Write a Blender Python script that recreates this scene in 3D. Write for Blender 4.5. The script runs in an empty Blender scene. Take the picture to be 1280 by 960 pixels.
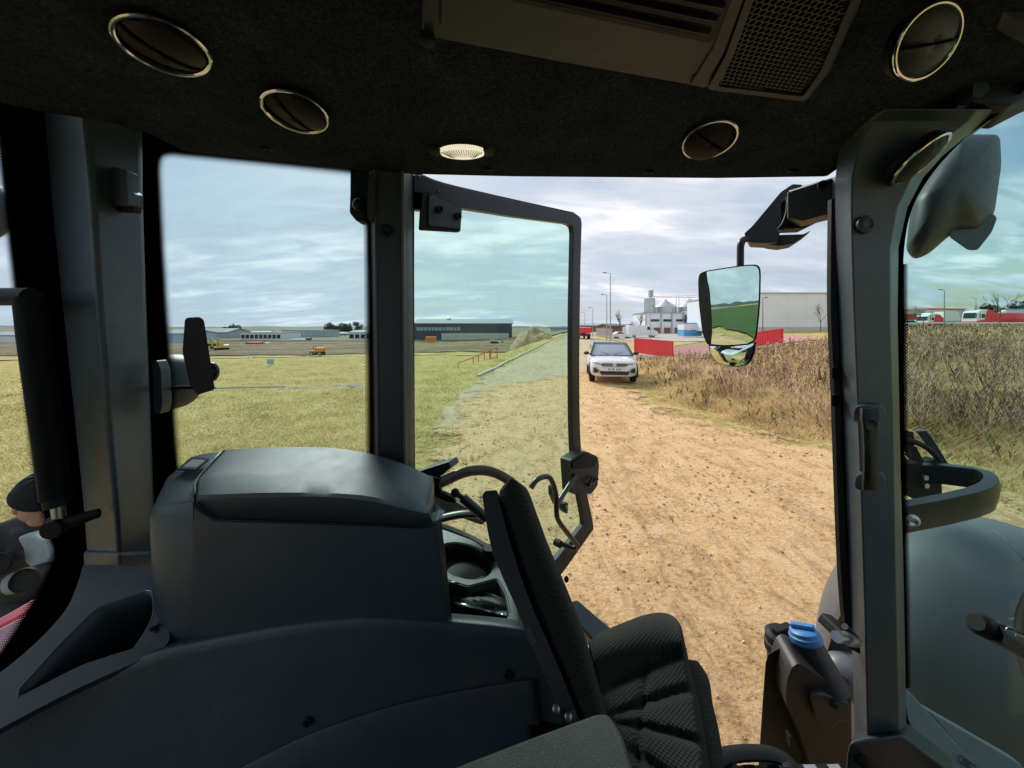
import bpy, bmesh, math, random
import numpy as np
from mathutils import Vector, Matrix, noise as mnoise
from mathutils.geometry import delaunay_2d_cdt, intersect_point_tri_2d

random.seed(7)
RNG = np.random.default_rng(7)
S = bpy.context.scene
COL = S.collection
R = math.radians
EYE = 2.25          # eye height above the ground, metres
FPX = 475.0         # focal length in photo pixels (1280 wide)

# ------------------------------------------------------------------ camera
cd = bpy.data.cameras.new("camera")
cd.sensor_width = 36.0
cd.lens = 36.0 * FPX / 1280.0
cd.shift_y = (408 - 480) / 1280.0
cd.clip_start = 0.02
cd.clip_end = 9000
cam = bpy.data.objects.new("camera", cd)
COL.objects.link(cam)
cam.location = (0, 0, EYE)
cam.rotation_euler = (R(90), 0, 0)
S.camera = cam

# ------------------------------------------------------------------ sky + sun
SUN_DIR = Vector((-0.34, 0.74, 0.60)).normalized()
sun_el = math.asin(SUN_DIR.z)
sun_az = math.atan2(SUN_DIR.x, SUN_DIR.y)
world = bpy.data.worlds.new("World")
S.world = world
world.use_nodes = True
nt = world.node_tree
nt.nodes.clear()
def N(t, typ, **kw):
    n = t.nodes.new(typ)
    for k, v in kw.items():
        setattr(n, k, v)
    return n
def L(t, a, b):
    t.links.new(a, b)
def mathn(t, op, a, b=None, clamp=False):
    n = N(t, 'ShaderNodeMath', operation=op)
    n.use_clamp = clamp
    for i, v in enumerate((a, b)):
        if v is None: continue
        if isinstance(v, (int, float)): n.inputs[i].default_value = v
        else: L(t, v, n.inputs[i])
    return n.outputs[0]
def ramp(t, fac, stops, interp='LINEAR'):
    n = N(t, 'ShaderNodeValToRGB')
    n.color_ramp.interpolation = interp
    e = n.color_ramp.elements
    while len(e) < len(stops): e.new(0.5)
    for i, (p, c) in enumerate(stops):
        e[i].position = p
        e[i].color = (c[0], c[1], c[2], 1) if not isinstance(c, (int, float)) else (c, c, c, 1)
    if fac is not None: L(t, fac, n.inputs[0])
    return n.outputs[0]
def mixc(t, fac, a, b, typ='MIX'):
    n = N(t, 'ShaderNodeMix', data_type='RGBA', blend_type=typ)
    for sock, v in ((n.inputs[0], fac), (n.inputs[6], a), (n.inputs[7], b)):
        if isinstance(v, (int, float)): sock.default_value = v
        elif isinstance(v, (tuple, list)): sock.default_value = (v[0], v[1], v[2], 1)
        else: L(t, v, sock)
    return n.outputs[2]
def noise_tex(t, vec, scale, detail=4, rough=0.55, dist=0.0):
    n = N(t, 'ShaderNodeTexNoise')
    n.inputs['Scale'].default_value = scale
    n.inputs['Detail'].default_value = detail
    n.inputs['Roughness'].default_value = rough
    n.inputs['Distortion'].default_value = dist
    if vec is not None: L(t, vec, n.inputs['Vector'])
    return n.outputs[0]
def mapping(t, vec, scale=(1, 1, 1), loc=(0, 0, 0), rot=(0, 0, 0)):
    n = N(t, 'ShaderNodeMapping')
    n.inputs['Scale'].default_value = scale
    n.inputs['Location'].default_value = loc
    n.inputs['Rotation'].default_value = rot
    L(t, vec, n.inputs['Vector'])
    return n.outputs[0]

sky = N(nt, 'ShaderNodeTexSky', sky_type='NISHITA')
sky.sun_disc = False
sky.sun_elevation = sun_el
sky.sun_rotation = sun_az
sky.air_density = 1.2
sky.dust_density = 1.5
tc = N(nt, 'ShaderNodeTexCoord')
sep = N(nt, 'ShaderNodeSeparateXYZ')
L(nt, tc.outputs['Generated'], sep.inputs[0])
zc = mathn(nt, 'ADD', mathn(nt, 'MAXIMUM', sep.outputs[2], 0.0), 0.22)
cx = mathn(nt, 'DIVIDE', sep.outputs[0], zc)
cy = mathn(nt, 'DIVIDE', sep.outputs[1], zc)
comb = N(nt, 'ShaderNodeCombineXYZ')
L(nt, cx, comb.inputs[0]); L(nt, cy, comb.inputs[1])
m1 = mapping(nt, comb.outputs[0], (0.75, 1.7, 1), (3.1, 1.7, 0), (0, 0, R(-14)))
n_big = noise_tex(nt, m1, 0.85, 4, 0.5, 0.3)
m2 = mapping(nt, comb.outputs[0], (2.2, 5.2, 1), (0.4, 5.2, 0), (0, 0, R(-20)))
n_rip = noise_tex(nt, m2, 1.5, 4, 0.5, 0.6)
cl = mathn(nt, 'ADD', mathn(nt, 'MULTIPLY', n_big, 0.75), mathn(nt, 'MULTIPLY', n_rip, 0.25))
cloud_col = ramp(nt, cl, [(0.37, (3.3, 4.0, 4.95)), (0.46, (4.25, 4.8, 5.7)), (0.54, (5.3, 5.65, 6.35)), (0.63, (7.6, 7.6, 8.0))])
cover = ramp(nt, cl, [(0.40, 0.80), (0.50, 1.0)])
# a clearer patch of blue low over the right of the view, towards the front of the tractor
dx = mathn(nt, 'MULTIPLY', sep.outputs[0], 1.0)
clear = ramp(nt, sep.outputs[0], [(0.62, 0.0), (0.80, 1.0)])
holes = ramp(nt, n_rip, [(0.43, 1.0), (0.60, 0.0)])
clearmask = mathn(nt, 'MULTIPLY', mathn(nt, 'MULTIPLY', clear, holes), 0.85)
cov = mathn(nt, 'SUBTRACT', cover, clearmask, True)
skycol = mixc(nt, cov, sky.outputs[0], cloud_col)
bg = N(nt, 'ShaderNodeBackground')
bg.inputs['Strength'].default_value = 0.094
L(nt, skycol, bg.inputs['Color'])
wo = N(nt, 'ShaderNodeOutputWorld')
L(nt, bg.outputs[0], wo.inputs['Surface'])

sl = bpy.data.lights.new("sun", 'SUN')
sl.energy = 2.5
sl.angle = R(18)
sl.color = (1.0, 0.94, 0.86)
sun = bpy.data.objects.new("sun", sl)
COL.objects.link(sun)
sun.rotation_euler = (-SUN_DIR).to_track_quat('-Z', 'Y').to_euler()
sun.location = (0, 0, 30)

S.view_settings.view_transform = 'Standard'
S.view_settings.look = 'None'
S.view_settings.exposure = 0.56
S.view_settings.gamma = 1.0
S.cycles.max_bounces = 10
S.cycles.transparent_max_bounces = 24
S.cycles.glossy_bounces = 4
S.cycles.diffuse_bounces = 5

# ------------------------------------------------------------------ helpers
def P(px, py, Y):
    "point at distance Y along the view axis that appears at photo pixel px, py"
    return Vector(((px - 640) * Y / FPX, Y, EYE + (408 - py) * Y / FPX))
def PZ(px, py, z):
    return P(px, py, (z - EYE) * FPX / (408 - py))
def PL(px, py, p0, n):
    d = Vector(((px - 640) / FPX, 1, (408 - py) / FPX)); o = Vector((0, 0, EYE))
    p0 = Vector(p0); n = Vector(n)
    return o + d * ((p0 - o).dot(n) / d.dot(n))
def cr(pts, n=6, closed=False):
    "Catmull-Rom through points of any dimension"
    p = [np.array(q, float) for q in pts]
    m = len(p); out = []
    segs = m if closed else m - 1
    for i in range(segs):
        if closed: a, b, c, d = p[(i - 1) % m], p[i], p[(i + 1) % m], p[(i + 2) % m]
        else: a, b, c, d = p[max(i - 1, 0)], p[i], p[i + 1], p[min(i + 2, m - 1)]
        for k in range(n):
            t = k / n
            out.append(0.5 * ((2 * b) + (c - a) * t + (2 * a - 5 * b + 4 * c - d) * t * t + (3 * b - a - 3 * c + d) * t ** 3))
    if not closed: out.append(p[-1])
    return [tuple(q) for q in out]
def roundpoly(pts, r, n=4):
    "round the corners of a 2-D polygon"
    out = []; m = len(pts)
    for i in range(m):
        a, b, c = (np.array(pts[j % m], float) for j in (i - 1, i, i + 1))
        u, w = a - b, c - b
        lu, lw = np.linalg.norm(u), np.linalg.norm(w)
        rr = min(r, lu * 0.45, lw * 0.45)
        p, q = b + u / lu * rr, b + w / lw * rr
        for k in range(n + 1):
            t = k / n
            out.append(tuple((1 - t) ** 2 * p + 2 * t * (1 - t) * b + t * t * q))
    return out

class MB:
    def __init__(s): s.v = []; s.f = []; s.uv = None
    def add(s, vs, fs):
        n = len(s.v)
        s.v += [tuple(v) for v in vs]
        s.f += [tuple(i + n for i in f) for f in fs]
        return s
    def box(s, c, size, rz=0.0, M=None):
        hx, hy, hz = (q / 2 for q in size)
        pts = [Vector((x, y, z)) for z in (-hz, hz) for y in (-hy, hy) for x in (-hx, hx)]
        M = M or Matrix.Rotation(rz, 3, 'Z')
        c = Vector(c)
        return s.add([c + M @ p for p in pts], [(0, 2, 3, 1), (4, 5, 7, 6), (0, 1, 5, 4), (1, 3, 7, 5), (3, 2, 6, 7), (2, 0, 4, 6)])
    def bar(s, a, b, w, h, up=(0, 0, 1)):
        a, b = Vector(a), Vector(b); d = (b - a); ln = d.length; d = d.normalized()
        x = d.cross(Vector(up))
        if x.length < 1e-4: x = d.cross(Vector((1, 0, 0)))
        x.normalize(); z = x.cross(d)
        M = Matrix((x, d, z)).transposed()
        return s.box((a + b) / 2, (w, ln, h), M=M)
    def tube(s, path, r, seg=8, closed=False, sx=1.0, sy=1.0, up=None):
        path = [Vector(p) for p in path]; m = len(path)
        rs = r if isinstance(r, (list, tuple)) else [r] * m
        vs = []; fs = []
        t0 = (path[1] - path[0]).normalized()
        nrm = Vector(up) if up is not None else (Vector((0, 0, 1)) if abs(t0.z) < 0.9 else Vector((1, 0, 0)))
        for i in range(m):
            if closed: t = path[(i + 1) % m] - path[i - 1]
            else: t = path[min(i + 1, m - 1)] - path[max(i - 1, 0)]
            t.normalize()
            nrm = (nrm - t * nrm.dot(t))
            if nrm.length < 1e-6: nrm = t.orthogonal()
            nrm.normalize()
            b = t.cross(nrm)
            for k in range(seg):
                a = 2 * math.pi * (k + 0.5) / seg
                vs.append(path[i] + nrm * (math.cos(a) * rs[i] * sx) + b * (math.sin(a) * rs[i] * sy))
        for i in range(m if closed else m - 1):
            j = (i + 1) % m
            for k in range(seg):
                k2 = (k + 1) % seg
                fs.append((i * seg + k, i * seg + k2, j * seg + k2, j * seg + k))
        if not closed:
            fs.append(tuple(range(seg - 1, -1, -1))); fs.append(tuple((m - 1) * seg + k for k in range(seg)))
        return s.add(vs, fs)
    def prism(s, poly, vec):
        n = len(poly); vec = Vector(vec)
        vs = [Vector(p) for p in poly] + [Vector(p) + vec for p in poly]
        fs = [tuple(range(n)), tuple(range(2 * n - 1, n - 1, -1))]
        fs += [(i, i + n, (i + 1) % n + n, (i + 1) % n) for i in range(n)]
        return s.add(vs, fs)
    def lathe(s, prof, o, axis=(0, 0, 1), seg=20, cap=True):
        ax = Vector(axis).normalized(); x = ax.orthogonal().normalized(); y = ax.cross(x); o = Vector(o)
        vs = []; fs = []
        for (r, h) in prof:
            for k in range(seg):
                a = 2 * math.pi * k / seg
                vs.append(o + ax * h + (x * math.cos(a) + y * math.sin(a)) * r)
        for i in range(len(prof) - 1):
            for k in range(seg):
                k2 = (k + 1) % seg
                fs.append((i * seg + k, i * seg + k2, (i + 1) * seg + k2, (i + 1) * seg + k))
        if cap:
            fs.append(tuple(range(seg - 1, -1, -1))); fs.append(tuple((len(prof) - 1) * seg + k for k in range(seg)))
        return s.add(vs, fs)
    def ring(s, o, axis, Rr, r, seg=32, ms=8):
        ax = Vector(axis).normalized(); x = ax.orthogonal().normalized(); y = ax.cross(x); o = Vector(o)
        return s.tube([o + (x * math.cos(2 * math.pi * k / seg) + y * math.sin(2 * math.pi * k / seg)) * Rr for k in range(seg)], r, ms, True)
    def ellipsoid(s, o, rad, su=20, sv=12, e=1.0, M=None):
        o = Vector(o); vs = []; fs = []
        sp = lambda c: math.copysign(abs(c) ** e, c)
        for i in range(sv + 1):
            th = math.pi * (i / sv - 0.5)
            for k in range(su):
                ph = 2 * math.pi * k / su
                p = Vector((rad[0] * sp(math.cos(th)) * sp(math.cos(ph)), rad[1] * sp(math.cos(th)) * sp(math.sin(ph)), rad[2] * sp(math.sin(th))))
                vs.append(o + (M @ p if M else p))
        for i in range(sv):
            for k in range(su):
                k2 = (k + 1) % su
                fs.append((i * su + k, i * su + k2, (i + 1) * su + k2, (i + 1) * su + k))
        return s.add(vs, fs)
    def grid(s, rows, close=False):
        n = len(rows[0]); vs = [p for r_ in rows for p in r_]; fs = []
        for i in range(len(rows) - 1):
            for k in range(n if close else n - 1):
                k2 = (k + 1) % n
                fs.append((i * n + k, i * n + k2, (i + 1) * n + k2, (i + 1) * n + k))
        return s.add(vs, fs)
    def loft(s, secs):
        "closed sections of equal length, capped"
        n = len(secs[0]); b = len(s.v)
        s.grid(secs, True)
        s.f.append(tuple(b + k for k in range(n - 1, -1, -1))); s.f.append(tuple(b + (len(secs) - 1) * n + k for k in range(n)))
        return s
    def plate(s, outer, holes, fn, vec):
        "a plate traced as 2-D loops and laid on a surface by fn, vec thick"
        bm = bmesh.new(); edges = []
        for lp in [outer] + list(holes):
            vs = [bm.verts.new((p[0] * 0.01, p[1] * 0.01, 0)) for p in lp]
            for i in range(len(vs)): edges.append(bm.edges.new((vs[i], vs[(i + 1) % len(vs)])))
        bmesh.ops.triangle_fill(bm, use_beauty=True, use_dissolve=False, edges=edges)
        bm.verts.ensure_lookup_table()
        for v in bm.verts:
            v.co = fn(v.co.x * 100, v.co.y * 100)
        r_ = bmesh.ops.extrude_face_region(bm, geom=bm.faces[:])
        vec = Vector(vec)
        for g in r_['geom']:
            if isinstance(g, bmesh.types.BMVert): g.co += vec
        bm.verts.index_update()
        s.add([v.co.copy() for v in bm.verts], [tuple(v.index for v in f.verts) for f in bm.faces])
        bm.free()
        return s
    def mesh(s, name, m, smooth=True, sharp=38, recalc=True):
        me = bpy.data.meshes.new(name)
        me.from_pydata(s.v, [], s.f)
        if recalc:
            bm = bmesh.new(); bm.from_mesh(me)
            bmesh.ops.recalc_face_normals(bm, faces=bm.faces)
            bm.to_mesh(me); bm.free()
        me.materials.append(m)
        if smooth:
            me.polygons.foreach_set('use_smooth', [True] * len(me.polygons))
            if sharp: me.set_sharp_from_angle(angle=R(sharp))
        return me
    def build(s, name, m, parent=None, smooth=True, bevel=0.0, seg=2, solid=0.0, sub=0, sharp=38, offset=-1.0, recalc=True):
        me = s.mesh(name, m, smooth, None if (bevel or sub) else sharp, recalc)
        o = bpy.data.objects.new(name, me)
        COL.objects.link(o)
        if parent is not None:
            o.parent = parent
            o.matrix_parent_inverse = base_matrix(parent).inverted()
        if solid:
            md = o.modifiers.new('solid', 'SOLIDIFY'); md.thickness = abs(solid); md.offset = offset
        if sub:
            md = o.modifiers.new('sub', 'SUBSURF'); md.levels = sub; md.render_levels = sub
        if bevel:
            md = o.modifiers.new('bevel', 'BEVEL'); md.width = bevel; md.segments = seg
            md.limit_method = 'ANGLE'; md.angle_limit = R(32); md.harden_normals = True
            md.use_clamp_overlap = True
        return o
def base_matrix(o):
    if o.parent is None:
        return Matrix.Translation(o.location) @ o.rotation_euler.to_matrix().to_4x4()
    return base_matrix(o.parent) @ o.matrix_parent_inverse @ Matrix.Translation(o.location)
def tag(o, label, cat, group=None, kind=None):
    if label: o['label'] = label
    if cat: o['category'] = cat
    if group: o['group'] = group
    if kind: o['kind'] = kind
    return o
def thing(name, label, cat, loc=(0, 0, 0), rz=0.0, group=None):
    o = bpy.data.objects.new(name, None)
    COL.objects.link(o)
    o.location = loc; o.rotation_euler = (0, 0, rz)
    o.empty_display_size = 0.2
    return tag(o, label, cat, group)
def local(name, label, cat, group=None):
    return thing(name, label, cat, (0, 0, 0), 0, group)
def kids(o): return [c for c in COL.objects if c.parent is o]
def dup(root, loc, rz, label):
    r_ = root.copy(); COL.objects.link(r_); r_.location = loc; r_.rotation_euler = (0, 0, rz); r_['label'] = label
    for ch in kids(root):
        c = ch.copy(); COL.objects.link(c); c.parent = r_
        for g in kids(ch):
            d = g.copy(); COL.objects.link(d); d.parent = c
    return r_

# ------------------------------------------------------------------ materials
MATS = {}
def mat(name, col, rough=0.5, metal=0.0, var=0.12, vscale=6.0, bump=0.0, bscale=200.0, spec=0.5, emit=0.0, coat=0.0, dust=0.0):
    m = bpy.data.materials.new(name); m.use_nodes = True
    t = m.node_tree; b = t.nodes['Principled BSDF']
    tcn = N(t, 'ShaderNodeTexCoord'); ob = tcn.outputs['Object']
    c = tuple(col)
    nz = noise_tex(t, ob, vscale, 5, 0.6)
    dark = tuple(x * (1 - var) for x in c); lite = tuple(min(1, x * (1 + var)) for x in c)
    colo = ramp(t, nz, [(0.3, dark), (0.7, lite)])
    if dust > 0:
        dn = noise_tex(t, ob, 22, 8, 0.75)
        colo = mixc(t, mathn(t, 'MULTIPLY', ramp(t, dn, [(0.5, 0.0), (0.78, 1.0)]), dust), colo, (0.30, 0.26, 0.20))
    L(t, colo, b.inputs['Base Color'])
    b.inputs['Metallic'].default_value = metal
    b.inputs['Specular IOR Level'].default_value = spec
    rn = noise_tex(t, ob, vscale * 3.1, 4, 0.6)
    rr = N(t, 'ShaderNodeMapRange')
    rr.inputs['To Min'].default_value = max(0.02, rough - 0.08); rr.inputs['To Max'].default_value = min(1, rough + 0.08)
    L(t, rn, rr.inputs['Value']); L(t, rr.outputs[0], b.inputs['Roughness'])
    if coat: b.inputs['Coat Weight'].default_value = coat; b.inputs['Coat Roughness'].default_value = 0.05
    if bump:
        bn = N(t, 'ShaderNodeBump'); bn.inputs['Strength'].default_value = bump; bn.inputs['Distance'].default_value = 0.002
        L(t, noise_tex(t, ob, bscale, 3, 0.6), bn.inputs['Height']); L(t, bn.outputs[0], b.inputs['Normal'])
    if emit:
        b.inputs['Emission Color'].default_value = (*c, 1); b.inputs['Emission Strength'].default_value = emit
    MATS[name] = m
    return m
M_plastic = mat('cab_plastic', (0.038, 0.055, 0.069), 0.36, var=0.14, bump=0.4, bscale=360, dust=0.10)
M_plastic_d = mat('cab_plastic_dark', (0.021, 0.027, 0.031), 0.45, var=0.1, bump=0.4, bscale=360, dust=0.04)
M_black = mat('black_rubber', (0.006, 0.006, 0.007), 0.6, spec=0.3)
M_console = mat('console_plastic', (0.008, 0.0135, 0.021), 0.5, var=.15, bump=.4, bscale=320)
M_gloss = mat('black_gloss_plastic', (0.010, 0.012, 0.014), 0.25, spec=.2)
M_paintblk = mat('black_powder_coat', (0.020, 0.023, 0.026), 0.3, dust=0.05)
M_chrome = mat('chrome', (0.72, 0.74, 0.78), 0.16, 1.0)
M_steel = mat('steel', (0.45, 0.46, 0.47), 0.35, 1.0)
M_dot = mat('frit_black', (0.003, 0.003, 0.004), 0.9, spec=0.0)
M_red = mat('red_paint', (0.80, 0.035, 0.06), 0.35, var=0.08)
M_white = mat('white_paint', (0.78, 0.79, 0.80), 0.4, var=0.04)
M_bluecap = mat('blue_plastic', (0.035, 0.20, 0.50), 0.45, var=.2, bump=0.3, dust=.25)
M_lens = mat('lamp_lens', (0.95, 0.88, 0.68), 0.15, emit=0.5)

def fabric_mat(name, base, scale, rot):
    m = bpy.data.materials.new(name); m.use_nodes = True
    t = m.node_tree; b = t.nodes['Principled BSDF']
    ob = N(t, 'ShaderNodeTexCoord').outputs['Object']
    mp = mapping(t, ob, (1, 1, 1), (0, 0, 0), rot)
    sp = N(t, 'ShaderNodeSeparateXYZ'); L(t, mp, sp.inputs[0])
    wob = mathn(t, 'MULTIPLY', noise_tex(t, ob, 30, 2), 1.2)
    sx = mathn(t, 'SINE', mathn(t, 'ADD', mathn(t, 'MULTIPLY', sp.outputs[0], scale), wob))
    sz = mathn(t, 'SINE', mathn(t, 'ADD', mathn(t, 'MULTIPLY', sp.outputs[2], scale * 1.25), wob))
    w = mathn(t, 'MULTIPLY_ADD', mathn(t, 'MULTIPLY', sx, sz), 0.5)
    w.node.inputs[2].default_value = 0.5
    fine = noise_tex(t, ob, 900, 2, 0.6)
    h = mathn(t, 'ADD', w, mathn(t, 'MULTIPLY', fine, 0.5))
    L(t, ramp(t, h, [(0.3, tuple(x * 0.50 for x in base)), (1.1, tuple(x * 0.82 for x in base))]), b.inputs['Base Color'])
    b.inputs['Roughness'].default_value = 0.95; b.inputs['Specular IOR Level'].default_value = 0.15
    b.inputs['Sheen Weight'].default_value = 0.06
    bn = N(t, 'ShaderNodeBump'); bn.inputs['Strength'].default_value = 0.6; bn.inputs['Distance'].default_value = 0.003
    L(t, h, bn.inputs['Height']); L(t, bn.outputs[0], b.inputs['Normal'])
    return m
M_fabric = fabric_mat('seat_fabric', (0.034, 0.033, 0.031), 620.0, (0, R(20), 0))
M_fabric2 = fabric_mat('seat_fabric_cushion', (0.034, 0.033, 0.031), 700.0, (R(90), 0, R(10)))

def felt_mat():
    m = bpy.data.materials.new('headliner_felt'); m.use_nodes = True
    t = m.node_tree; b = t.nodes['Principled BSDF']
    ob = N(t, 'ShaderNodeTexCoord').outputs['Object']
    n1 = noise_tex(t, ob, 160, 6, 0.8)
    n2 = noise_tex(t, ob, 14, 4, 0.6)
    h = mathn(t, 'ADD', mathn(t, 'MULTIPLY', n1, 0.8), mathn(t, 'MULTIPLY', n2, 0.2))
    L(t, ramp(t, h, [(0.36, (0.007, 0.009, 0.012)), (0.52, (0.023, 0.029, 0.040)), (0.68, (0.07, 0.083, 0.10))]), b.inputs['Base Color'])
    b.inputs['Roughness'].default_value = 1.0; b.inputs['Specular IOR Level'].default_value = 0.05
    bn = N(t, 'ShaderNodeBump'); bn.inputs['Strength'].default_value = 0.5; bn.inputs['Distance'].default_value = 0.002
    L(t, n1, bn.inputs['Height']); L(t, bn.outputs[0], b.inputs['Normal'])
    return m
M_felt = felt_mat()

def glass_mat(name, tint, refl=0.05, dirt=0.0):
    m = bpy.data.materials.new(name); m.use_nodes = True
    t = m.node_tree; t.nodes.clear()
    tr = N(t, 'ShaderNodeBsdfTransparent'); tr.inputs[0].default_value = (*[math.sqrt(x) for x in tint], 1)
    gl = N(t, 'ShaderNodeBsdfGlossy'); gl.inputs['Roughness'].default_value = 0.0
    fr = N(t, 'ShaderNodeLayerWeight'); fr.inputs[0].default_value = 0.35
    ob = N(t, 'ShaderNodeTexCoord').outputs['Object']
    sm = ramp(t, noise_tex(t, ob, 9, 6, 0.7), [(0.4, 0.7), (0.75, 1.3)])
    fac = mathn(t, 'MULTIPLY', mathn(t, 'MULTIPLY', mathn(t, 'ADD', fr.outputs['Facing'], 0.15), refl), sm)
    mx = N(t, 'ShaderNodeMixShader'); L(t, fac, mx.inputs[0]); L(t, tr.outputs[0], mx.inputs[1]); L(t, gl.outputs[0], mx.inputs[2])
    if dirt:
        df = N(t, 'ShaderNodeBsdfDiffuse'); df.inputs[0].default_value = (.6, .6, .56, 1)
        dn = noise_tex(t, mapping(t, ob, (1, 1, .35)), 7, 8, .75)
        dm = mathn(t, 'MULTIPLY', ramp(t, dn, [(.42, .15), (.75, 1.0)]), dirt)
        m2 = N(t, 'ShaderNodeMixShader'); L(t, dm, m2.inputs[0]); L(t, mx.outputs[0], m2.inputs[1]); L(t, df.outputs[0], m2.inputs[2]); mx = m2
    o = N(t, 'ShaderNodeOutputMaterial'); L(t, mx.outputs[0], o.inputs[0])
    return m
G_door = glass_mat('door_glass', (0.67, 0.90, 0.84), 0.05, 0.02)
G_side = glass_mat('side_glass', (0.73, 0.89, 0.91), 0.05, 0.02)
G_rear = glass_mat('rear_glass', (0.80, 0.90, 0.94))
G_wind = glass_mat('windscreen_glass', (0.64, 0.90, 0.86), 0.10, 0.05)
def dots_mat():
    m = bpy.data.materials.new('frit_dots'); m.use_nodes = True
    t = m.node_tree; t.nodes.clear()
    uv = N(t, 'ShaderNodeUVMap')
    sp = N(t, 'ShaderNodeSeparateXYZ'); L(t, uv.outputs[0], sp.inputs[0])
    u = sp.outputs[0]; v = sp.outputs[1]
    a = mathn(t, 'ADD', u, v); b = mathn(t, 'SUBTRACT', u, v)
    fx = mathn(t, 'SUBTRACT', mathn(t, 'FRACT', a), 0.5); fy = mathn(t, 'SUBTRACT', mathn(t, 'FRACT', b), 0.5)
    d = mathn(t, 'SQRT', mathn(t, 'ADD', mathn(t, 'MULTIPLY', fx, fx), mathn(t, 'MULTIPLY', fy, fy)))
    mr = N(t, 'ShaderNodeMapRange'); mr.inputs['From Min'].default_value = 0; mr.inputs['From Max'].default_value = 3.0
    mr.inputs['To Min'].default_value = 0.74; mr.inputs['To Max'].default_value = 0.12; L(t, v, mr.inputs['Value'])
    isdot = mathn(t, 'LESS_THAN', d, mr.outputs[0])
    tr = N(t, 'ShaderNodeBsdfTransparent'); df = N(t, 'ShaderNodeBsdfDiffuse'); df.inputs[0].default_value = (0.003, 0.003, 0.004, 1)
    mx = N(t, 'ShaderNodeMixShader'); L(t, isdot, mx.inputs[0]); L(t, tr.outputs[0], mx.inputs[1]); L(t, df.outputs[0], mx.inputs[2])
    o = N(t, 'ShaderNodeOutputMaterial'); L(t, mx.outputs[0], o.inputs[0])
    return m
M_dots = dots_mat()
# ================================================================== TERRAIN
def sstep(a, b, x):
    t = np.clip((np.asarray(x, float) - a) / (b - a), 0, 1); return t * t * (3 - 2 * t)
XB_Y = [-60, 5, 6.6, 7.5, 9.5, 12, 14.8, 20, 24, 40, 60, 120, 400, 4000]
XB_X = [8, 7.6, 7.4, 6.3, 5.3, 5.1, 5.5, 6.9, 8, 18, 31, 70, 260, 2600]
XL_Y = [-60, 1.4, 3.2, 6, 11, 17.2, 62.9, 400, 4000]
XL_X = [-1.0, -1.0, -1.2, -1.7, -1.85, -1.45, 6.6, 66, 700]
def xb(y): return np.interp(y, XB_Y, XB_X)
def xl(y): return np.interp(y, XL_Y, XL_X)
def tz(x, y):
    x = np.asarray(x, float); y = np.asarray(y, float)
    far = 1 - sstep(1200, 2400, np.hypot(x, y))
    bank = sstep(0, 11, x - xb(y)) * (1.15 + 1.0 * sstep(36, 66, x))
    low = -2.0 * sstep(1.0, 7.0, xl(y) - x) * sstep(12, 26, y) - 1.0 * sstep(12, 40, xl(y) - x) * sstep(45, 90, np.hypot(x, y)) * sstep(0, 30, y)
    und = 0.07 * np.sin(x * 0.9 + 1.3 * np.sin(y * 0.5)) * np.sin(y * 0.7 + x * 0.21) * sstep(1.5, 6, xl(y) - x)
    return (bank + low) * far + und * far
def TZ(x, y): return float(tz(x, y))

def ground_base_mat(name, stops, scale, bump, stretch=(1, 1, 1), second=None, rough=0.95, bscale=8.0, bdist=0.05):
    m = bpy.data.materials.new(name); m.use_nodes = True
    t = m.node_tree; b = t.nodes['Principled BSDF']
    ob = mapping(t, N(t, 'ShaderNodeTexCoord').outputs['Object'], stretch)
    n1 = noise_tex(t, ob, scale, 8, 0.68)
    n2 = noise_tex(t, ob, scale * 0.13, 4, 0.6)
    f = mathn(t, 'ADD', mathn(t, 'MULTIPLY', n1, 0.62), mathn(t, 'MULTIPLY', n2, 0.38))
    c = ramp(t, f, stops)
    if second: c = second(t, ob, c)
    L(t, c, b.inputs['Base Color'])
    b.inputs['Roughness'].default_value = rough; b.inputs['Specular IOR Level'].default_value = 0.1
    bn = N(t, 'ShaderNodeBump'); bn.inputs['Strength'].default_value = bump; bn.inputs['Distance'].default_value = bdist
    L(t, noise_tex(t, ob, bscale, 9, 0.72), bn.inputs['Height']); L(t, bn.outputs[0], b.inputs['Normal'])
    return m
M_grass = ground_base_mat('winter_grass_ground', [(0.36, (0.22, 0.165, 0.045)), (0.46, (0.46, 0.35, 0.11)), (0.54, (0.62, 0.48, 0.19)), (0.64, (0.76, 0.61, 0.30))], 7.0, 1.0, bscale=7, bdist=0.12)
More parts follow.
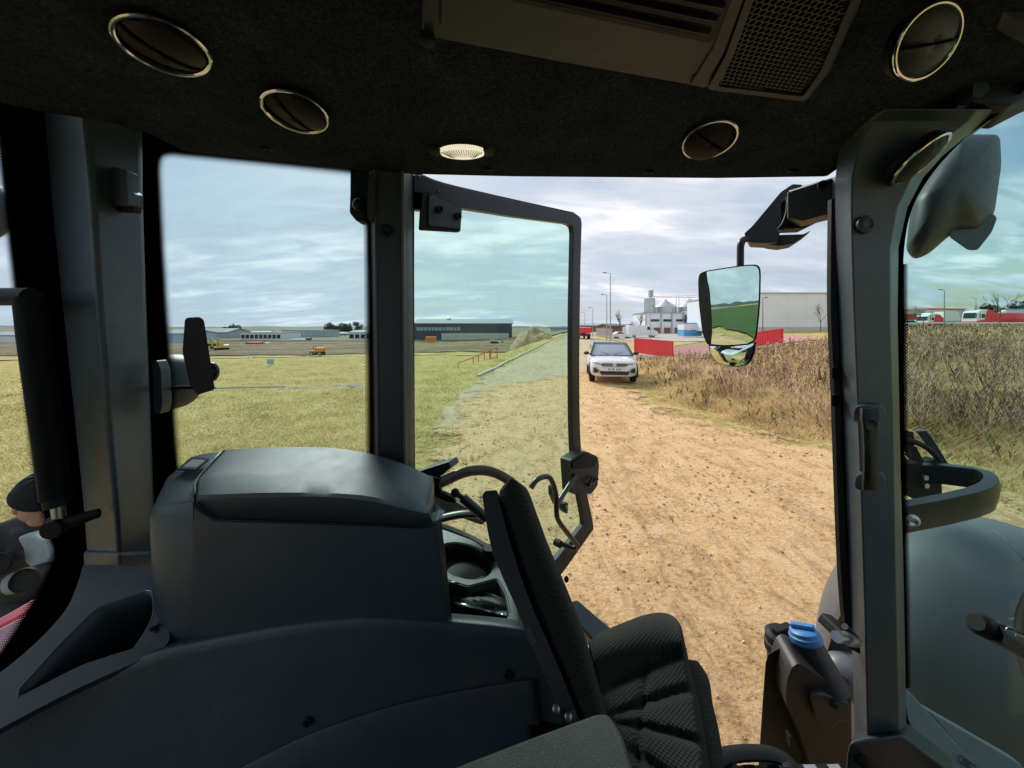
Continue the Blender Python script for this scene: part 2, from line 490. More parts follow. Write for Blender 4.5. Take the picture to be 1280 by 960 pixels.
def sand_extra(t, ob, c):
    v = N(t, 'ShaderNodeTexVoronoi'); v.inputs['Scale'].default_value = 5.5; v.inputs['Randomness'].default_value = 1
    L(t, ob, v.inputs['Vector'])
    patch = noise_tex(t, ob, 0.9, 5, 0.65)
    clod = mathn(t, 'MULTIPLY', ramp(t, v.outputs['Distance'], [(0.10, 1.0), (0.24, 0.0)]), ramp(t, patch, [(0.45, 0.0), (0.6, 0.9)]))
    c = mixc(t, mathn(t, 'MULTIPLY', clod, 0.75), c, (0.27, 0.155, 0.065))
    tr = mapping(t, ob, (2.0, 0.6, 1), (0, 0, 0), (0, 0, R(-38)))
    streak = noise_tex(t, tr, 2.1, 7, 0.72, 1.2)
    c = mixc(t, mathn(t, 'MULTIPLY', ramp(t, streak, [(0.50, 0.0), (0.66, 1.0)]), 0.6), c, (0.27, 0.165, 0.075))
    sp = N(t, 'ShaderNodeSeparateXYZ'); L(t, ob, sp.inputs[0])
    wob = mathn(t, 'MULTIPLY', mathn(t, 'SUBTRACT', noise_tex(t, ob, 0.7, 4, 0.6), 0.5), 0.9)
    u = mathn(t, 'ADD', mathn(t, 'SUBTRACT', sp.outputs[0], mathn(t, 'MULTIPLY', sp.outputs[1], 0.16)), wob)
    for c0 in (0.95, 2.75):
        dist = mathn(t, 'ABSOLUTE', mathn(t, 'SUBTRACT', u, c0))
        band = ramp(t, dist, [(0.12, 1.0), (0.42, 0.0)])
        lug = mathn(t, 'SINE', mathn(t, 'ADD', mathn(t, 'MULTIPLY', sp.outputs[1], 24.0), mathn(t, 'MULTIPLY', dist, 40.0)))
        brk = ramp(t, noise_tex(t, ob, 3.2, 6, 0.75), [(0.42, 0.0), (0.60, 1.0)])
        lm = mathn(t, 'MULTIPLY', mathn(t, 'MULTIPLY', band, ramp(t, lug, [(0.1, 0.35), (0.9, 1.0)])), brk)
        c = mixc(t, mathn(t, 'MULTIPLY', lm, 0.55), c, (0.30, 0.175, 0.08))
    pale = noise_tex(t, ob, 40, 4, 0.7)
    return mixc(t, mathn(t, 'MULTIPLY', ramp(t, pale, [(0.56, 0.0), (0.72, 1.0)]), 0.5), c, (0.78, 0.60, 0.42))
def sheet_alpha(m, soft=0.5, scale=1.2):
    "ragged edge: the sheet's edge attribute (0 at its border) breaks up by noise"
    t = m.node_tree; b = t.nodes['Principled BSDF']
    at = N(t, 'ShaderNodeAttribute'); at.attribute_name = 'edge'
    ob = N(t, 'ShaderNodeTexCoord').outputs['Object']
    n = mathn(t, 'ADD', mathn(t, 'MULTIPLY', noise_tex(t, ob, scale, 4, 0.6), 0.5), mathn(t, 'MULTIPLY', noise_tex(t, ob, scale * 17, 5, 0.8), 0.5))
    a = mathn(t, 'GREATER_THAN', mathn(t, 'ADD', at.outputs['Fac'], mathn(t, 'MULTIPLY', mathn(t, 'SUBTRACT', n, 0.5), 2.6)), 0.5)
    L(t, a, b.inputs['Alpha'])
    return m
M_sand = ground_base_mat('sandy_track_earth', [(0.36, (0.36, 0.215, 0.10)), (0.46, (0.70, 0.455, 0.22)), (0.56, (0.79, 0.545, 0.295)), (0.70, (0.85, 0.65, 0.41))], 20.0, 1.0, second=sand_extra, bscale=26.0, bdist=0.035)
sheet_alpha(M_sand)
M_asph = ground_base_mat('worn_road_surface', [(0.3, (0.33, 0.275, 0.175)), (0.5, (0.49, 0.40, 0.26)), (0.66, (0.64, 0.51, 0.33))], 4.0, 0.4, (1, 0.35, 1), bscale=30, bdist=0.01)
sheet_alpha(M_asph, scale=0.8)
M_soil = ground_base_mat('bare_building_soil', [(0.34, (0.13, 0.095, 0.055)), (0.46, (0.27, 0.20, 0.115)), (0.56, (0.46, 0.35, 0.21)), (0.7, (0.27, 0.27, 0.12))], 0.5, 1.0, (1, 2.2, 1), bscale=1.2, bdist=0.8)
sheet_alpha(M_soil, scale=0.12)
M_field = ground_base_mat('young_wheat_field', [(0.35, (0.035, 0.070, 0.018)), (0.5, (0.055, 0.105, 0.028)), (0.66, (0.08, 0.14, 0.042))], 1.5, 0.6)
M_bankg = ground_base_mat('bank_earth', [(0.35, (0.12, 0.095, 0.05)), (0.5, (0.24, 0.19, 0.10)), (0.66, (0.36, 0.29, 0.16))], 2.5, 0.9)
M_paving = ground_base_mat('red_paving_surface', [(0.3, (0.44, 0.20, 0.18)), (0.5, (0.52, 0.27, 0.25)), (0.7, (0.58, 0.34, 0.32))], 1.5, 0.2)
M_pale = ground_base_mat('pale_straw_path_surface', [(0.3, (0.45, 0.40, 0.24)), (0.7, (0.62, 0.56, 0.36))], 1.5, 0.3)
sheet_alpha(M_pale, scale=0.8)
M_farf = ground_base_mat('dull_fields', [(0.35, (0.16, 0.15, 0.10)), (0.5, (0.24, 0.225, 0.15)), (0.66, (0.30, 0.29, 0.20))], 0.02, 0.1, bscale=0.05)
M_yard = ground_base_mat('concrete_yard', [(0.3, (0.36, 0.34, 0.31)), (0.7, (0.50, 0.48, 0.44))], 0.6, 0.2)

def ground():
    NA, rs = 300, np.concatenate([[0.0], np.geomspace(0.6, 6500, 150)])
    az = np.linspace(0, 2 * np.pi, NA, endpoint=False)
    X = (rs[:, None] * np.sin(az)[None]); Y = (rs[:, None] * np.cos(az)[None])
    Z = tz(X, Y)
    V = np.stack([X, Y, Z], -1).reshape(-1, 3)
    i = np.arange(len(rs) - 1)[:, None]; k = np.arange(NA)[None]; k2 = (k + 1) % NA
    F_ = np.stack([i * NA + k, i * NA + k2, (i + 1) * NA + k2, (i + 1) * NA + k], -1).reshape(-1, 4)
    me = bpy.data.meshes.new('ground')
    me.from_pydata(V.tolist(), [], F_[:, ::-1].tolist())
    me.materials.append(M_grass)
    me.polygons.foreach_set('use_smooth', [True] * len(me.polygons))
    o = bpy.data.objects.new('ground', me); COL.objects.link(o)
    return tag(o, 'short yellowish winter grass covering the open ground', None, kind='structure')
ground()

def inside(p, poly):
    x, y = p; c = False; n = len(poly)
    for i in range(n):
        x1, y1 = poly[i]; x2, y2 = poly[(i + 1) % n]
        if (y1 > y) != (y2 > y) and x < (x2 - x1) * (y - y1) / (y2 - y1) + x1: c = not c
    return c
def sheet(name, label, poly, m, lift, step, fade=0.8, jit=0.25, grade=1.0):
    b = []
    n = len(poly)
    for i in range(n):
        p, q = np.array(poly[i], float), np.array(poly[(i + 1) % n], float)
        d = np.linalg.norm(q - p); st = max(step, 0.035 * np.hypot(*((p + q) / 2)))
        k = max(1, int(d / st))
        for j in range(k):
            r_ = p + (q - p) * j / k
            b.append((r_[0] + random.uniform(-jit, jit), r_[1] + random.uniform(-jit, jit)))
    bb = np.array(b)
    pts = [Vector(p) for p in b]
    nb = len(pts)
    lo, hi = bb.min(0), bb.max(0)
    y = lo[1]
    cand = []
    # a grid whose cells grow with distance
    x0 = lo[0]
    ys = [lo[1]]
    while ys[-1] < hi[1]: ys.append(ys[-1] + max(step, 0.035 * abs(ys[-1])))
    for yy in ys:
        xx = lo[0]
        while xx < hi[0]:
            cand.append((xx, yy)); xx += max(step, 0.035 * math.hypot(xx, yy))
    for p in cand:
        q = (p[0] + random.uniform(-.2, .2) * step, p[1] + random.uniform(-.2, .2) * step)
        if inside(q, b): pts.append(Vector(q))
    vo, eo, fo, *_ = delaunay_2d_cdt(pts, [(i, (i + 1) % nb) for i in range(nb)], [], 1, 1e-4)
    V = np.array([[v.x, v.y] for v in vo])
    A, B = bb, np.roll(bb, -1, 0)
    AB = B - A; den = np.maximum((AB ** 2).sum(1), 1e-9)
    T = np.clip(((V[:, None] - A[None]) * AB[None]).sum(2) / den[None], 0, 1)
    D = np.sqrt((((A[None] + T[..., None] * AB[None]) - V[:, None]) ** 2).sum(2)).min(1)
    Z = tz(V[:, 0], V[:, 1]) + lift
    me = bpy.data.meshes.new(name)
    me.from_pydata([(a, c, z) for (a, c), z in zip(V.tolist(), Z.tolist())], [], [tuple(f) for f in fo])
    bm = bmesh.new(); bm.from_mesh(me); bmesh.ops.recalc_face_normals(bm, faces=bm.faces)
    if sum(f.normal.z for f in bm.faces) < 0: bmesh.ops.reverse_faces(bm, faces=bm.faces)
    bm.to_mesh(me); bm.free()
    at = me.attributes.new('edge', 'FLOAT', 'POINT')
    at.data.foreach_set('value', np.clip(D / fade, 0, 1).astype(np.float32))
    me.materials.append(m)
    me.polygons.foreach_set('use_smooth', [True] * len(me.polygons))
    o = bpy.data.objects.new(name, me); COL.objects.link(o)
    return tag(o, label, None, kind='structure')

tdir = np.array((-0.88, 0.475)); tdir /= np.linalg.norm(tdir); tn = np.array((tdir[1], -tdir[0])) * -1
def along(p, d): return tuple(np.array(p) + tdir * d)
track = [(9, -12), (8.2, 0), (7.7, 5.2), (7.5, 6.6), (6.5, 7.6), (5.5, 9.5), (5.2, 12), (5.6, 14.8), (6.9, 19), (7.6, 23), (7.0, 28), (4.4, 26), (3.2, 20.5), (1.2, 17.3), (-2.0, 15), (-2.7, 11), (-2.4, 6), (-1.9, 3.2), (-1.5, 1.4),
         along((-1.0, 1.4), 30), along((-1.0, 1.4), 120), along((-3.6, -3.4), 120), along((-3.6, -3.4), 0), (-3, -12)]
road = [(-2.1, 8), (-1.95, 13), (-1.15, 20), (2.2, 38), (6.6, 62.9), (22, 150), (60, 366), (75, 366), (32, 150), (15.2, 62.9), (11, 38), (14, 37), (26, 44), (27, 40), (13, 32), (8.2, 27), (7.0, 21), (4.6, 17), (2.0, 8)]
sheet('road', 'grey worn asphalt road running away beyond the white car to the horizon', road, M_asph, 0.02, 0.7, 0.6, 0.08)
sheet('sandy_track', 'churned orange sandy track beside the open tractor door', track, M_sand, 0.036, 0.45, 2.6, 0.12)
fieldp = [along((-3.6, -3.6), 3), along((-3.6, -3.6), 60), along((-3.6, -3.6), 900), (-900, -700), (-20, -200), (-6, -14)]
sheet('green_field', 'lush green young wheat field behind the tractor', fieldp, M_field, 0.16, 2.0, 0.5, 0.2)
sheet('building_plot', 'brown churned soil of the building plot beyond the grass', [(-150, 66), (-60, 63), (-30, 62), (-12, 60), (2, 57), (6, 66), (8, 80), (14, 118), (-10, 132), (-60, 138), (-190, 132)], M_soil, 0.12, 2.5, 6, 1.2)
sheet('far_fields', 'dull brownish fields reaching from the building plot to the hills', [(-300, 128), (-190, 128), (-60, 133), (-10, 128), (16, 122), (70, 385), (420, 2300), (-2300, 2000), (-2400, 500)], M_farf, 0.3, 6, 5, 1.0)
sheet('straw_path', 'pale straw coloured strip along the edge of the building plot', [(-120, 58), (-60, 58), (-30, 58), (-8, 55), (3, 50), (3.2, 52), (-8, 57.5), (-30, 60.8), (-60, 61.2), (-120, 61)], M_pale, 0.10, 1.5, 0.8, 0.2)
sheet('red_paving', 'pinkish red paved entrance area behind the red barrier panels', [(10.5, 25), (14, 24.2), (17, 24.5), (26, 31), (33, 44), (16, 40), (12.4, 30)], M_paving, 0.06, 1.2, 1, 0.05)
sheet('depot_yard', 'pale concrete yard around the silos and vans', [(18, 58), (30, 54), (42, 66), (80, 150), (30, 150), (22, 90)], M_yard, 0.05, 4, 1, 0.1)

# kerb along the left of the road
k = MB()
kp = [(xl(y) + 0.05 * math.sin(y), y) for y in np.geomspace(17, 150, 40)]
k.tube([(x, y, TZ(x, y) + 0.03) for x, y in kp], 0.09, 4)
tag(k.build('kerb', mat('kerb_stone', (0.50, 0.47, 0.38), 0.85, vscale=2)), 'pale stone kerb on the left edge of the grey road', None, kind='structure')

# ------------------------------------------------------------------ distant ground, hills
def ridge(name, label, pts, depth, col):
    g = MB(); rows = []
    for (x, y, h) in pts:
        d = Vector((x, y)).normalized()
        row = []
        for j, (s_, hh) in enumerate(((-0.5, 0), (-0.25, .7), (0, 1), (0.3, .8), (0.6, 0))):
            row.append((x + d.x * depth * s_, y + d.y * depth * s_, h * hh - 2))
        rows.append(row)
    g.grid(rows)
    tag(g.build(name, mat(name + '_cover', col, 0.95, var=0.35, vscale=0.02), recalc=False), label, None, kind='structure')
rp = []
for a in np.linspace(-75, -8, 60):
    d = 2600
    h = 1 + 4 * (0.5 + 0.5 * math.sin(a * 0.21 + 1)) * (1 if a < -30 else 0.6) + 2 * math.sin(a * 0.9) + 6 * max(0, (-a - 42) / 30)
    rp.append((d * math.sin(R(a)), d * math.cos(R(a)), h))
ridge('hills', 'low blue grey hills along the horizon to the left', rp, 900, (0.10, 0.135, 0.16))  # distance haze is put into this blue grey cover colour
rp = []
for a in np.linspace(-120, -66, 50):
    d = 1300
    h = 9 + 2 * math.sin(a * 0.9) + 1.5 * math.sin(a * 2.3)
    rp.append((d * math.sin(R(a)), d * math.cos(R(a)), h))
ridge('hills', 'dark wooded rise at the far side of the green wheat field', rp, 160, (0.045, 0.06, 0.04))
rp = []
for a in np.linspace(-8, 75, 70):
    d = 1500
    h = 4 + 2 * math.sin(a * 0.8) + 1.5 * math.sin(a * 1.9)
    rp.append((d * math.sin(R(a)), d * math.cos(R(a)), h))
ridge('hills', 'dim wooded rise along the horizon behind the road', rp, 300, (0.17, 0.16, 0.15))

# ------------------------------------------------------------------ vegetation (nobody could count it)
def island_mat(name, stops, rough=0.9, trans=0.42):
    m = bpy.data.materials.new(name); m.use_nodes = True
    t = m.node_tree; b = t.nodes['Principled BSDF']
    g = N(t, 'ShaderNodeNewGeometry')
    ob = N(t, 'ShaderNodeTexCoord').outputs['Object']
    big = noise_tex(t, ob, 0.8, 5, 0.6)
    f = mathn(t, 'ADD', mathn(t, 'MULTIPLY', g.outputs['Random Per Island'], 0.55), mathn(t, 'MULTIPLY', mathn(t, 'SUBTRACT', big, 0.25), 1.0))
    L(t, ramp(t, f, stops), b.inputs['Base Color'])
    b.inputs['Roughness'].default_value = rough; b.inputs['Specular IOR Level'].default_value = 0.15
    if trans:
        tl = N(t, 'ShaderNodeBsdfTranslucent'); L(t, b.inputs['Base Color'].links[0].from_socket, tl.inputs[0])
        mx = N(t, 'ShaderNodeMixShader'); mx.inputs[0].default_value = trans
        out = t.nodes['Material Output']; L(t, b.outputs[0], mx.inputs[1]); L(t, tl.outputs[0], mx.inputs[2]); L(t, mx.outputs[0], out.inputs[0])
    return m
def blades(name, label, pos, hts, widths, lean, m, nseg=2, per=1):
    "bent tapering blades, two faces each, from root positions"
    n = len(pos)
    a = RNG.uniform(0, 2 * np.pi, n); b = RNG.uniform(0, 2 * np.pi, n)
    side = np.stack([np.cos(a), np.sin(a), np.zeros(n)], 1) * widths[:, None] * 0.5
    le = np.stack([np.cos(b), np.sin(b), np.zeros(n)], 1) * (hts * lean)[:, None]
    up = np.zeros((n, 3)); up[:, 2] = hts
    p0, p1 = pos - side, pos + side
    mid = pos + up * 0.55 + le * 0.35
    q0, q1 = mid - side * 0.7, mid + side * 0.7
    tip = pos + up + le
    V = np.stack([p0, p1, q1, q0, tip], 1).reshape(-1, 3)
    i = np.arange(n)[:, None] * 5
    F4 = (i + np.array([[0, 1, 2, 3]])); F3 = (i + np.array([[3, 2, 4]]))
    me = bpy.data.meshes.new(name)
    me.vertices.add(len(V)); me.vertices.foreach_set('co', V.astype(np.float32).ravel())
    me.loops.add(n * 7); 
    li = np.concatenate([F4, F3], 1).ravel()
    me.loops.foreach_set('vertex_index', li.astype(np.int32))
    me.polygons.add(n * 2)
    ls = (np.arange(n)[:, None] * 7 + np.array([[0, 4]])).ravel()
    me.polygons.foreach_set('loop_start', ls.astype(np.int32))
    me.update(calc_edges=True); me.validate()
    me.materials.append(m)
    o = bpy.data.objects.new(name, me); COL.objects.link(o)
    return tag(o, label, None, kind='stuff')
M_blade = island_mat('dry_grass_blades', [(0.12, (0.24, 0.20, 0.065)), (0.34, (0.62, 0.53, 0.22)), (0.56, (0.80, 0.70, 0.34)), (0.85, (0.88, 0.80, 0.48))])
M_blade2 = island_mat('verge_grass_blades', [(0.15, (0.20, 0.14, 0.05)), (0.36, (0.58, 0.43, 0.19)), (0.55, (0.80, 0.62, 0.33)), (0.85, (0.88, 0.76, 0.50))])
M_weed = island_mat('dead_weed_stalks', [(0.16, (0.08, 0.043, 0.036)), (0.38, (0.26, 0.15, 0.12)), (0.57, (0.47, 0.315, 0.22)), (0.76, (0.76, 0.59, 0.38)), (0.94, (0.86, 0.75, 0.55))])
M_weedg = island_mat('green_weed_leaves', [(0.2, (0.05, 0.06, 0.02)), (0.5, (0.13, 0.14, 0.05)), (0.8, (0.25, 0.23, 0.10))])

def scatter_polar(n, a0, a1, d0, d1, power=1.0):
    a = R(1) * RNG.uniform(a0, a1, n); d = d0 * (d1 / d0) ** (RNG.uniform(0, 1, n) ** power)
    return d * np.sin(a), d * np.cos(a)
# lawn tufts on the left
x, y = scatter_polar(11500, -58, 3, 2.6, 62, 0.62)
ok = (x < xl(y) - 0.15) & ((x * tn[0] + y * tn[1]) < ((-1.0 * tn[0] + 1.4 * tn[1]) - 0.1))
x, y = x[ok], y[ok]
cl = np.repeat(np.stack([x, y], 1), 34, 0); spread = np.repeat(0.10 + 0.010 * np.hypot(x, y), 34)
cl = cl + RNG.normal(0, 1, cl.shape) * spread[:, None]
d = np.hypot(cl[:, 0], cl[:, 1])
pos = np.stack([cl[:, 0], cl[:, 1], tz(cl[:, 0], cl[:, 1]) - 0.005], 1)
blades('grass', 'tufts of short dry grass blades on the lawn to the left', pos, RNG.uniform(0.025, 0.075, len(pos)) * np.repeat(RNG.uniform(0.5, 1.35, len(x)), 34), np.maximum(0.008, d * 0.0019), 0.9, M_blade)
# weeds on the right bank
def bank_points(n, t0, t1, y0, y1, power=1.0):
    yy = y0 * (y1 / y0) ** RNG.uniform(0, 1, n)
    tt = t0 + (t1 - t0) * RNG.uniform(0, 1, n) ** power
    return xb(yy) + tt + 0.35 * np.sin(yy * 2.1) + 0.2 * np.sin(yy * 5.3), yy
def keep_paving(x, y):
    "leave the red paving, its barriers and the far yards clear"
    return ~((y > 22.5) & (x > 10.2))
x, y = bank_points(5200, -0.2, 2.6, 3.2, 24)
k_ = keep_paving(x, y); x, y = x[k_], y[k_]
c = np.repeat(np.stack([x, y], 1), 26, 0) + RNG.normal(0, 0.13, (len(x) * 26, 2))
pos = np.stack([c[:, 0], c[:, 1], tz(c[:, 0], c[:, 1]) - 0.01], 1)
dd = np.hypot(pos[:, 0], pos[:, 1])
hh = RNG.uniform(0.10, 0.46, len(pos)) * np.clip(0.3 + (c[:, 0] - xb(c[:, 1])) * 0.5, 0.2, 1.1)
blades('dry_grass', 'straw coloured dry grass along the foot of the weedy bank', pos, hh, np.maximum(0.009, dd * 0.0018), 0.8, M_blade2)
def weeds(name, label, x, y, hmin, hmax, m, twigs=11, leafy=False, far_cut=0.0):
    n = len(x)
    z = tz(x, y)
    H_ = RNG.uniform(hmin, hmax, n) * (0.62 + 0.75 * np.clip(np.array([0.5 + 0.9 * mnoise.noise(Vector((a * 0.75, b * 0.75, 5.0))) for a, b in zip(x, y)]), 0, 1))
    H_ = H_ * (1 - far_cut * sstep(11, 17, y))
    hd = RNG.uniform(0, 2 * np.pi, n)
    P0 = np.stack([x, y, z - 0.02], 1)
    topo = np.stack([np.cos(hd) * 0.3 * H_, np.sin(hd) * 0.3 * H_, H_], 1)
    dd = np.hypot(x, y); w = np.maximum(0.009, dd * 0.0015)
    segs = [(P0, P0 + topo, w, w * 0.5)]
    for k in range(twigs):
        f = RNG.uniform(0.25, 1.0, n)[:, None]
        s = P0 + topo * f
        a = RNG.uniform(0, 2 * np.pi, n); ln = H_ * RNG.uniform(0.10, 0.34, n) * (1.25 - f[:, 0])
        ln = np.maximum(ln, 0.05)
        e = s + np.stack([np.cos(a) * ln * 0.6, np.sin(a) * ln * 0.6, ln * 0.9], 1)
        segs.append((s, e, w * 0.7, w * (1.6 if leafy else 0.9)))
    Vs = []
    for (s, e, w0, w1) in segs:
        a = RNG.uniform(0, np.pi, n); sd = np.stack([np.cos(a), np.sin(a), np.zeros(n)], 1)
        Vs.append(np.stack([s - sd * w0[:, None] / 2, s + sd * w0[:, None] / 2, e + sd * w1[:, None] / 2, e - sd * w1[:, None] / 2], 1))
    V = np.stack(Vs, 1).reshape(-1, 3)
    nf = len(V) // 4
    me = bpy.data.meshes.new(name)
    me.vertices.add(len(V)); me.vertices.foreach_set('co', V.astype(np.float32).ravel())
    me.loops.add(nf * 4); me.loops.foreach_set('vertex_index', np.arange(nf * 4, dtype=np.int32))
    me.polygons.add(nf); me.polygons.foreach_set('loop_start', np.arange(0, nf * 4, 4, dtype=np.int32))
    me.update(calc_edges=True)
    me.materials.append(m)
    o = bpy.data.objects.new(name, me); COL.objects.link(o)
    return tag(o, label, None, kind='stuff')
x, y = bank_points(9500, 1.1, 16, 3.4, 34, 1.25)
k_ = keep_paving(x, y) & (x / y < 1.55); x, y = x[k_], y[k_]
weeds('dead_weeds', 'dense brown and purplish dead weed stalks on the bank right of the track', x, y, 0.35, 0.9, M_weed, 11, False, 0.3)
x, y = bank_points(700, 0.15, 5, 4, 24)
k_ = keep_paving(x, y); x, y = x[k_], y[k_]
weeds('green_undergrowth', 'low dull green weeds among the dry grass of the bank', x, y, 0.2, 0.5, M_weedg, 12, True)
# grass and weeds further up the bank, seen through the windscreen
x, y = bank_points(14000, 9, 60, 8, 56)
k_ = (x / y > 1.0) & (x / y < 1.6); x, y = x[k_], y[k_]
weeds('dead_weeds', 'brown dead weeds reaching back to the parked lorries', x, y, 0.2, 0.5, M_weed, 8)
# clods on the track
def clods(n):
    x = RNG.uniform(-1.6, 7, n); y = 1.6 * (24 / 1.6) ** RNG.uniform(0, 1, n)
    ok = (x > xl(y) + 0.1) & (x < xb(y) - 0.2)
    dens = np.array([mnoise.noise(Vector((a * 0.55, b * 0.55, 3))) for a, b in zip(x, y)])
    ok &= dens > RNG.uniform(-0.45, 0.35, n)
    x, y = x[ok], y[ok]; n = len(x)
    r = RNG.uniform(0.005, 0.017, n) * RNG.choice([1, 1, 1, 1, 2.0], n) * (0.55 + 0.45 * sstep(2, 6, y))
    base = np.array([(1, 0, 0), (-.6, .8, 0), (-.5, -.85, 0), (.1, .1, .8), (.2, -.2, -.5)], float)
    fc = np.array([(0, 1, 3), (1, 2, 3), (2, 0, 3), (1, 0, 4), (2, 1, 4), (0, 2, 4)])
    a = RNG.uniform(0, 6.28, n)
    ca, sa = np.cos(a), np.sin(a)
    B = base[None] * RNG.uniform(0.6, 1.4, (n, 5, 3))
    X = (B[..., 0] * ca[:, None] - B[..., 1] * sa[:, None]) * r[:, None] + x[:, None]
    Y = (B[..., 0] * sa[:, None] + B[..., 1] * ca[:, None]) * r[:, None] + y[:, None]
    Z = B[..., 2] * r[:, None] * 0.7 + 0.036 + r[:, None] * 0.25
    V = np.stack([X, Y, Z], -1).reshape(-1, 3)
    F_ = (np.arange(n)[:, None, None] * 5 + fc[None]).reshape(-1, 3)
    me = bpy.data.meshes.new('clods'); me.from_pydata(V.tolist(), [], F_.tolist())
    me.materials.append(island_mat('earth_clods', [(0.2, (0.28, 0.17, 0.085)), (0.5, (0.50, 0.33, 0.17)), (0.8, (0.76, 0.55, 0.32))], trans=0))
    o = bpy.data.objects.new('clods', me); COL.objects.link(o)
    tag(o, 'small earth clods strewn over the sandy track', None, kind='stuff')
clods(13000)
# stones beside the lawn, seen through the side window
n = 500
px = RNG.uniform(352, 452, n); py = 476 + 4 * np.sin(px * 0.06) + RNG.normal(0, 3.0, n)
sm = MB()
for a, b in zip(px, py):
    p = PZ(a, b, -0.1); r_ = random.uniform(0.05, 0.15)
    p.z = TZ(p.x, p.y) + r_ * 0.3
    sm.ellipsoid(p, (r_, r_ * random.uniform(.6, 1), r_ * 0.6), 6, 3)
tag(sm.build('gravel', mat('field_stones', (0.42, 0.37, 0.30), 0.9, var=0.4, vscale=3), smooth=False), 'strip of pale loose stones across the lawn', None, kind='stuff')

# ------------------------------------------------------------------ trees
M_bark = mat('bare_bark', (0.17, 0.13, 0.10), 0.9, var=0.3)
M_leafd = island_mat('evergreen_leaves', [(0.2, (0.025, 0.035, 0.018)), (0.5, (0.05, 0.07, 0.03)), (0.85, (0.10, 0.12, 0.055))])
def bare_tree(label, x, y, h, r0, levels=4, seed=1, spread=0.6, group='bare winter trees'):
    rd = random.Random(seed)
    root = thing('bare_tree', label, 'tree', (x, y, TZ(x, y)), 0, group)
    tr = MB(); br = MB()
    base = Vector((x, y, TZ(x, y) - 0.05))
    def grow(mb, p, d, ln, r_, lev):
        q = p + d * ln
        mid = p + d * ln * 0.5 + Vector((rd.uniform(-1, 1), rd.uniform(-1, 1), 0)) * ln * 0.06
        mb.tube([p, mid, q], [r_, r_ * 0.82, r_ * 0.62], 5)
        if lev == 0: return
        for i in range(rd.choice([3, 3, 4])):
            ax = Vector((rd.uniform(-1, 1), rd.uniform(-1, 1), rd.uniform(-0.2, 1.0))).normalized()
            nd = (d * (1 - spread * 0.55) + ax * spread).normalized()
            nd.z = max(nd.z, 0.05); nd.normalize()
            st = p + (q - p) * rd.uniform(0.45, 1.0)
            grow(br, st, nd, ln * rd.uniform(0.5, 0.78), r_ * 0.55, lev - 1)
    grow(tr, base, Vector((rd.uniform(-.05, .05), 0, 1)).normalized(), h * 0.42, r0, levels)
    tr.build('trunk', M_bark, root); br.build('branches', M_bark, root)
    return root
def leafy_tree(label, x, y, h, w, seed, group, name='evergreen_tree'):
    rd = random.Random(seed)
    z0 = TZ(x, y)
    root = thing(name, label, 'tree', (x, y, z0), 0, group)
    t = MB(); t.tube([(x, y, z0 - 0.1), (x + .05, y, z0 + h * .3), (x, y, z0 + h * 0.75)], [w * .06, w * .045, w * .015], 6)
    t.build('trunk', M_bark, root)
    c = MB()
    cl = [(rd.uniform(-1, 1) * w * .36, rd.uniform(-1, 1) * w * .36, h * rd.uniform(.3, .88), w * rd.uniform(.14, .26)) for _ in range(14)]
    for (a, b, cc, rr) in cl:
        for _ in range(70):
            v = Vector((rd.gauss(0, 1), rd.gauss(0, 1), rd.gauss(0, 1))).normalized() * rr * rd.uniform(.5, 1.1)
            p = Vector((x + a, y + b, z0 + cc)) + v
            s_ = w * rd.uniform(.03, .06)
            u = Vector((rd.uniform(-1, 1), rd.uniform(-1, 1), rd.uniform(-1, 1))).normalized() * s_
            q = u.orthogonal().normalized() * s_
            c.add([p - u - q, p + u - q * .3, p + q], [(0, 1, 2)])
    c.build('crown', M_leafd, root, smooth=False, recalc=False)
    return root
bare_tree('thin bare tree in front of the white warehouse wall', 47.5, 58.5, 5.0, 0.07, 3, 3, 0.5)
bare_tree('spreading bare tree beside the silo building', 36.5, 108, 8.0, 0.22, 4, 5, 0.75)
bare_tree('upright bare tree behind the white hatchback', 24.0, 84, 6.5, 0.10, 4, 8, 0.35)
bare_tree('small bare tree in front of the red lorry cab with white stripe', 52.5, 48.5, 3.7, 0.06, 3, 12, 0.6)
bare_tree('tall leaning bare tree before the red tanker', 72.0, 56.0, 7.0, 0.08, 4, 15, 0.5)
for i, (px_, Y_, h_, w_, lb) in enumerate([(1238, 120, 6.5, 8, 'dark rounded evergreen tree left of the tall bare tree'), (1262, 125, 6.5, 7, 'dark evergreen tree right of the tall bare tree'), (1283, 118, 8, 8, 'dark evergreen tree at the far right behind the lorry trailers')]):
    leafy_tree(lb, (px_ - 640) * Y_ / FPX, Y_, h_, w_, 20 + i, 'evergreens behind the lorry park')
# ================================================================== STREET FURNITURE
M_pole = mat('galvanised_pole', (0.34, 0.36, 0.37), 0.45, 0.5)
M_pole_d = mat('dark_pole', (0.10, 0.11, 0.11), 0.5, 0.3)
M_wallw = mat('white_cladding', (0.80, 0.84, 0.88), 0.6, var=0.04, vscale=0.4)
M_wallg = mat('grey_cladding', (0.40, 0.43, 0.45), 0.5, var=0.06, vscale=0.4)
M_walld = mat('dark_cladding', (0.055, 0.07, 0.085), 0.5, var=0.12, vscale=0.3)
M_roofg = mat('grey_sheet_roof', (0.36, 0.39, 0.41), 0.8, spec=.2, var=0.06, vscale=0.3)
M_win = mat('dark_window', (0.02, 0.024, 0.028), 0.12)
M_winp = mat('pale_window', (0.32, 0.38, 0.42), 0.15, var=0.3, vscale=0.4)
M_galv = mat('galvanised_sheet', (0.55, 0.58, 0.60), 0.38, 0.55, var=0.12, vscale=0.6)
M_conc = mat('pale_concrete', (0.55, 0.53, 0.47), 0.9, var=0.1, vscale=0.6)
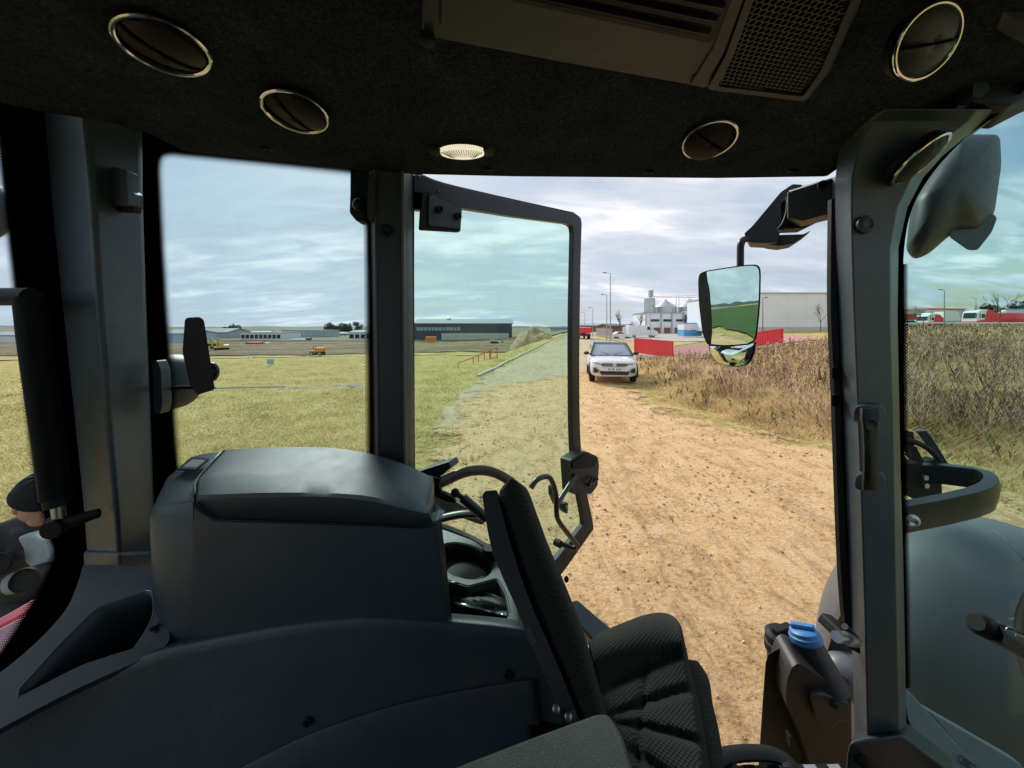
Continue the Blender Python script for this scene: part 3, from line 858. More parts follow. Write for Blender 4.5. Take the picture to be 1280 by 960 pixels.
M_brick = mat('brown_wall', (0.25, 0.12, 0.085), 0.9, var=0.25, vscale=1)
M_tyre = mat('tyre', (0.012, 0.012, 0.012), 0.85)
M_rim = mat('alloy_rim', (0.42, 0.43, 0.44), 0.3, 0.8)
M_carw = mat('white_car_paint', (0.80, 0.81, 0.82), 0.22, var=0.02, coat=0.6)
M_carg = mat('car_glass', (0.33, 0.38, 0.41), 0.06, spec=1.0, coat=1.0)  # sky reflection is put into the pale base colour
M_roofb = mat('black_car_roof', (0.015, 0.016, 0.018), 0.12, coat=0.7)
M_trim = mat('dark_car_trim', (0.02, 0.02, 0.022), 0.5)
M_light = mat('headlight_glass', (0.55, 0.58, 0.62), 0.1, 0.4)
M_orange = mat('orange_paint', (0.75, 0.25, 0.03), 0.45)
M_yellow = mat('yellow_paint', (0.70, 0.50, 0.08), 0.5, dust=0.2)
M_bluep = mat('blue_paint', (0.10, 0.36, 0.68), 0.5)
M_redr = mat('red_rail_paint', (0.60, 0.07, 0.05), 0.45)

def lamp_post(label, px, py_top, py_base, Y, arm, r=0.075, m=M_pole, head=True):
    x = (px - 640) * Y / FPX; z0 = TZ(x, Y); zt = EYE + (408 - py_top) * Y / FPX
    o = thing('street_lamp', label, 'street lamp', (x, Y, z0), 0, 'lamp posts along the roads')
    p = MB(); p.tube([(x, Y, z0 - .1), (x, Y, z0 + 1.2), (x, Y, zt)], [r * 1.25, r * 1.1, r * 0.65], 8); p.build('pole', m, o)
    h = MB(); h.bar((x, Y, zt), (x + arm, Y, zt + 0.12), .05, .05)
    h.build('arm', m, o)
    l = MB(); l.box((x + arm * 1.35, Y, zt + 0.12), (abs(arm) * 0.9, 0.28, 0.10)); l.build('lamp_head', M_pole_d, o, bevel=0.02)
    return o
lamp_post('tallest grey street lamp behind the white car', 763, 342, 428, 53, -0.6)
lamp_post('second tallest street lamp, just left of the tallest by the grey fence', 758.5, 369, 427, 60, -0.5, 0.07)
lamp_post('street lamp standing beside the red lorry', 741, 385, 422, 82, -0.5, 0.07)
lamp_post('farthest thin street lamp above the red lorry', 731, 391, 418, 112, -0.5, 0.08)
lamp_post('slim street lamp in front of the silo building', 813, 383, 420, 66, 0.3, 0.05)
lamp_post('thin lamp post in front of the white warehouse beside the wing mirror', 953.5, 373, 416, 50, 0.3, 0.05, M_pole_d)
lamp_post('tall street lamp before the lorry park, seen through the windscreen', 1180.5, 363, 409, 58, -0.45, 0.08)
lamp_post('distant small street lamp behind the lorry trailers', 1220, 373, 405, 110, -0.6, 0.10)

# red barrier panels with upright slats
def barrier(label, A, B, hA, slats, za=None, zb_=None):
    A, B = Vector(A), Vector(B)
    gA, gB = TZ(A.x, A.y), TZ(B.x, B.y)
    zA, zB = (gA if za is None else za), (gB if zb_ is None else zb_)
    o = thing('barrier_panel', label, 'barrier', (A.x, A.y, zA), 0, 'red barrier panels at the paved entrance')
    a, b = Vector((A.x, A.y, zA)), Vector((B.x, B.y, zB))
    u = Vector((0, 0, 1))
    if za is not None:
        q = MB(); q.prism([(A.x, A.y - .1, gA - .2), (B.x, B.y - .1, gB - .2), (B.x, B.y - .1, zB - .01), (A.x, A.y - .1, zA - .01)], (0.05, .3, 0)); q.build('plinth', M_conc, o, smooth=False)
    for f in (0.0, 1.0):
        p = a.lerp(b, f); q = MB(); q.box(p + u * hA * .5, (.09, .09, hA + .04)); q.build('post', M_red, o)
    for zz in (0.10, hA - 0.02):
        q = MB(); q.bar(a + u * zz, b + u * zz, .06, .07); q.build('rail', M_red, o)
    first = None
    d = (b - a)
    n = slats
    for i in range(n):
        f = (i + .5) / n; p = a.lerp(b, f) + u * hA * .5
        if first is None:
            ang = math.atan2(d.y, d.x)
            q = MB(); q.box((0, 0, 0), (d.length / n * 0.80, .025, hA - 0.08), rz=ang)
            first = q.build('slat', M_red, o, smooth=False); s_ = first
        else:
            s_ = first.copy(); COL.objects.link(s_); s_.parent = o
        s_.matrix_parent_inverse = base_matrix(o).inverted(); s_.location = p
    return o
barrier('red slatted barrier panel just right of the white car', (8.15, 25.2), (9.45, 22.4), 1.0, 22, .47, .37)
barrier('red slatted barrier panel in front of the white warehouse', (14.6, 23.6), (17.0, 23.9), 1.05, 20)
# thin wire fence between the two panels
wf = thing('mesh_fence', 'thin grey upright bar fence between the two red barrier panels', 'fence', (9.6, 22.5, TZ(9.6, 22.5)))
bars = MB(); n = 90
for i in range(n):
    f = i / (n - 1); x_, y_ = 9.6 + (14.4 - 9.6) * f, 22.5 + 1.1 * f
    z_ = TZ(x_, y_)
    bars.box((x_, y_, z_ + .5), (.012, .012, 1.0))
ob_ = bars.build('bar', M_pole, wf, smooth=False); ob_['kind'] = 'stuff'
for zz in (0.06, 1.0):
    q = MB(); q.tube([(9.6 + 4.8 * f, 22.5 + 1.1 * f, TZ(9.6 + 4.8 * f, 22.5 + 1.1 * f) + zz) for f in np.linspace(0, 1, 9)], .02, 4); q.build('rail', M_pole, wf)
cw = MB(); pts = [(9.7 + 6.8 * f, 22.1 + 1.1 * f) for f in np.linspace(0, 1, 16)]
cw.grid([[(a, b, TZ(a, b) - .1), (a, b, TZ(a, b) + .18), (a, b + .3, TZ(a, b) + .18), (a, b + .3, TZ(a, b) - .1)] for a, b in pts])
tag(cw.build('edge_wall', M_conc), 'low pale concrete edge under the bar fence', 'wall')

# red stair handrail on the left of the road
hr = thing('stair_handrail', 'red tubular stair handrail with two runs on the grass beside the road', 'handrail', (-2.0, 21, TZ(-2, 21)))
def rail_run(p0, p1, posts, hh, mid=True):
    p0, p1 = Vector(p0), Vector(p1); u = Vector((0, 0, 1))
    q = MB(); q.tube([p0 + u * hh, p1 + u * hh], .035, 6); q.build('top_rail', M_redr, hr)
    q = MB(); q.tube([p0 + u * hh * .35, p1 + u * hh * .35], .03, 6); q.build('lower_rail', M_redr, hr)
    for i in range(posts):
        p = p0.lerp(p1, i / (posts - 1)); q = MB(); q.tube([p - u * .2, p + u * hh], .035, 6); q.build('post', M_redr, hr)
rail_run(P(572.5, 469, 30.0), P(612, 455, 27.5), 3, 0.95)
rail_run(P(598, 460.5, 27.8), P(621.5, 451.5, 26.0), 4, 0.95)

def sign_post(label, px, py0, py1, Y, w, h, m):
    x = (px - 640) * Y / FPX; z0 = TZ(x, Y); zt = EYE + (408 - py0) * Y / FPX
    o = thing('sign_post', label, 'sign', (x, Y, z0), 0, 'small signs on posts in the grass')
    q = MB(); q.tube([(x, Y, z0 - .1), (x, Y, zt)], .035, 6); q.build('post', M_pole, o)
    q = MB(); q.box((x, Y - .05, zt - h / 2), (w, .03, h)); q.build('sign_board', m, o, smooth=False)
M_signb = mat('faded_blue_sign', (0.30, 0.45, 0.50), 0.6)
sign_post('faded blue sign board on a post in the middle of the lawn', 338.5, 449, 462, 41, .75, .55, M_signb)
sign_post('grey sign on two close posts, left one, below the red container', 311, 438, 450, 60, .25, .9, M_signb)
sign_post('grey sign on two close posts, right one, below the red container', 317.5, 438, 450, 60, .25, .9, M_signb)

# ================================================================== BUILDINGS
def hall(name, label, x0, x1, y0, y1, z0, he, hr_, wall, roof, ridge='x', rz=0.0, parts=None, group=None):
    "gabled or flat industrial hall; wall and roof are parts"
    o = thing(name, label, 'building', ((x0 + x1) / 2, y0, z0), 0, group)
    w = MB(); w.box(((x0 + x1) / 2, (y0 + y1) / 2, z0 + he / 2), (x1 - x0, y1 - y0, he))
    if hr_ > 0:
        ym = (y0 + y1) / 2; xm = (x0 + x1) / 2
        if ridge == 'x':
            for xx in (x0, x1):
                w.prism([(xx - .01, y0, z0 + he), (xx - .01, y1, z0 + he), (xx - .01, ym, z0 + he + hr_)], (.02, 0, 0))
            w.build('wall', wall, o, smooth=False)
            r_ = MB(); e = .4
            r_.prism([(x0 - e, y0 - e, z0 + he - .1), (x0 - e, ym, z0 + he + hr_ + .05), (x0 - e, y1 + e, z0 + he - .1), (x0 - e, y1 + e, z0 + he + .15), (x0 - e, ym, z0 + he + hr_ + .3), (x0 - e, y0 - e, z0 + he + .15)], (x1 - x0 + 2 * e, 0, 0))
            r_.build('roof', roof, o, smooth=False)
        else:
            for yy in (y0, y1):
                w.prism([(x0, yy - .01, z0 + he), (x1, yy - .01, z0 + he), (xm, yy - .01, z0 + he + hr_)], (0, .02, 0))
            w.build('wall', wall, o, smooth=False)
            r_ = MB(); e = .4
            r_.prism([(x0 - e, y0 - e, z0 + he - .1), (xm, y0 - e, z0 + he + hr_ + .05), (x1 + e, y0 - e, z0 + he - .1), (x1 + e, y0 - e, z0 + he + .15), (xm, y0 - e, z0 + he + hr_ + .3), (x0 - e, y0 - e, z0 + he + .15)], (0, y1 - y0 + 2 * e, 0))
            r_.build('roof', roof, o, smooth=False)
    else:
        w.build('wall', wall, o, smooth=False)
        r_ = MB(); r_.box(((x0 + x1) / 2, (y0 + y1) / 2, z0 + he + .13), (x1 - x0 + .5, y1 - y0 + .5, .26)); r_.build('roof', roof, o, smooth=False)
    return o
def panel(o, name, m, x0, x1, y, z0, z1, proud=0.06):
    q = MB(); q.box(((x0 + x1) / 2, y - proud / 2, (z0 + z1) / 2), (x1 - x0, proud, z1 - z0)); return q.build(name, m, o, smooth=False)
def pxx(px, Y): return (px - 640) * Y / FPX
def pyz(py, Y): return EYE + (408 - py) * Y / FPX

# long dark hall, seen through the door glass
Yh = 140.0
zb = TZ(pxx(580, Yh), Yh)
dh = hall('dark_hall', 'long dark clad hall with grey roof and a strip of windows beyond the building plot', pxx(517, Yh), pxx(640, Yh), Yh, Yh + 15, zb, 6.3, 1.5, M_walld, M_roofg)
for i in range(12):
    a = 521 + i * 4.6
    panel(dh, 'window', M_winp, pxx(a, Yh), pxx(a + 3.7, Yh), Yh, pyz(413.2, Yh), pyz(409, Yh))
panel(dh, 'base_wall', M_conc, pxx(552, Yh), pxx(636, Yh), Yh, zb + .3, pyz(416.5, Yh), 0.3)
panel(dh, 'end_pier', M_conc, pxx(514.5, Yh), pxx(517.5, Yh), Yh, zb, pyz(406, Yh), 0.4)
q = MB(); q.lathe([(.2, 0), (.9, .5), (.9, 1.0), (.2, 1.3)], (pxx(557, Yh), Yh + 7, pyz(400.5, Yh)), (0, 0, 1), 10); q.build('roof_vent', M_white, dh)

# silo works
Ys = 120.0
zs = TZ(pxx(838, Ys), Ys)
sb = hall('silo_building', 'pale grey works building with dark windows below the silos', pxx(807, Ys), pxx(856, Ys), Ys, Ys + 12, zs, pyz(391.5, Ys) - zs, 0, M_wallw, M_roofg)
for a in (813, 829, 845):
    panel(sb, 'window', M_win, pxx(a, Ys), pxx(a + 11, Ys), Ys, pyz(402, Ys), pyz(399, Ys))
for a in (806.5, 825.5, 839, 853):
    panel(sb, 'column', M_wallg, pxx(a, Ys), pxx(a + 1.3, Ys), Ys, zs, pyz(392, Ys), 0.25)
for a in (817, 830, 843):
    panel(sb, 'gate', M_brick, pxx(a, Ys), pxx(a + 8, Ys), Ys, zs, pyz(409.5, Ys), 0.1)
sb2 = hall('silo_annex', 'taller grey annex with slanted roof right of the silo building', pxx(857, Ys), pxx(885, Ys), Ys - 2, Ys + 12, zs, pyz(394, Ys) - zs, 1.2, M_wallg, M_roofg, 'y')
panel(sb2, 'window', M_win, pxx(858, Ys - 2), pxx(863, Ys - 2), Ys - 2, pyz(400, Ys), pyz(396, Ys))
def silo(label, px0, px1, py_eave, py_top, Y, name='silo'):
    xm = (pxx(px0, Y) + pxx(px1, Y)) / 2; r_ = (pxx(px1, Y) - pxx(px0, Y)) / 2
    z0 = TZ(xm, Y); ze = pyz(py_eave, Y); zt = pyz(py_top, Y)
    o = thing(name, label, 'silo', (xm, Y, z0), 0, 'galvanised grain silos')
    prof = []; zz = z0
    while zz < ze:
        prof += [(r_, zz), (r_ * 0.985, zz + .28)]; zz += .56
    prof.append((r_, ze))
    q = MB(); q.lathe([(a, b - z0) for a, b in prof], (xm, Y, z0), (0, 0, 1), 28); q.build('silo_wall', M_galv, o)
    q = MB(); q.lathe([(r_ * 1.04, ze), (r_ * 0.12, zt - .15), (r_ * 0.10, zt + .2)], (xm, Y, 0), (0, 0, 1), 28); q.build('cone_roof', M_galv, o, sharp=15)
    for k in range(10):
        a = 2 * math.pi * k / 10
        q = MB(); q.bar((xm + r_ * 1.01 * math.cos(a), Y + r_ * 1.01 * math.sin(a), z0), (xm + r_ * 1.01 * math.cos(a), Y + r_ * 1.01 * math.sin(a), ze), .16, .12); q.build('stiffener', M_galv, o)
    return o
silo('slim tall silo with a head house on top, leftmost of the silos', 805.5, 818.5, 374, 371.5, 134)
silo('broad cone roofed silo in the middle of the works', 819, 845, 384, 375, 136)
silo('broad cone roofed silo partly behind the wing mirror', 848, 876, 384, 374.5, 136)
Yt = 134
el = thing('conveyor_gantry', 'thin overhead conveyor gantry with lattice masts above the silos', 'gantry', (pxx(812, Yt), Yt, TZ(pxx(812, Yt), Yt)))
for py_ in (370.6, 372.4):
    q = MB(); q.bar((pxx(812, Yt), Yt, pyz(py_, Yt)), (pxx(874, Yt), Yt, pyz(py_ - 1, Yt)), .2, .2); q.build('beam', M_galv, el)
for a in np.arange(814, 874, 3.0):
    q = MB(); q.bar((pxx(a, Yt), Yt, pyz(372.2, Yt)), (pxx(a + 1.5, Yt), Yt, pyz(370.2, Yt)), .1, .1); q.build('brace', M_galv, el)
for a, t_ in ((846, 371), (862, 371)):
    for d_ in (-.5, .5):
        q = MB(); q.bar((pxx(a, Yt) + d_, Yt - .6, TZ(pxx(a, Yt), Yt)), (pxx(a, Yt) + d_, Yt - .6, pyz(t_, Yt)), .16, .16); q.build('mast', M_galv, el)
q = MB(); q.box((pxx(813.5, Yt), Yt, pyz(367, Yt)), (1.3, 1.3, 2.3)); q.build('head_house', M_wallg, el, smooth=False)
q = MB(); q.bar((pxx(816.5, Yt), Yt, pyz(371, Yt)), (pxx(816.5, Yt), Yt, pyz(361, Yt)), .12, .12); q.bar((pxx(811, Yt), Yt, pyz(363.5, Yt)), (pxx(816.5, Yt), Yt, pyz(363.5, Yt)), .12, .12); q.build('top_rail', M_galv, el)

# blue and white cabin container left of the mirror
Yc = 78
cab_ = thing('site_cabin', 'white site cabin with bright blue lower half beside the wing mirror', 'cabin', (pxx(864, Yc), Yc, TZ(pxx(864, Yc), Yc)))
x0, x1 = pxx(855, Yc), pxx(877, Yc); z0 = TZ((x0 + x1) / 2, Yc)
q = MB(); q.box(((x0 + x1) / 2, Yc + 1.5, pyz(408.3, Yc)), (x1 - x0, 3, 1.35)); q.build('upper_wall', M_white, cab_, smooth=False)
q = MB(); q.box(((x0 + x1) / 2, Yc + 1.5, pyz(416.5, Yc)), (x1 - x0 + .04, 3.04, 1.2)); q.build('lower_wall', M_bluep, cab_, smooth=False)
q = MB(); q.box(((x0 + x1) / 2, Yc + 1.5, pyz(404.0, Yc)), (x1 - x0 + .2, 3.2, .18)); q.build('roof', M_bluep, cab_, smooth=False)

# white corrugated warehouse
Yw = 62
zw = TZ(44, Yw)
wh = thing('white_warehouse', 'huge white corrugated warehouse wall behind the bare thin tree', 'warehouse', (44, Yw, zw))
x0, x1, zt = pxx(930, Yw), pxx(1112, Yw), pyz(367, Yw)
q = MB(); row0, row1 = [], []
rows = []
nr = 46
for i in range(nr + 1):
    z_ = zw - .5 + (zt - zw + .5) * i / nr
    yo = 0.05 * (i % 2)
    rows.append([(x0, Yw + yo, z_), (x1, Yw + yo, z_)])
q.grid(rows); q.box(((x0 + x1) / 2, Yw + 10.1, (zw + zt) / 2), (x1 - x0, 20, zt - zw))
q.build('wall', M_wallw, wh, smooth=False)
q = MB(); q.box(((x0 + x1) / 2, Yw + 10, zt + .08), (x1 - x0 + .3, 20.3, .22)); q.build('roof_edge', M_wallg, wh, smooth=False)
q = MB(); q.box(((x0 + x1) / 2, Yw - .1, zw + .35), (x1 - x0, .2, .9)); q.build('plinth', M_conc, wh, smooth=False)
for a in np.arange(960, 1110, 24):
    panel(wh, 'wall_joint', M_wallw, pxx(a, Yw), pxx(a, Yw) + .05, Yw, zw, zt, 0.03)

# row of low industrial buildings on the left horizon
def lb(label, px0, px1, pyt, pyb, Y, wall, roof, rise=0.0, wins=0, wm=M_win, name='industrial_hall', depth=14):
    x0, x1 = pxx(px0, Y), pxx(px1, Y); z0 = TZ((x0 + x1) / 2, Y) - .3; pyt = pyt - (1.8 if px0 < 500 else 0)
    o = hall(name, label, x0, x1, Y, Y + depth, z0, max(1.5, pyz(pyt, Y) - z0), rise, wall, roof, group='industrial buildings along the left horizon')
    if wins:
        s_ = (x1 - x0) / wins
        for i in range(wins):
            panel(o, 'window', wm, x0 + s_ * (i + .12), x0 + s_ * (i + .88), Y, z0 + (pyz(pyt, Y) - z0) * .28, z0 + (pyz(pyt, Y) - z0) * .78)
    return o
lb('pale blue hall at the left end of the horizon row', 196, 228, 419, 436, 120, mat('pale_blue_cladding', (0.42, 0.55, 0.62), 0.5), M_roofg, 1.0)
lb('dark grey roofed hall behind the black window mirror', 236, 284, 417.5, 427, 160, M_wallg, mat('slate_roof', (0.16, 0.17, 0.18), 0.6), 1.5)
lb('white office block with dark glass front left of the white containers', 301, 351, 418, 430, 150, M_white, M_roofg, 0, 9)
lb('long grey glazed factory block behind the white containers', 352, 407, 415, 428, 175, M_wallg, M_roofg, 0, 12, M_winp)
lb('low brown shed roof behind the red container', 298, 330, 418.5, 425, 200, M_brick, M_walld, 0.8)
lb('white long building at the right end of the side window', 436, 464, 417.5, 425, 150, M_white, M_roofg, 0.6, 4)
lb('small grey works behind the far trees left of the grey pillar', 409, 434, 419.5, 424, 210, M_wallg, M_roofg, 0.6, 5)
lb('white flat building low on the horizon left of the black gas strut', -30, 22, 421, 436, 120, M_white, M_roofg, 0.8)
lb('low grey hall beyond the road end right of the earth mound', 688, 712, 410.5, 414, 300, M_wallg, M_walld, 1.2)
lb('low red brown sheds behind the red lorry', 726, 752, 407, 415, 150, M_brick, M_roofg, 0.8)
lb('white low depot building behind the white van', 776, 806, 406.5, 414, 130, M_white, M_roofg, 0, 0)
lb('brown brick gatehouse behind the white hatchback', 764, 778, 408, 420, 88, M_brick, M_walld, 0.4)
for i, (a, b, Y_, lab) in enumerate([(1124, 1157, 120, 'pale grey warehouse at the left edge of the windscreen'), (1158, 1206, 125, 'long pale warehouse with a red roof edge behind the trailers'), (1240, 1300, 140, 'white low warehouse behind the red tanker')]):
    lb(lab, a, b, (387, 386.5, 389)[i], 406, Y_, (M_wallg, M_wallw, M_white)[i], (M_wallg, M_redr, M_roofg)[i], 0.5, 0, M_win, 'lorry_depot')
# distant treetops and houses
for i, (a, Y_, h_, w_) in enumerate([(414, 230, 7, 9), (424, 235, 6, 8), (433, 225, 6.5, 8), (447, 240, 8, 6), (290, 230, 5.5, 9)]):
    leafy_tree(['dark tree at the left of the far clump', 'low dark tree in the far clump', 'dark tree at the right of the far clump', 'tall dark tree behind the white long building', 'dark tree behind the grey roofed hall'][i],
               pxx(a, Y_), Y_, h_, w_, 60 + i, 'far trees on the left horizon', 'distant_tree')

# ================================================================== MOUND
mo = MB(); rows = []
for i in range(26):
    row = []
    for j in range(16):
        u, v = i / 25, j / 15
        X_ = pxx(636, 71) + (pxx(692, 71) - pxx(636, 71)) * u; Y_ = 67 + 11 * v
        e = math.sin(math.pi * v) ** .8 * max(0, min(1, u * 2.6)) ** .7 * max(0, min(1, (1 - u) * 2.2)) ** .8
        e *= (0.75 + .35 * mnoise.noise(Vector((X_ * .5, Y_ * .4, 1))) + .18 * mnoise.noise(Vector((X_ * 1.8, Y_ * 1.4, 7))))
        row.append((X_, Y_, TZ(X_, Y_) - .2 + 4.3 * e))
    rows.append(row)
mo.grid(rows)
tag(mo.build('earth_mound', mat('heaped_earth', (0.38, 0.27, 0.145), 0.95, var=0.4, vscale=0.8, bump=1.0, bscale=6), recalc=False), 'heap of brown excavated earth at the left end of the road', 'mound')

# ================================================================== VEHICLES
def wheel(root, c, r_, w, axis=(1, 0, 0), rim=True):
    q = MB(); ax = Vector(axis)
    q.lathe([(r_ * .55, -w / 2), (r_ * .93, -w / 2), (r_, -w * .36), (r_, w * .36), (r_ * .93, w / 2), (r_ * .55, w / 2)], c, axis, 24)
    ty = q.build('wheel', M_tyre, root)
    if rim:
        for s_ in (-1, 1):
            q = MB(); q.lathe([(r_ * .62, 0), (r_ * .6, .015 * s_), (r_ * .15, .02 * s_), (.001, .03 * s_)], Vector(c) + ax * (w / 2 - .01) * s_, axis, 20)
            q.build('rim', M_rim, ty)
    return ty
def crossover():
    "compact crossover, nose towards -Y, origin on the ground below the nose"
    o = local('parked_car', 'white compact crossover with black roof parked on the sandy track', 'car')
    def sec(y, w, zb, zt, zm=None, tuck=.93):
        zm = zm or (zb + (zt - zb) * .55)
        h = [(0, zt + .02), (w * .55, zt + .015), (w * .84, zt - .02), (w * .95, zt - .10), (w, zm), (w * .985, zb + .16), (w * tuck, zb), (0, zb)]
        return [(a, y, z) for a, z in h] + [(-a, y, z) for a, z in reversed(h[1:-1])]
    st = [sec(0.0, .60, .36, .74), sec(.05, .74, .29, .82), sec(.16, .85, .25, .89), (sec(.36, .905, .24, .95)), sec(.8, .92, .24, 1.00), sec(1.15, .92, .24, 1.04), sec(2.2, .92, .24, 1.06), sec(3.4, .92, .24, 1.08), sec(3.95, .90, .26, 1.06), sec(4.18, .84, .34, .98), sec(4.24, .72, .42, .88)]
    q = MB(); q.loft(st); body = q.build('body', M_carw, o, sub=1)
    # cabin
    def ring_(z, y0, y1, w): return [(-w, y0 + .10, z), (-w * .82, y0, z), (w * .82, y0, z), (w, y0 + .10, z), (w, y1 - .1, z), (w * .8, y1, z), (-w * .8, y1, z), (-w, y1 - .1, z)]
    q = MB(); q.loft([ring_(1.02, 1.02, 4.02, .86), ring_(1.12, 1.16, 4.0, .85), ring_(1.48, 1.80, 3.75, .68)]); q.build('window_band', M_carg, o, sharp=25)
    q = MB(); q.loft([ring_(1.475, 1.76, 3.80, .70), ring_(1.53, 1.88, 3.70, .66), ring_(1.555, 2.1, 3.5, .52)]); q.build('roof', M_roofb, o, sharp=60)
    for s_ in (-1, 1):
        q = MB(); q.tube([(s_ * .84, 1.04, 1.04), (s_ * .75, 1.40, 1.29), (s_ * .655, 1.78, 1.50)], .035, 6); q.build('windscreen_pillar', M_carw if False else M_roofb, o)
        q = MB(); q.tube([(s_ * .63, 1.95, 1.57), (s_ * .62, 2.8, 1.60), (s_ * .62, 3.5, 1.57)], .018, 6); q.build('roof_rail', M_roofb, o)
        q = MB(); q.ellipsoid((s_ * 1.0, 1.32, 1.10), (.115, .07, .075), 12, 8); mi = q.build('side_mirror', M_trim, o)
        q = MB(); q.bar((s_ * .86, 1.36, 1.06), (s_ * .95, 1.34, 1.08), .05, .04); q.build('mirror_foot', M_trim, mi)
        wheel(o, (s_ * .80, .82, .335), .335, .22); wheel(o, (s_ * .80, 3.42, .335), .335, .22)
        q = MB(); q.tube([(s_ * .925, .82 + .41 * math.cos(a), .335 + .41 * math.sin(a)) for a in np.linspace(-.25, math.pi + .25, 16)], .03, 6); q.build('wheel_arch', M_trim, o)
        q = MB(); q.prism([(s_ * .44, -.012, .80), (s_ * .80, .085, .855), (s_ * .83, .13, .80), (s_ * .70, .03, .765), (s_ * .46, -.014, .755)], (0, .03, 0)); hl = q.build('headlight', M_light, o)
        q = MB(); q.prism([(s_ * .50, -.02, .782), (s_ * .72, .035, .800), (s_ * .72, .035, .785), (s_ * .50, -.02, .766)], (0, .01, 0)); q.build('lamp_strip', M_win, hl)
        # C-shaped bumper light frame and its dark inlet
        q = MB(); q.prism([(s_ * .52, -.01, .52), (s_ * .68, .0, .655), (s_ * .80, .05, .645), (s_ * .815, .065, .42), (s_ * .72, .0, .395), (s_ * .60, -.015, .42)], (0, .04, 0)); fr_ = q.build('bumper_inlet', M_rim, o, bevel=0.01)
        q = MB(); q.prism([(s_ * .585, -.02, .52), (s_ * .695, -.01, .615), (s_ * .765, .025, .605), (s_ * .775, .03, .455), (s_ * .70, -.01, .435), (s_ * .63, -.02, .455)], (0, .02, 0)); q.build('fog_lamp', M_win, fr_)
    q = MB(); q.prism([(-.50, -.022, .735), (-.46, -.022, .80), (.46, -.022, .80), (.50, -.022, .735), (.40, -.03, .685), (-.40, -.03, .685)], (0, .04, 0)); gr = q.build('grille', M_trim, o)
    for z_ in (.755, .71):
        q = MB(); q.box((0, -.035, z_), (.90 if z_ > .73 else .80, .02, .014)); q.build('chrome_bar', M_rim, gr)
    q = MB(); q.lathe([(.072, 0), (.072, .02), (.058, .022), (.058, .005)], (0, -.03, .745), (0, -1, 0), 20); em = q.build('emblem', M_white, o)
    # V over W strokes inside the ring
    q = MB()
    for a, b in (((-.024, .045), (0, -.002)), ((.024, .045), (0, -.002)), ((-.045, .02), (-.02, -.045)), ((-.02, -.045), (0, -.004)), ((0, -.004), (.02, -.045)), ((.02, -.045), (.045, .02))):
        q.bar((a[0], -.05, .745 + a[1]), (b[0], -.05, .745 + b[1]), .01, .012, up=(0, 1, 0))
    q.build('emblem_strokes', M_white, em)
    q = MB(); q.prism([(-.52, -.012, .50), (.52, -.012, .50), (.56, -.005, .44), (.45, -.02, .335), (-.45, -.02, .335), (-.56, -.005, .44)], (0, .05, 0)); lo = q.build('lower_intake', M_trim, o)
    q = MB(); q.prism([(-.47, -.03, .36), (.47, -.03, .36), (.42, -.035, .33), (-.42, -.035, .33)], (0, .03, 0)); q.build('skid_plate', M_rim, lo)
    q = MB(); q.box((0, -.04, .575), (.54, .015, .115)); pl = q.build('number_plate', M_white, o, smooth=False)
    q = MB(); rd = random.Random(4)
    for i, w_ in enumerate((.04, .045, 0, .05, .05, 0, .04, .04, .04, .04)):
        if w_: q.box((-.215 + i * .048, -.049, .575), (w_ * .75, .004, .07))
    q.build('plate_marks', mat('plate_ink', (.16, .16, .18), .6), pl, smooth=False)
    for s_ in (-1, 1):
        q = MB(); q.tube([(s_ * .10, 1.09, 1.075), (s_ * .45, 1.22, 1.15)], .012, 5); q.build('wiper', M_trim, o)
    q = MB(); q.tube([(-.80, .95, 1.035), (0, .88, 1.05), (.80, .95, 1.035)], .018, 6); q.build('scuttle', M_trim, o)
    return o
car = crossover()
cl_ = G_ = PZ(768, 480.5, 0.036)
car.location = (cl_.x, cl_.y, 0.036); car.rotation_euler = (0, 0, R(-9)); car.scale = (1.0, 1.0, 1.0)

def van(label, px0, px1, Y, hatch=False):
    "side-on white vehicle with its nose to the right"
    x0, x1 = pxx(px0, Y), pxx(px1, Y); Lg = x1 - x0; z0 = TZ((x0 + x1) / 2, Y) + .03
    o = thing('parked_car' if hatch else 'parked_van', label, 'car' if hatch else 'van', (x0, Y, z0))
    if hatch: pr = [(0, .35), (0, .95), (.18, 1.05), (.75, 1.45), (1.6, 1.47), (2.5, 1.05), (3.6, .85), (3.95, .6), (3.95, .3)]; base, Wd = 3.95, 1.75
    else: pr = [(0, .4), (0, 2.2), (.1, 2.35), (3.9, 2.35), (4.6, 1.55), (5.4, 1.25), (5.7, .9), (5.7, .4)]; base, Wd = 5.7, 1.9
    k_ = Lg / base
    q = MB(); q.prism([(x0 + a * k_, Y, z0 + b * k_) for a, b in pr], (0, Wd, 0)); q.build('body', M_carw, o, bevel=.06)
    wn = [[(.62, 1.02), (.85, 1.36), (1.5, 1.38), (2.25, 1.02)]] if hatch else [[(3.55, 1.45), (3.6, 2.1), (3.95, 2.1), (4.42, 1.5)]]
    for w_ in wn:
        q = MB(); q.prism([(x0 + a * k_, Y - .012, z0 + b * k_) for a, b in w_], (0, .05, 0)); q.build('window', M_win, o)
    for a in ((.7, 3.15) if hatch else (1.1, 4.75)):
        for yy in (Y + .12, Y + Wd - .12):
            wheel(o, (x0 + a * k_, yy, z0 + .33 * k_), .33 * k_, .22, (0, 1, 0))
    q = MB(); q.box((x1 - .12 * k_, Y + .2, z0 + .75 * k_), (.2 * k_, .3, .16 * k_)); q.build('headlight', M_light, o)
    return o
van('white hatchback parked side on behind the white crossover', 768, 791, 70, True)
van('white delivery van parked side on in front of the silo building', 786, 823, 76)

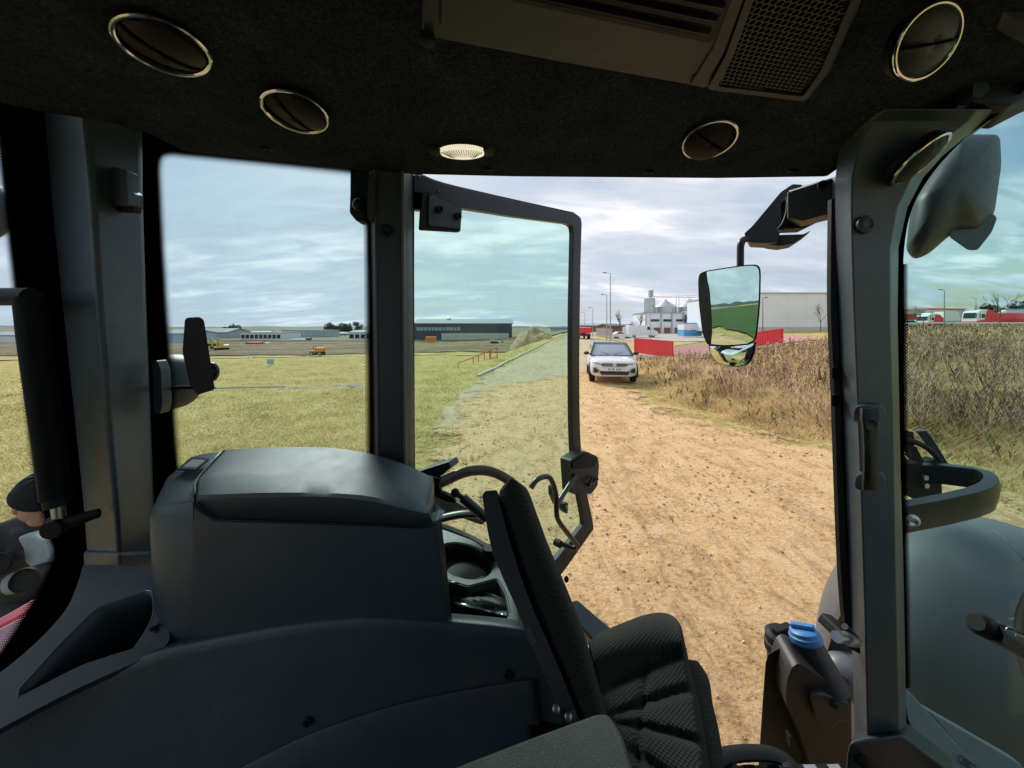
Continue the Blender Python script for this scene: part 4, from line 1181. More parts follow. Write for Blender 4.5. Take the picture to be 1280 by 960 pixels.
def box_lorry(label, px0, px1, pyt, pyb, Y):
    x0, x1 = pxx(px0, Y), pxx(px1, Y); z0 = TZ((x0 + x1) / 2, Y); w = x1 - x0; xm = (x0 + x1) / 2
    zt = pyz(pyt, Y)
    o = thing('box_lorry', label, 'lorry', (xm, Y, z0))
    q = MB(); q.box((xm, Y + 3.5, (zt + z0 + 1.05) / 2), (w, 7, zt - z0 - 1.05)); b_ = q.build('cargo_box', M_red, o, bevel=.05)
    q = MB(); q.box((xm, Y + 3.5, zt + .03), (w * 1.01, 7.02, .08)); q.build('roof_trim', M_white, b_, smooth=False)
    q = MB(); q.box((xm, Y - .01, (zt + z0 + 1.05) / 2), (.03, .03, zt - z0 - 1.2)); q.build('rear_door_gap', M_trim, b_, smooth=False)
    q = MB(); q.box((xm, Y + 3.5, z0 + .85), (w * .5, 7, .3)); q.build('chassis', M_trim, o, smooth=False)
    q = MB(); q.box((xm, Y + .1, z0 + .62), (w * .95, .12, .14)); q.build('rear_bumper', M_trim, o, smooth=False)
    for s_ in (-1, 1):
        wheel(o, (xm + s_ * w * .40, Y + 1.2, z0 + .48), .48, .45); wheel(o, (xm + s_ * w * .42, Y + 5.6, z0 + .48), .48, .3)
    for s_ in (-1, 1):
        q = MB(); q.box((xm + s_ * w * .40, Y + .02, z0 + .85), (.3, .05, .14)); q.build('tail_light', M_redr, o)
    return o
box_lorry('red box lorry seen from behind on the far road', 723, 739, 409.5, 425, 66)

# lorries in the lorry park, side on
def tractor_unit(label, px0, px1, Y, sc):
    "cab nose to the left"
    x0, x1 = pxx(px0, Y), pxx(px1, Y); z0 = TZ((x0 + x1) / 2, Y); s_ = sc
    o = thing('lorry_cab', label, 'lorry', (x0, Y, z0), 0, 'lorries in the lorry park')
    q = MB(); q.prism([(x0 + a * s_, Y, z0 + b * s_) for a, b in ((0, .5), (0, 1.7), (.3, 3.0), (.8, 3.3), (2.3, 3.5), (2.35, 1.0), (2.0, .5))], (0, 2.4, 0)); q.build('cab', M_white, o, bevel=.05)
    q = MB(); q.prism([(x0 + a * s_, Y - .02, z0 + b * s_) for a, b in ((0, .5), (-.02, 1.2), (1.6, 1.5), (2.0, 3.3), (2.36, 3.4), (2.37, .9), (2.0, .5))], (0, .05, 0)); q.build('red_stripe', M_red, o)
    q = MB(); q.prism([(x0 + a * s_, Y - .03, z0 + b * s_) for a, b in ((.95, 1.8), (1.0, 2.6), (1.6, 2.6), (1.65, 1.85))], (0, .05, 0)); q.build('side_window', M_win, o)
    q = MB(); q.prism([(x0 + (-.03 + .0) * s_, Y + .1, z0 + 1.75 * s_), (x0 + (.2) * s_, Y + .1, z0 + 2.75 * s_), (x0 + .75 * s_, Y - .03, z0 + 2.7 * s_), (x0 + .7 * s_, Y - .03, z0 + 1.8 * s_)], (0, .06, 0)); q.build('windscreen', M_win, o)
    q = MB(); q.prism([(x0 - .03, Y + .25, z0 + 1.75 * s_), (x0 - .03, Y + 2.15, z0 + 1.75 * s_), (x0 + .24 * s_, Y + 2.15, z0 + 2.85 * s_), (x0 + .24 * s_, Y + .25, z0 + 2.85 * s_)], (-.02, 0, 0)); q.build('front_screen', M_win, o)
    q = MB(); q.box((x0 - .02, Y + 1.2, z0 + .85 * s_), (.06, 2.3, .55 * s_)); q.build('red_bumper', M_red, o)
    q = MB(); q.prism([(x0 + 2.4 * s_, Y + .1, z0 + 1.0 * s_), (x0 + 2.4 * s_, Y + .1, z0 + 3.45 * s_), (x0 + 3.4 * s_, Y + .1, z0 + 3.3 * s_), (x0 + 4.4 * s_, Y + .1, z0 + 2.4 * s_), (x0 + 4.4 * s_, Y + .1, z0 + 1.1 * s_)], (0, 2.2, 0)); q.build('fairing', M_red, o)
    q = MB(); q.box((x0 + 3.2 * s_, Y + 1.2, z0 + .8 * s_), (5.6 * s_, 1.0, .3)); q.build('chassis', M_trim, o, smooth=False)
    for a in (1.2, 4.6):
        for yy in (Y + .15, Y + 2.2): wheel(o, (x0 + a * s_, yy, z0 + .5 * s_), .5 * s_, .32, (0, 1, 0))
    return o
def trailer(label, px0, px1, Y, body, tank=False, h=3.4, skirt=M_trim):
    x0, x1 = pxx(px0, Y), pxx(px1, Y); z0 = TZ((x0 + x1) / 2, Y); Lg = x1 - x0
    o = thing('lorry_trailer', label, 'trailer', (x0, Y, z0), 0, 'lorries in the lorry park')
    q = MB()
    if tank:
        q.lathe([(.5, 0), (1.0, .15), (1.12, .5), (1.12, Lg - .5), (1.0, Lg - .15), (.5, Lg)], (x0, Y + 1.2, z0 + h - 1.15), (1, 0, 0), 20)
        q.build('tank', body, o)
        q = MB(); q.bar((x0 + .4, Y + .9, z0 + h + .08), (x1 - .4, Y + .9, z0 + h + .08), .3, .08); q.build('catwalk', M_galv, o)
    else:
        q.prism([(x0, Y, z0 + 1.15), (x0 + .1 * Lg, Y, z0 + h), (x1 - .12 * Lg, Y, z0 + h), (x1, Y, z0 + 1.3)], (0, 2.4, 0)); q.build('cargo_body', body, o, bevel=.1)
        for i in range(6):
            q = MB(); q.box((x0 + Lg * (.14 + .13 * i), Y - .02, z0 + (h + 1.2) / 2), (.1, .06, h - 1.3)); q.build('rib', body, o, smooth=False)
    q = MB(); q.box(((x0 + x1) / 2, Y + 1.2, z0 + .95), (Lg * .95, 1.1, .3)); q.build('chassis', skirt, o, smooth=False)
    for a in (.62, .74, .86):
        wheel(o, (x0 + Lg * a, Y + .15, z0 + .48), .48, .35, (0, 1, 0)); wheel(o, (x0 + Lg * a, Y + 2.2, z0 + .48), .48, .35, (0, 1, 0))
    return o
trailer('white lorry with dark red lower body at the left edge of the windscreen', 1122, 1149, 66, mat('faded_red_tarpaulin', (0.42, 0.06, 0.07), 0.6), h=2.3)
tractor_unit('small white and red lorry cab beside the small bare tree', 1160, 1175, 72, .70)
trailer('silver bulk trailer behind the tall street lamp', 1163, 1184, 88, M_galv, h=3.2)
trailer('white humped bulk trailer left of the red and white lorry cab', 1180, 1201, 80, M_white, h=3.2)
tractor_unit('white lorry cab with a big red stripe and red fairing', 1221, 1262, 70, .92)
trailer('red tank trailer behind the striped lorry cab', 1252, 1310, 80, M_red, True, 3.0)
trailer('silver tank trailer at the far right of the lorry park', 1262, 1330, 86, M_galv, True, 4.0)
gd = thing('guard_rail', 'pale steel guard rail along the front of the lorry park', 'guard rail', (60, 60, TZ(60, 60)))
gx = np.linspace(1122, 1300, 25)
q = MB(); q.tube([(pxx(a, 60), 60, TZ(pxx(a, 60), 60) + .65) for a in gx], .12, 6); q.build('rail', M_white, gd)
for a in gx[::2]:
    q = MB(); q.box((pxx(a, 60), 60.1, TZ(pxx(a, 60), 60) + .35), (.1, .1, .8)); q.build('post', M_galv, gd, smooth=False)

# fence and containers
fe = thing('palisade_fence', 'grey metal palisade fence between the street lamps', 'fence', (pxx(748, 68), 68, TZ(pxx(748, 68), 68)))
fp = [(pxx(745, 92), 92), (pxx(765, 66), 66)]
nf_ = 34; first = None
for i in range(nf_):
    f = i / (nf_ - 1); x_ = fp[0][0] + (fp[1][0] - fp[0][0]) * f; y_ = fp[0][1] + (fp[1][1] - fp[0][1]) * f
    if first is None:
        q = MB(); q.box((0, 0, 0.9), (.35, .05, 1.9)); s_ = first = q.build('slat', M_wallg, fe, smooth=False)
    else: s_ = first.copy(); COL.objects.link(s_); s_.parent = fe
    s_.matrix_parent_inverse = base_matrix(fe).inverted(); s_.location = (x_, y_, TZ(x_, y_)); s_.rotation_euler = (0, 0, R(80))
def container(label, px0, px1, pyt, pyb, Y, m, name='container'):
    x0, x1 = pxx(px0, Y), pxx(px1, Y); zt, z0 = pyz(pyt, Y), pyz(pyb, Y)
    o = thing(name, label, 'container', (x0, Y, z0), 0, 'containers on the building plot')
    q = MB(); n_ = 22; rows = []
    for i in range(n_ + 1):
        x_ = x0 + (x1 - x0) * i / n_; yo = .05 * (i % 2); rows.append([(x_, Y + yo, z0), (x_, Y + yo, zt)])
    q.grid(rows); q.box(((x0 + x1) / 2, Y + 1.3, (z0 + zt) / 2), (x1 - x0, 2.4, zt - z0)); q.build('wall', m, o, smooth=False)
    q = MB(); q.box(((x0 + x1) / 2, Y + 1.25, zt + .05), (x1 - x0 + .1, 2.6, .12)); q.build('roof', m, o, smooth=False)
    for xx in (x0, x1):
        q = MB(); q.box((xx, Y - .02, (z0 + zt) / 2), (.15, .12, zt - z0)); q.build('corner_post', m, o, smooth=False)
container('bright red container on the building plot', 307, 324, 428.3, 434, 110, M_red)
container('small white container right of the red container', 324.5, 333, 429, 433, 112, M_white)
container('long white container below the grey factory block', 362, 381.5, 424.3, 430, 135, M_white)
container('black ended container right of the long white container', 382, 385, 423, 429, 136, M_trim)
container('orange container before the dark hall', 532, 543.5, 421.5, 427, 120, M_orange)

def excavator(label, px, pyb, Y, s_, m, flip=1):
    x_ = pxx(px, Y); z0 = TZ(x_, Y) + .1
    o = thing('excavator', label, 'excavator', (x_, Y, z0), 0, 'machines on the building plot')
    V_ = lambda a, b, c: (x_ + a * s_ * flip, Y + b * s_, z0 + c * s_)
    for b in (-.8, .8):
        q = MB(); q.prism([V_(-1.6, b - .25, .2), V_(-1.4, b - .25, 0), V_(1.4, b - .25, 0), V_(1.6, b - .25, .2), V_(1.5, b - .25, .6), V_(-1.5, b - .25, .6)], (0, .5 * s_, 0)); q.build('track', M_tyre, o)
    q = MB(); q.prism([V_(-1.7, -.9, .7), V_(1.0, -.9, .7), V_(1.0, -.9, 1.3), V_(-1.0, -.9, 1.6), V_(-1.7, -.9, 1.4)], (0, 1.8 * s_, 0)); q.build('body', m, o)
    q = MB(); q.prism([V_(-.1, -.9, 1.3), V_(1.0, -.9, 1.3), V_(.8, -.9, 2.5), V_(0, -.9, 2.5)], (0, .9 * s_, 0)); c_ = q.build('cab', m, o)
    q = MB(); q.prism([V_(.05, -.92, 1.5), V_(.85, -.92, 1.5), V_(.7, -.92, 2.35), V_(.1, -.92, 2.35)], (0, .05, 0)); q.build('window', M_winp, c_)
    q = MB(); q.bar(V_(.8, .3, 1.2), V_(2.4, .3, 2.6), .3 * s_, .35 * s_); q.build('boom', m, o)
    q = MB(); q.bar(V_(2.4, .3, 2.6), V_(3.2, .3, 1.0), .22 * s_, .28 * s_); q.build('stick', m, o)
    q = MB(); q.prism([V_(3.0, 0, 1.0), V_(3.5, 0, .9), V_(3.4, 0, .3), V_(2.9, 0, .25)], (0, .7 * s_, 0)); q.build('bucket', M_trim, o)
excavator('yellow excavator working right of the black window mirror', 277, 438, 84, .75, M_yellow, -1)
excavator('pale yellow excavator half hidden by the black window mirror', 264, 434, 100, .8, M_yellow, 1)
excavator('grey excavator in front of the earth mound', 618, 427, 95, .62, M_wallg, 1)
def dumper(label, px, Y, s_):
    x_ = pxx(px, Y); z0 = TZ(x_, Y) + .12
    o = thing('dumper', label, 'dumper', (x_, Y, z0), 0, 'machines on the building plot')
    V_ = lambda a, b, c: (x_ + a * s_, Y + b * s_, z0 + c * s_)
    q = MB(); q.prism([V_(-.3, -.6, .7), V_(1.2, -.6, .75), V_(1.3, -.6, 1.5), V_(-.4, -.6, 1.45)], (0, 1.2 * s_, 0)); q.build('skip', M_orange, o, bevel=.04)
    q = MB(); q.box(V_(-.8, 0, .7), (1.0 * s_, 1.0 * s_, .5 * s_)); q.build('engine_cover', M_orange, o)
    q = MB(); q.box(V_(.2, 0, .5), (2.4 * s_, .6 * s_, .2 * s_)); q.build('chassis', M_trim, o)
    q = MB(); q.tube([V_(-.6, -.4, .9), V_(-.6, -.4, 1.9), V_(-.6, .4, 1.9), V_(-.6, .4, .9)], .04, 5); q.build('roll_bar', M_trim, o)
    for a in (-.8, .8):
        for b in (-.65, .65): wheel(o, V_(a, b, .38), .38 * s_, .28 * s_, (0, 1, 0))
dumper('orange site dumper at the edge of the building plot', 397, 62, 0.85)
# ================================================================== TRACTOR
TR = thing('tractor', 'tractor cab seen from inside, dark grey plastic, glass door standing open', 'tractor')
def part(mb, name, m, parent=None, **kw): return mb.build(name, m, parent or TR, **kw)
UPV = Vector((0, 0, 1))

# ---- headliner
HX = [-1.38, -1.30, -1.10, -1.02, -0.985, -0.95, -0.46, -0.29, 0.0, 0.6, 0.88, 0.93, 1.0, 1.10]
HYB = [0.72, 0.80, 0.90, 0.95, 1.04, 1.10, 1.10, 1.10, 1.10, 1.10, 1.06, 0.98, 0.93, 0.86]
HZB = [0.52, 0.515, 0.508, 0.515, 0.525, 0.508, 0.457, 0.443, 0.436, 0.431, 0.420, 0.47, 0.50, 0.505]
def head_z(X, Y):
    yb_, zb_ = np.interp(X, HX, HYB), np.interp(X, HX, HZB)
    t = max(0.0, min(1.0, (Y - 0.5) / (yb_ - 0.5)))
    return 0.525 - (0.525 - zb_) * t ** 1.4
xs = sorted(set(list(np.linspace(-1.35, 1.10, 60)) + HX[1:]))
ts = np.concatenate([np.linspace(0, 1, 26)])
rows = []
for X in xs:
    yb_ = np.interp(X, HX, HYB); zb_ = np.interp(X, HX, HZB)
    r_ = [Vector((X, -1.15 + (yb_ + 1.15) * t, EYE + head_z(X, -1.15 + (yb_ + 1.15) * t))) for t in ts]
    r_ += [Vector((X, yb_ + .012, EYE + zb_ + .003)), Vector((X, yb_ + .02, EYE + zb_ + .02)), Vector((X, yb_ + .02, EYE + .66)), Vector((X, yb_ - .2, EYE + .70)), Vector((X, -1.15, EYE + .70))]
    rows.append(r_)
hm = MB(); hm.grid(rows, True)
n_ = len(rows[0]); hm.f.append(tuple(range(n_))); hm.f.append(tuple((len(rows) - 1) * n_ + k for k in range(n_ - 1, -1, -1)))
part(hm, 'headliner', M_felt, sharp=50)
for (a, b) in ((610, 212), (812, 215), (990, 213), (334, 186)):
    Y_ = 1.02; p = PZ(a, b, EYE + 0.45)
    for _ in range(6): p = PZ(a, b, EYE + head_z(p.x, p.y))
    q = MB(); q.lathe([(.013, 0), (.013, -.004), (.008, -.007), (.006, -.003)], p + UPV * .001, (0, -.3, 1), 12); part(q, 'trim_clip', M_black)

# ---- round air vents: chrome ring, dark bowl, flap
def air_vent(px, py, Y, dia, nrm, ang, flap=True, tilt=0.25, pod=.03, fm=None):
    c = P(px, py, Y); n = Vector(nrm).normalized()
    q = MB(); q.lathe([(dia * .44, pod), (dia * .50, 0), (dia * .485, -.0), (dia * .46, .012), (.001, .012)], c - n * .004, -n, 30)
    v = part(q, 'air_vent', M_black)
    q = MB(); q.ring(c + n * .004, n, dia * .475, dia * .030, 44, 8); part(q, 'chrome_ring', M_chrome, v)
    x = n.orthogonal().normalized(); y = n.cross(x)
    d = x * math.cos(ang) + y * math.sin(ang); e = n.cross(d)
    fn = (n + d * tilt).normalized(); d2 = e.cross(fn)
    for s_ in (-1, 1):
        pr = []
        for k in range(15):
            a = math.pi * k / 14
            pr.append((math.cos(a), math.sin(a)))
        rows = []
        for lv, (sc, h) in enumerate(((1.0, -.010), (.97, .004), (.75, .011), (.35, .015), (.02, .016))):
            rows.append([c + e * (a * dia * .435 * sc) + d2 * s_ * (b * dia * .435 * sc + dia * .012) + fn * (h + .002 * s_) for a, b in pr])
        q = MB(); q.grid(rows); part(q, 'vent_flap', fm or M_black, v, solid=.003, offset=0)
    return v
air_vent(205, 57, .68, .136, (.12, -.09, -1), 1.2)
air_vent(370, 139, .845, .136, (.0, -.175, -1), 1.0)
air_vent(887, 174, .925, .124, (-.05, -.33, -1), 1.9, tilt=-.2)
air_vent(1156, 54, .615, .105, (.07, -.87, -.48), .9, tilt=.16, pod=.02, fm=M_plastic_d)
air_vent(1148, 199, .852, .124, (.41, -.53, -.74), 0.9, tilt=.02, pod=.006)

# ---- reading light in the headliner
p = PZ(578, 187, EYE + .455)
for _ in range(6): p = PZ(578, 187, EYE + head_z(p.x, p.y))
ln = Vector((0, -.22, -1)).normalized()
q = MB(); q.ellipsoid(p, (.078, .040, .010), 24, 8, M=Matrix.Rotation(R(-12), 3, 'X')); rl = part(q, 'reading_light', M_black)
q = MB(); q.ellipsoid(p + ln * .007, (.064, .030, .008), 24, 8, M=Matrix.Rotation(R(-12), 3, 'X')); part(q, 'lens', M_lens, rl)
M_rib = mat('lens_rib_glass', (.42, .37, .24), .2)
for k in range(-8, 9):
    w_ = .026 * math.sqrt(max(0, 1 - (k / 9.5) ** 2))
    q = MB(); q.bar(p + ln * .0155 + Vector((k * .0065, -w_, 0)), p + ln * .0155 + Vector((k * .0065 * .6, w_, 0)), .0018, .0018); part(q, 'lens_rib', M_rib, rl, smooth=False)
for s_ in (-1, 1):
    q = MB(); q.lathe([(.02, 0), (.016, .006), (.001, .007)], p + Vector((s_ * .066, 0, 0)) + ln * .004, ln, 14); part(q, 'lamp_button', M_gloss, rl)

# ---- overhead console with louvres and speaker
ZC = EYE + 0.46
def oc(pts, z): return [PZ(a, b, z) for a, b in pts]
q = MB(); q.prism(oc([(527, 46), (700, 79), (865, 108), (1009, 127), (1038, 92), (1090, -25), (1120, -230), (527, -230)], ZC), (0, 0, .10))
oco = part(q, 'overhead_console', M_console, bevel=.006)
q = MB(); q.prism(oc([(551, -120), (551, 26), (562, 33), (700, 60), (860, 92), (876, 85), (918, 0), (955, -120)], ZC - .002), (0, 0, -.006))
ip = part(q, 'console_panel', M_console, oco, bevel=.002)
q = MB(); q.prism(oc([(549, -120), (549, 27.5), (561, 35.5), (700, 62.5), (861, 94.6), (879, 87), (921.5, 0), (959, -120)], ZC - .001), (0, 0, -.002)); part(q, 'panel_gap', M_black, oco, smooth=False)
q = MB(); q.prism(oc([(635, -120), (640, 0), (885, 52), (906, 42), (935, -50), (945, -120)], ZC - .0085), (0, 0, -.002)); part(q, 'louvre_opening', M_black, oco, smooth=False)
mat('louvre_plastic', (.012, .014, .016), .35)
for k in range(5):
    o_ = -18 * k
    a0, a1 = (640 + 18 * k if k < 3 else 680, 0)[0], 0
    sl_ = .212
    x0 = 640; x1 = 884 + 9 * k
    pts = [(x0, -2 + o_), (x1, -2 + o_ + (x1 - x0) * sl_), (x1 + 6, -13 + o_ + (x1 - x0) * sl_), (x0, -13 + o_)]
    q = MB(); q.prism([PZ(*pts[0], ZC - .022), PZ(*pts[1], ZC - .022), PZ(*pts[2], ZC - .010), PZ(*pts[3], ZC - .010)], (0, -.004, .004)); part(q, 'louvre', MATS['louvre_plastic'], oco, bevel=.0015)
# dividing bar
q = MB(); q.prism(oc([(862, 100), (880, 104), (905, 60), (938, -30), (950, -80), (936, -80), (925, -40), (890, 55)], ZC - .0025), (0, 0, -.010)); part(q, 'console_divider', M_console, oco, bevel=.003)
# speaker frame + honeycomb
spk = [(884, 107), (1007, 122), (1032, 88), (1080, -25), (1090, -70), (958, -70), (938, -25), (908, 62)]
ins = [(897, 103), (1004, 116), (1026, 84), (1072, -25), (1080, -70), (968, -70), (948, -22), (916, 66)]
q = MB(); q.plate(roundpoly(spk, 6), [roundpoly(ins, 5)], lambda a, b: PZ(a, b, ZC - .003), (0, 0, -.008)); sf = part(q, 'speaker_frame', M_console, oco, bevel=.0015)
q = MB(); q.prism(oc(ins, ZC - .001), (0, 0, -.001)); part(q, 'speaker_cloth', M_black, oco, smooth=False)
ins3 = [PZ(a, b, ZC - .008) for a, b in ins]
i2 = [(v.x, v.y) for v in ins3]
hx = MB(); pit = .0105; ux = Vector((math.cos(R(12)), math.sin(R(12)))); uy = Vector((-ux.y, ux.x))
cx_, cy_ = sum(v.x for v in ins3) / len(ins3), sum(v.y for v in ins3) / len(ins3)
rr_ = pit / math.sqrt(3) * .985
for i in range(-34, 35):
    for j in range(-40, 41):
        c2 = Vector((cx_, cy_)) + ux * (i + .5 * (j % 2)) * pit + uy * j * pit * .866
        if not inside((c2.x, c2.y), i2): continue
        for k in range(3):
            a0, a1 = R(30 + 60 * k), R(90 + 60 * k)
            A = c2 + ux * math.cos(a0) * rr_ + uy * math.sin(a0) * rr_; B = c2 + ux * math.cos(a1) * rr_ + uy * math.sin(a1) * rr_
            d = (B - A).normalized(); n2 = Vector((-d.y, d.x)) * .0010
            z = ZC - .0085
            hx.add([(A.x - n2.x, A.y - n2.y, z), (B.x - n2.x, B.y - n2.y, z), (B.x + n2.x, B.y + n2.y, z), (A.x + n2.x, A.y + n2.y, z),
                    (A.x - n2.x, A.y - n2.y, z + .004), (B.x - n2.x, B.y - n2.y, z + .004), (B.x + n2.x, B.y + n2.y, z + .004), (A.x + n2.x, A.y + n2.y, z + .004)],
                   [(0, 1, 2, 3), (0, 4, 5, 1), (2, 6, 7, 3)])
hg = part(hx, 'speaker_mesh', M_plastic_d, oco, smooth=False, recalc=False); hg['kind'] = 'stuff'
q = MB(); q.lathe([(.012, 0), (.012, -.012), (.008, -.015)], PZ(534, 44, ZC), (0, 0, 1), 14); part(q, 'console_catch', M_black, oco)

# ---- pillars
def strip_pillar(name, secs, m, back, bevel=.012, bl=None, **kw):
    "secs: per height, list of (px, py, Y); closed at the back by an offset"
    rows = []
    for s_ in secs:
        f = [P(*c) for c in s_]
        rows.append(f + [f[-1] + Vector(back), f[0] + Vector(bl or back)])
    q = MB(); q.loft(rows); return part(q, name, m, bevel=bevel, seg=3, **kw)
cp = [(100, (52, 1.0), (103, .93), (178, 1.03)), (150, (54, 1.0), (105, .93), (179, 1.05)), (250, (62, 1.0), (114, .93), (180, 1.06)), (400, (78, 1.0), (124, .93), (185, 1.07)), (550, (94, 1.0), (137, .93), (191, 1.08)), (640, (103, 1.0), (145, .93), (194, 1.08)), (712, (108, 1.0), (150, .93), (197, 1.08))]
strip_pillar('pillar', [[(a[0], y, a[1]), (b[0], y, b[1]), (c[0], y, c[1])] for y, a, b, c in cp], M_plastic, (-.13, .10, 0), .016, (-.05, .10, 0))
cp2 = [(690, (103, .99), (149, .915), (198, 1.06)), (712, (104, .985), (149, .91), (199, 1.06)), (735, (98, .98), (150, .90), (202, 1.05))]
strip_pillar('pillar_collar', [[(a[0], y, a[1]), (b[0], y, b[1]), (c[0], y, c[1])] for y, a, b, c in cp2], M_plastic, (-.13, .10, 0), .01, (-.05, .10, 0))
# coat hook
q = MB(); q.plate(roundpoly([(124, 255), (128, 225), (136, 222), (139, 208), (158, 212), (160, 236), (165, 240), (165, 258)], 3), [], lambda a, b: P(a, b, .975), (0, .03, 0)); hk = part(q, 'coat_hook', M_plastic_d, bevel=.004)
q = MB(); q.plate(roundpoly([(158, 214), (161, 214), (163, 238), (166, 242), (165, 256), (161, 256)], 1.5), [], lambda a, b: P(a, b, .955), (0, .02, 0)); part(q, 'hook_lip', M_plastic, hk, bevel=.002)
q = MB(); q.plate([(120, 258), (168, 260), (167, 264), (121, 262)], [], lambda a, b: P(a, b, .985), (0, .02, 0)); part(q, 'hook_slot', M_black, hk)
q = MB(); q.lathe([(.016, 0), (.016, .01), (.010, .014), (.005, .012)], P(174, 640, 1.035), (-.2, -1, 0), 14); part(q, 'trim_plug', M_black)

# middle pillar
bp = [(190, 462, 469, 501, 508, 514), (290, 462, 469, 502, 509, 515), (400, 464, 471, 503, 510, 516), (560, 466, 473, 505, 512, 518), (680, 468, 475, 507, 514, 520)]
strip_pillar('pillar', [[(a, y, 1.15), (b, y, 1.10), (c, y, 1.10), (d, y, 1.135), (e, y, 1.17)] for y, a, b, c, d, e in bp], M_plastic_d, (-.03, .07, 0), .005)
q = MB(); q.plate(roundpoly([(460, 222), (466, 214), (469, 222), (469, 262), (466, 276), (461, 276), (459, 268)], 2), [], lambda a, b: P(a, b, 1.09), (0, .05, 0)); part(q, 'hinge_cover', M_plastic_d, bevel=.004)
q = MB(); q.lathe([(.018, 0), (.018, .006), (.012, .009), (.006, .006)], P(482, 288, 1.098), (0, -1, 0), 16); part(q, 'trim_plug', M_black)
q = MB(); q.tube([P(511, 212, 1.19), P(512, 400, 1.19), P(515, 650, 1.19)], .012, 8); part(q, 'door_seal', M_black)
q = MB(); q.tube([P(503, 200, 1.098), P(504.5, 400, 1.098), P(507, 650, 1.098)], .005, 8); part(q, 'pillar_highlight', mat('edge_highlight', (.09, .10, .11), .4))  # paler strips on both edges paint the highlights of the pillar bevels
q = MB(); q.tube([P(468, 200, 1.10), P(470, 400, 1.10), P(473, 650, 1.10)], .004, 8); part(q, 'pillar_highlight', MATS['edge_highlight'])

# front pillar with its flared top
ap = [(136, (1082, .86), (1108, .83), (1222, .80), (1252, .83)), (150, (1066, .90), (1090, .86), (1212, .82), (1240, .86)), (170, (1054, .94), (1080, .88), (1186, .84), (1208, .88)), (195, (1047, .97), (1071, .90), (1160, .86), (1178, .91)),
      (222, (1044, .98), (1065, .915), (1140, .885), (1154, .94)), (260, (1044, .985), (1064, .92), (1122, .905), (1134, .96)), (310, (1045, .985), (1065, .92), (1113, .915), (1123, .965)), (400, (1049, .985), (1068, .92), (1113, .92), (1122, .97)),
      (500, (1053, .985), (1072, .92), (1116, .92), (1124, .97)), (600, (1057, .985), (1076, .92), (1118, .92), (1126, .97)), (700, (1061, .985), (1079, .92), (1120, .92), (1129, .97)), (800, (1065, .985), (1082, .92), (1122, .92), (1131, .97)), (905, (1068, .985), (1084, .92), (1124, .92), (1133, .97)), (1010, (1070, .985), (1086, .92), (1126, .92), (1135, .97))]
strip_pillar('pillar', [[(v[0], y, v[1]) for v in vs] for y, *vs in ap], M_plastic, (.05, .09, 0), .012, (.09, .09, 0))
q = MB(); q.lathe([(.022, 0), (.022, .006), (.013, .010), (.007, .006)], P(1081, 281, .914), (0, -1, 0), 18); part(q, 'trim_plug', M_plastic_d)
q = MB(); q.tube([Vector(P(a, b, 1.0)) for a, b in cr([(1044, 250), (1043, 380), (1047, 480), (1051, 600), (1056, 720), (1063, 800)], 5)], .016, 8); part(q, 'door_seal', M_black)
for b in (460, 494):
    q = MB(); q.plate(roundpoly([(1040, b), (1048, b - 2), (1049, b + 14), (1040, b + 14)], 1.5), [], lambda a, c: P(a, c, .985), (.03, .03, 0)); part(q, 'seal_clip', M_black, bevel=.002)
# foot of the pillar and lower corner trim
q = MB(); q.plate([(1058, 945), (1062, 928), (1080, 924), (1128, 918), (1150, 935), (1190, 965), (1200, 1020), (1055, 1020)], [], lambda a, b: P(a, b, .90), (.10, .09, -.06)); part(q, 'pillar_foot', M_plastic_d, bevel=.01)
q = MB(); q.lathe([(.014, 0), (.014, .006), (.008, .009)], P(1078, 950, .897), (0, -1, 0), 12); part(q, 'trim_plug', M_black)

# grab handle on the front pillar
gh = MB(); gh.plate(roundpoly([(1066, 527), (1069, 508), (1098, 505), (1106, 511), (1107, 526), (1098, 531)], 6), [], lambda a, b: P(a, b, .90), (.03, .03, 0))
gho = part(gh, 'grab_handle', M_plastic, bevel=.006)
q = MB(); q.plate(roundpoly([(1068, 611), (1070, 594), (1099, 590), (1107, 598), (1106, 612), (1090, 616)], 6), [], lambda a, b: P(a, b, .90), (.03, .03, 0)); part(q, 'handle_mount', M_plastic, gho, bevel=.006)
q = MB(); q.loft([[P(1088 + dx * w_, y, Yp + dy * .012) for dx, dy in ((-1, .6), (-.8, -.6), (0, -1), (.8, -.6), (1, .6), (0, 1))] for y, w_, Yp in ((510, 14, .885), (522, 14, .868), (535, 11, .855), (560, 9.5, .850), (585, 9.5, .852), (600, 10.5, .860), (613, 11, .878))])
part(q, 'grip', M_black, gho, bevel=.003)
q = MB(); q.lathe([(.013, 0), (.012, .003), (.006, .001)], P(1088, 531, .842), (0, -1, 0), 16); part(q, 'cap_screw', M_gloss, gho)
# door striker on the front pillar
st = MB(); st.plate(roundpoly([(1046, 800), (1052, 789), (1066, 792), (1075, 806), (1076, 818), (1064, 812)], 3), [], lambda a, b: P(a, b, .93), (0, .06, 0)); sto = part(st, 'door_striker', M_black, bevel=.004)
q = MB(); a_, b_ = P(1046, 796, .88), P(1068, 800, .93); q.tube([a_, a_.lerp(b_, .12), a_.lerp(b_, .125), a_.lerp(b_, .55), a_.lerp(b_, .56), b_], [.012, .012, .008, .008, .015, .015], 14); part(q, 'striker_pin', M_steel, sto)
q = MB(); q.tube([P(1056, 783, .92), P(1068, 796, .92)], .008, 8); part(q, 'striker_buffer', M_black, sto)

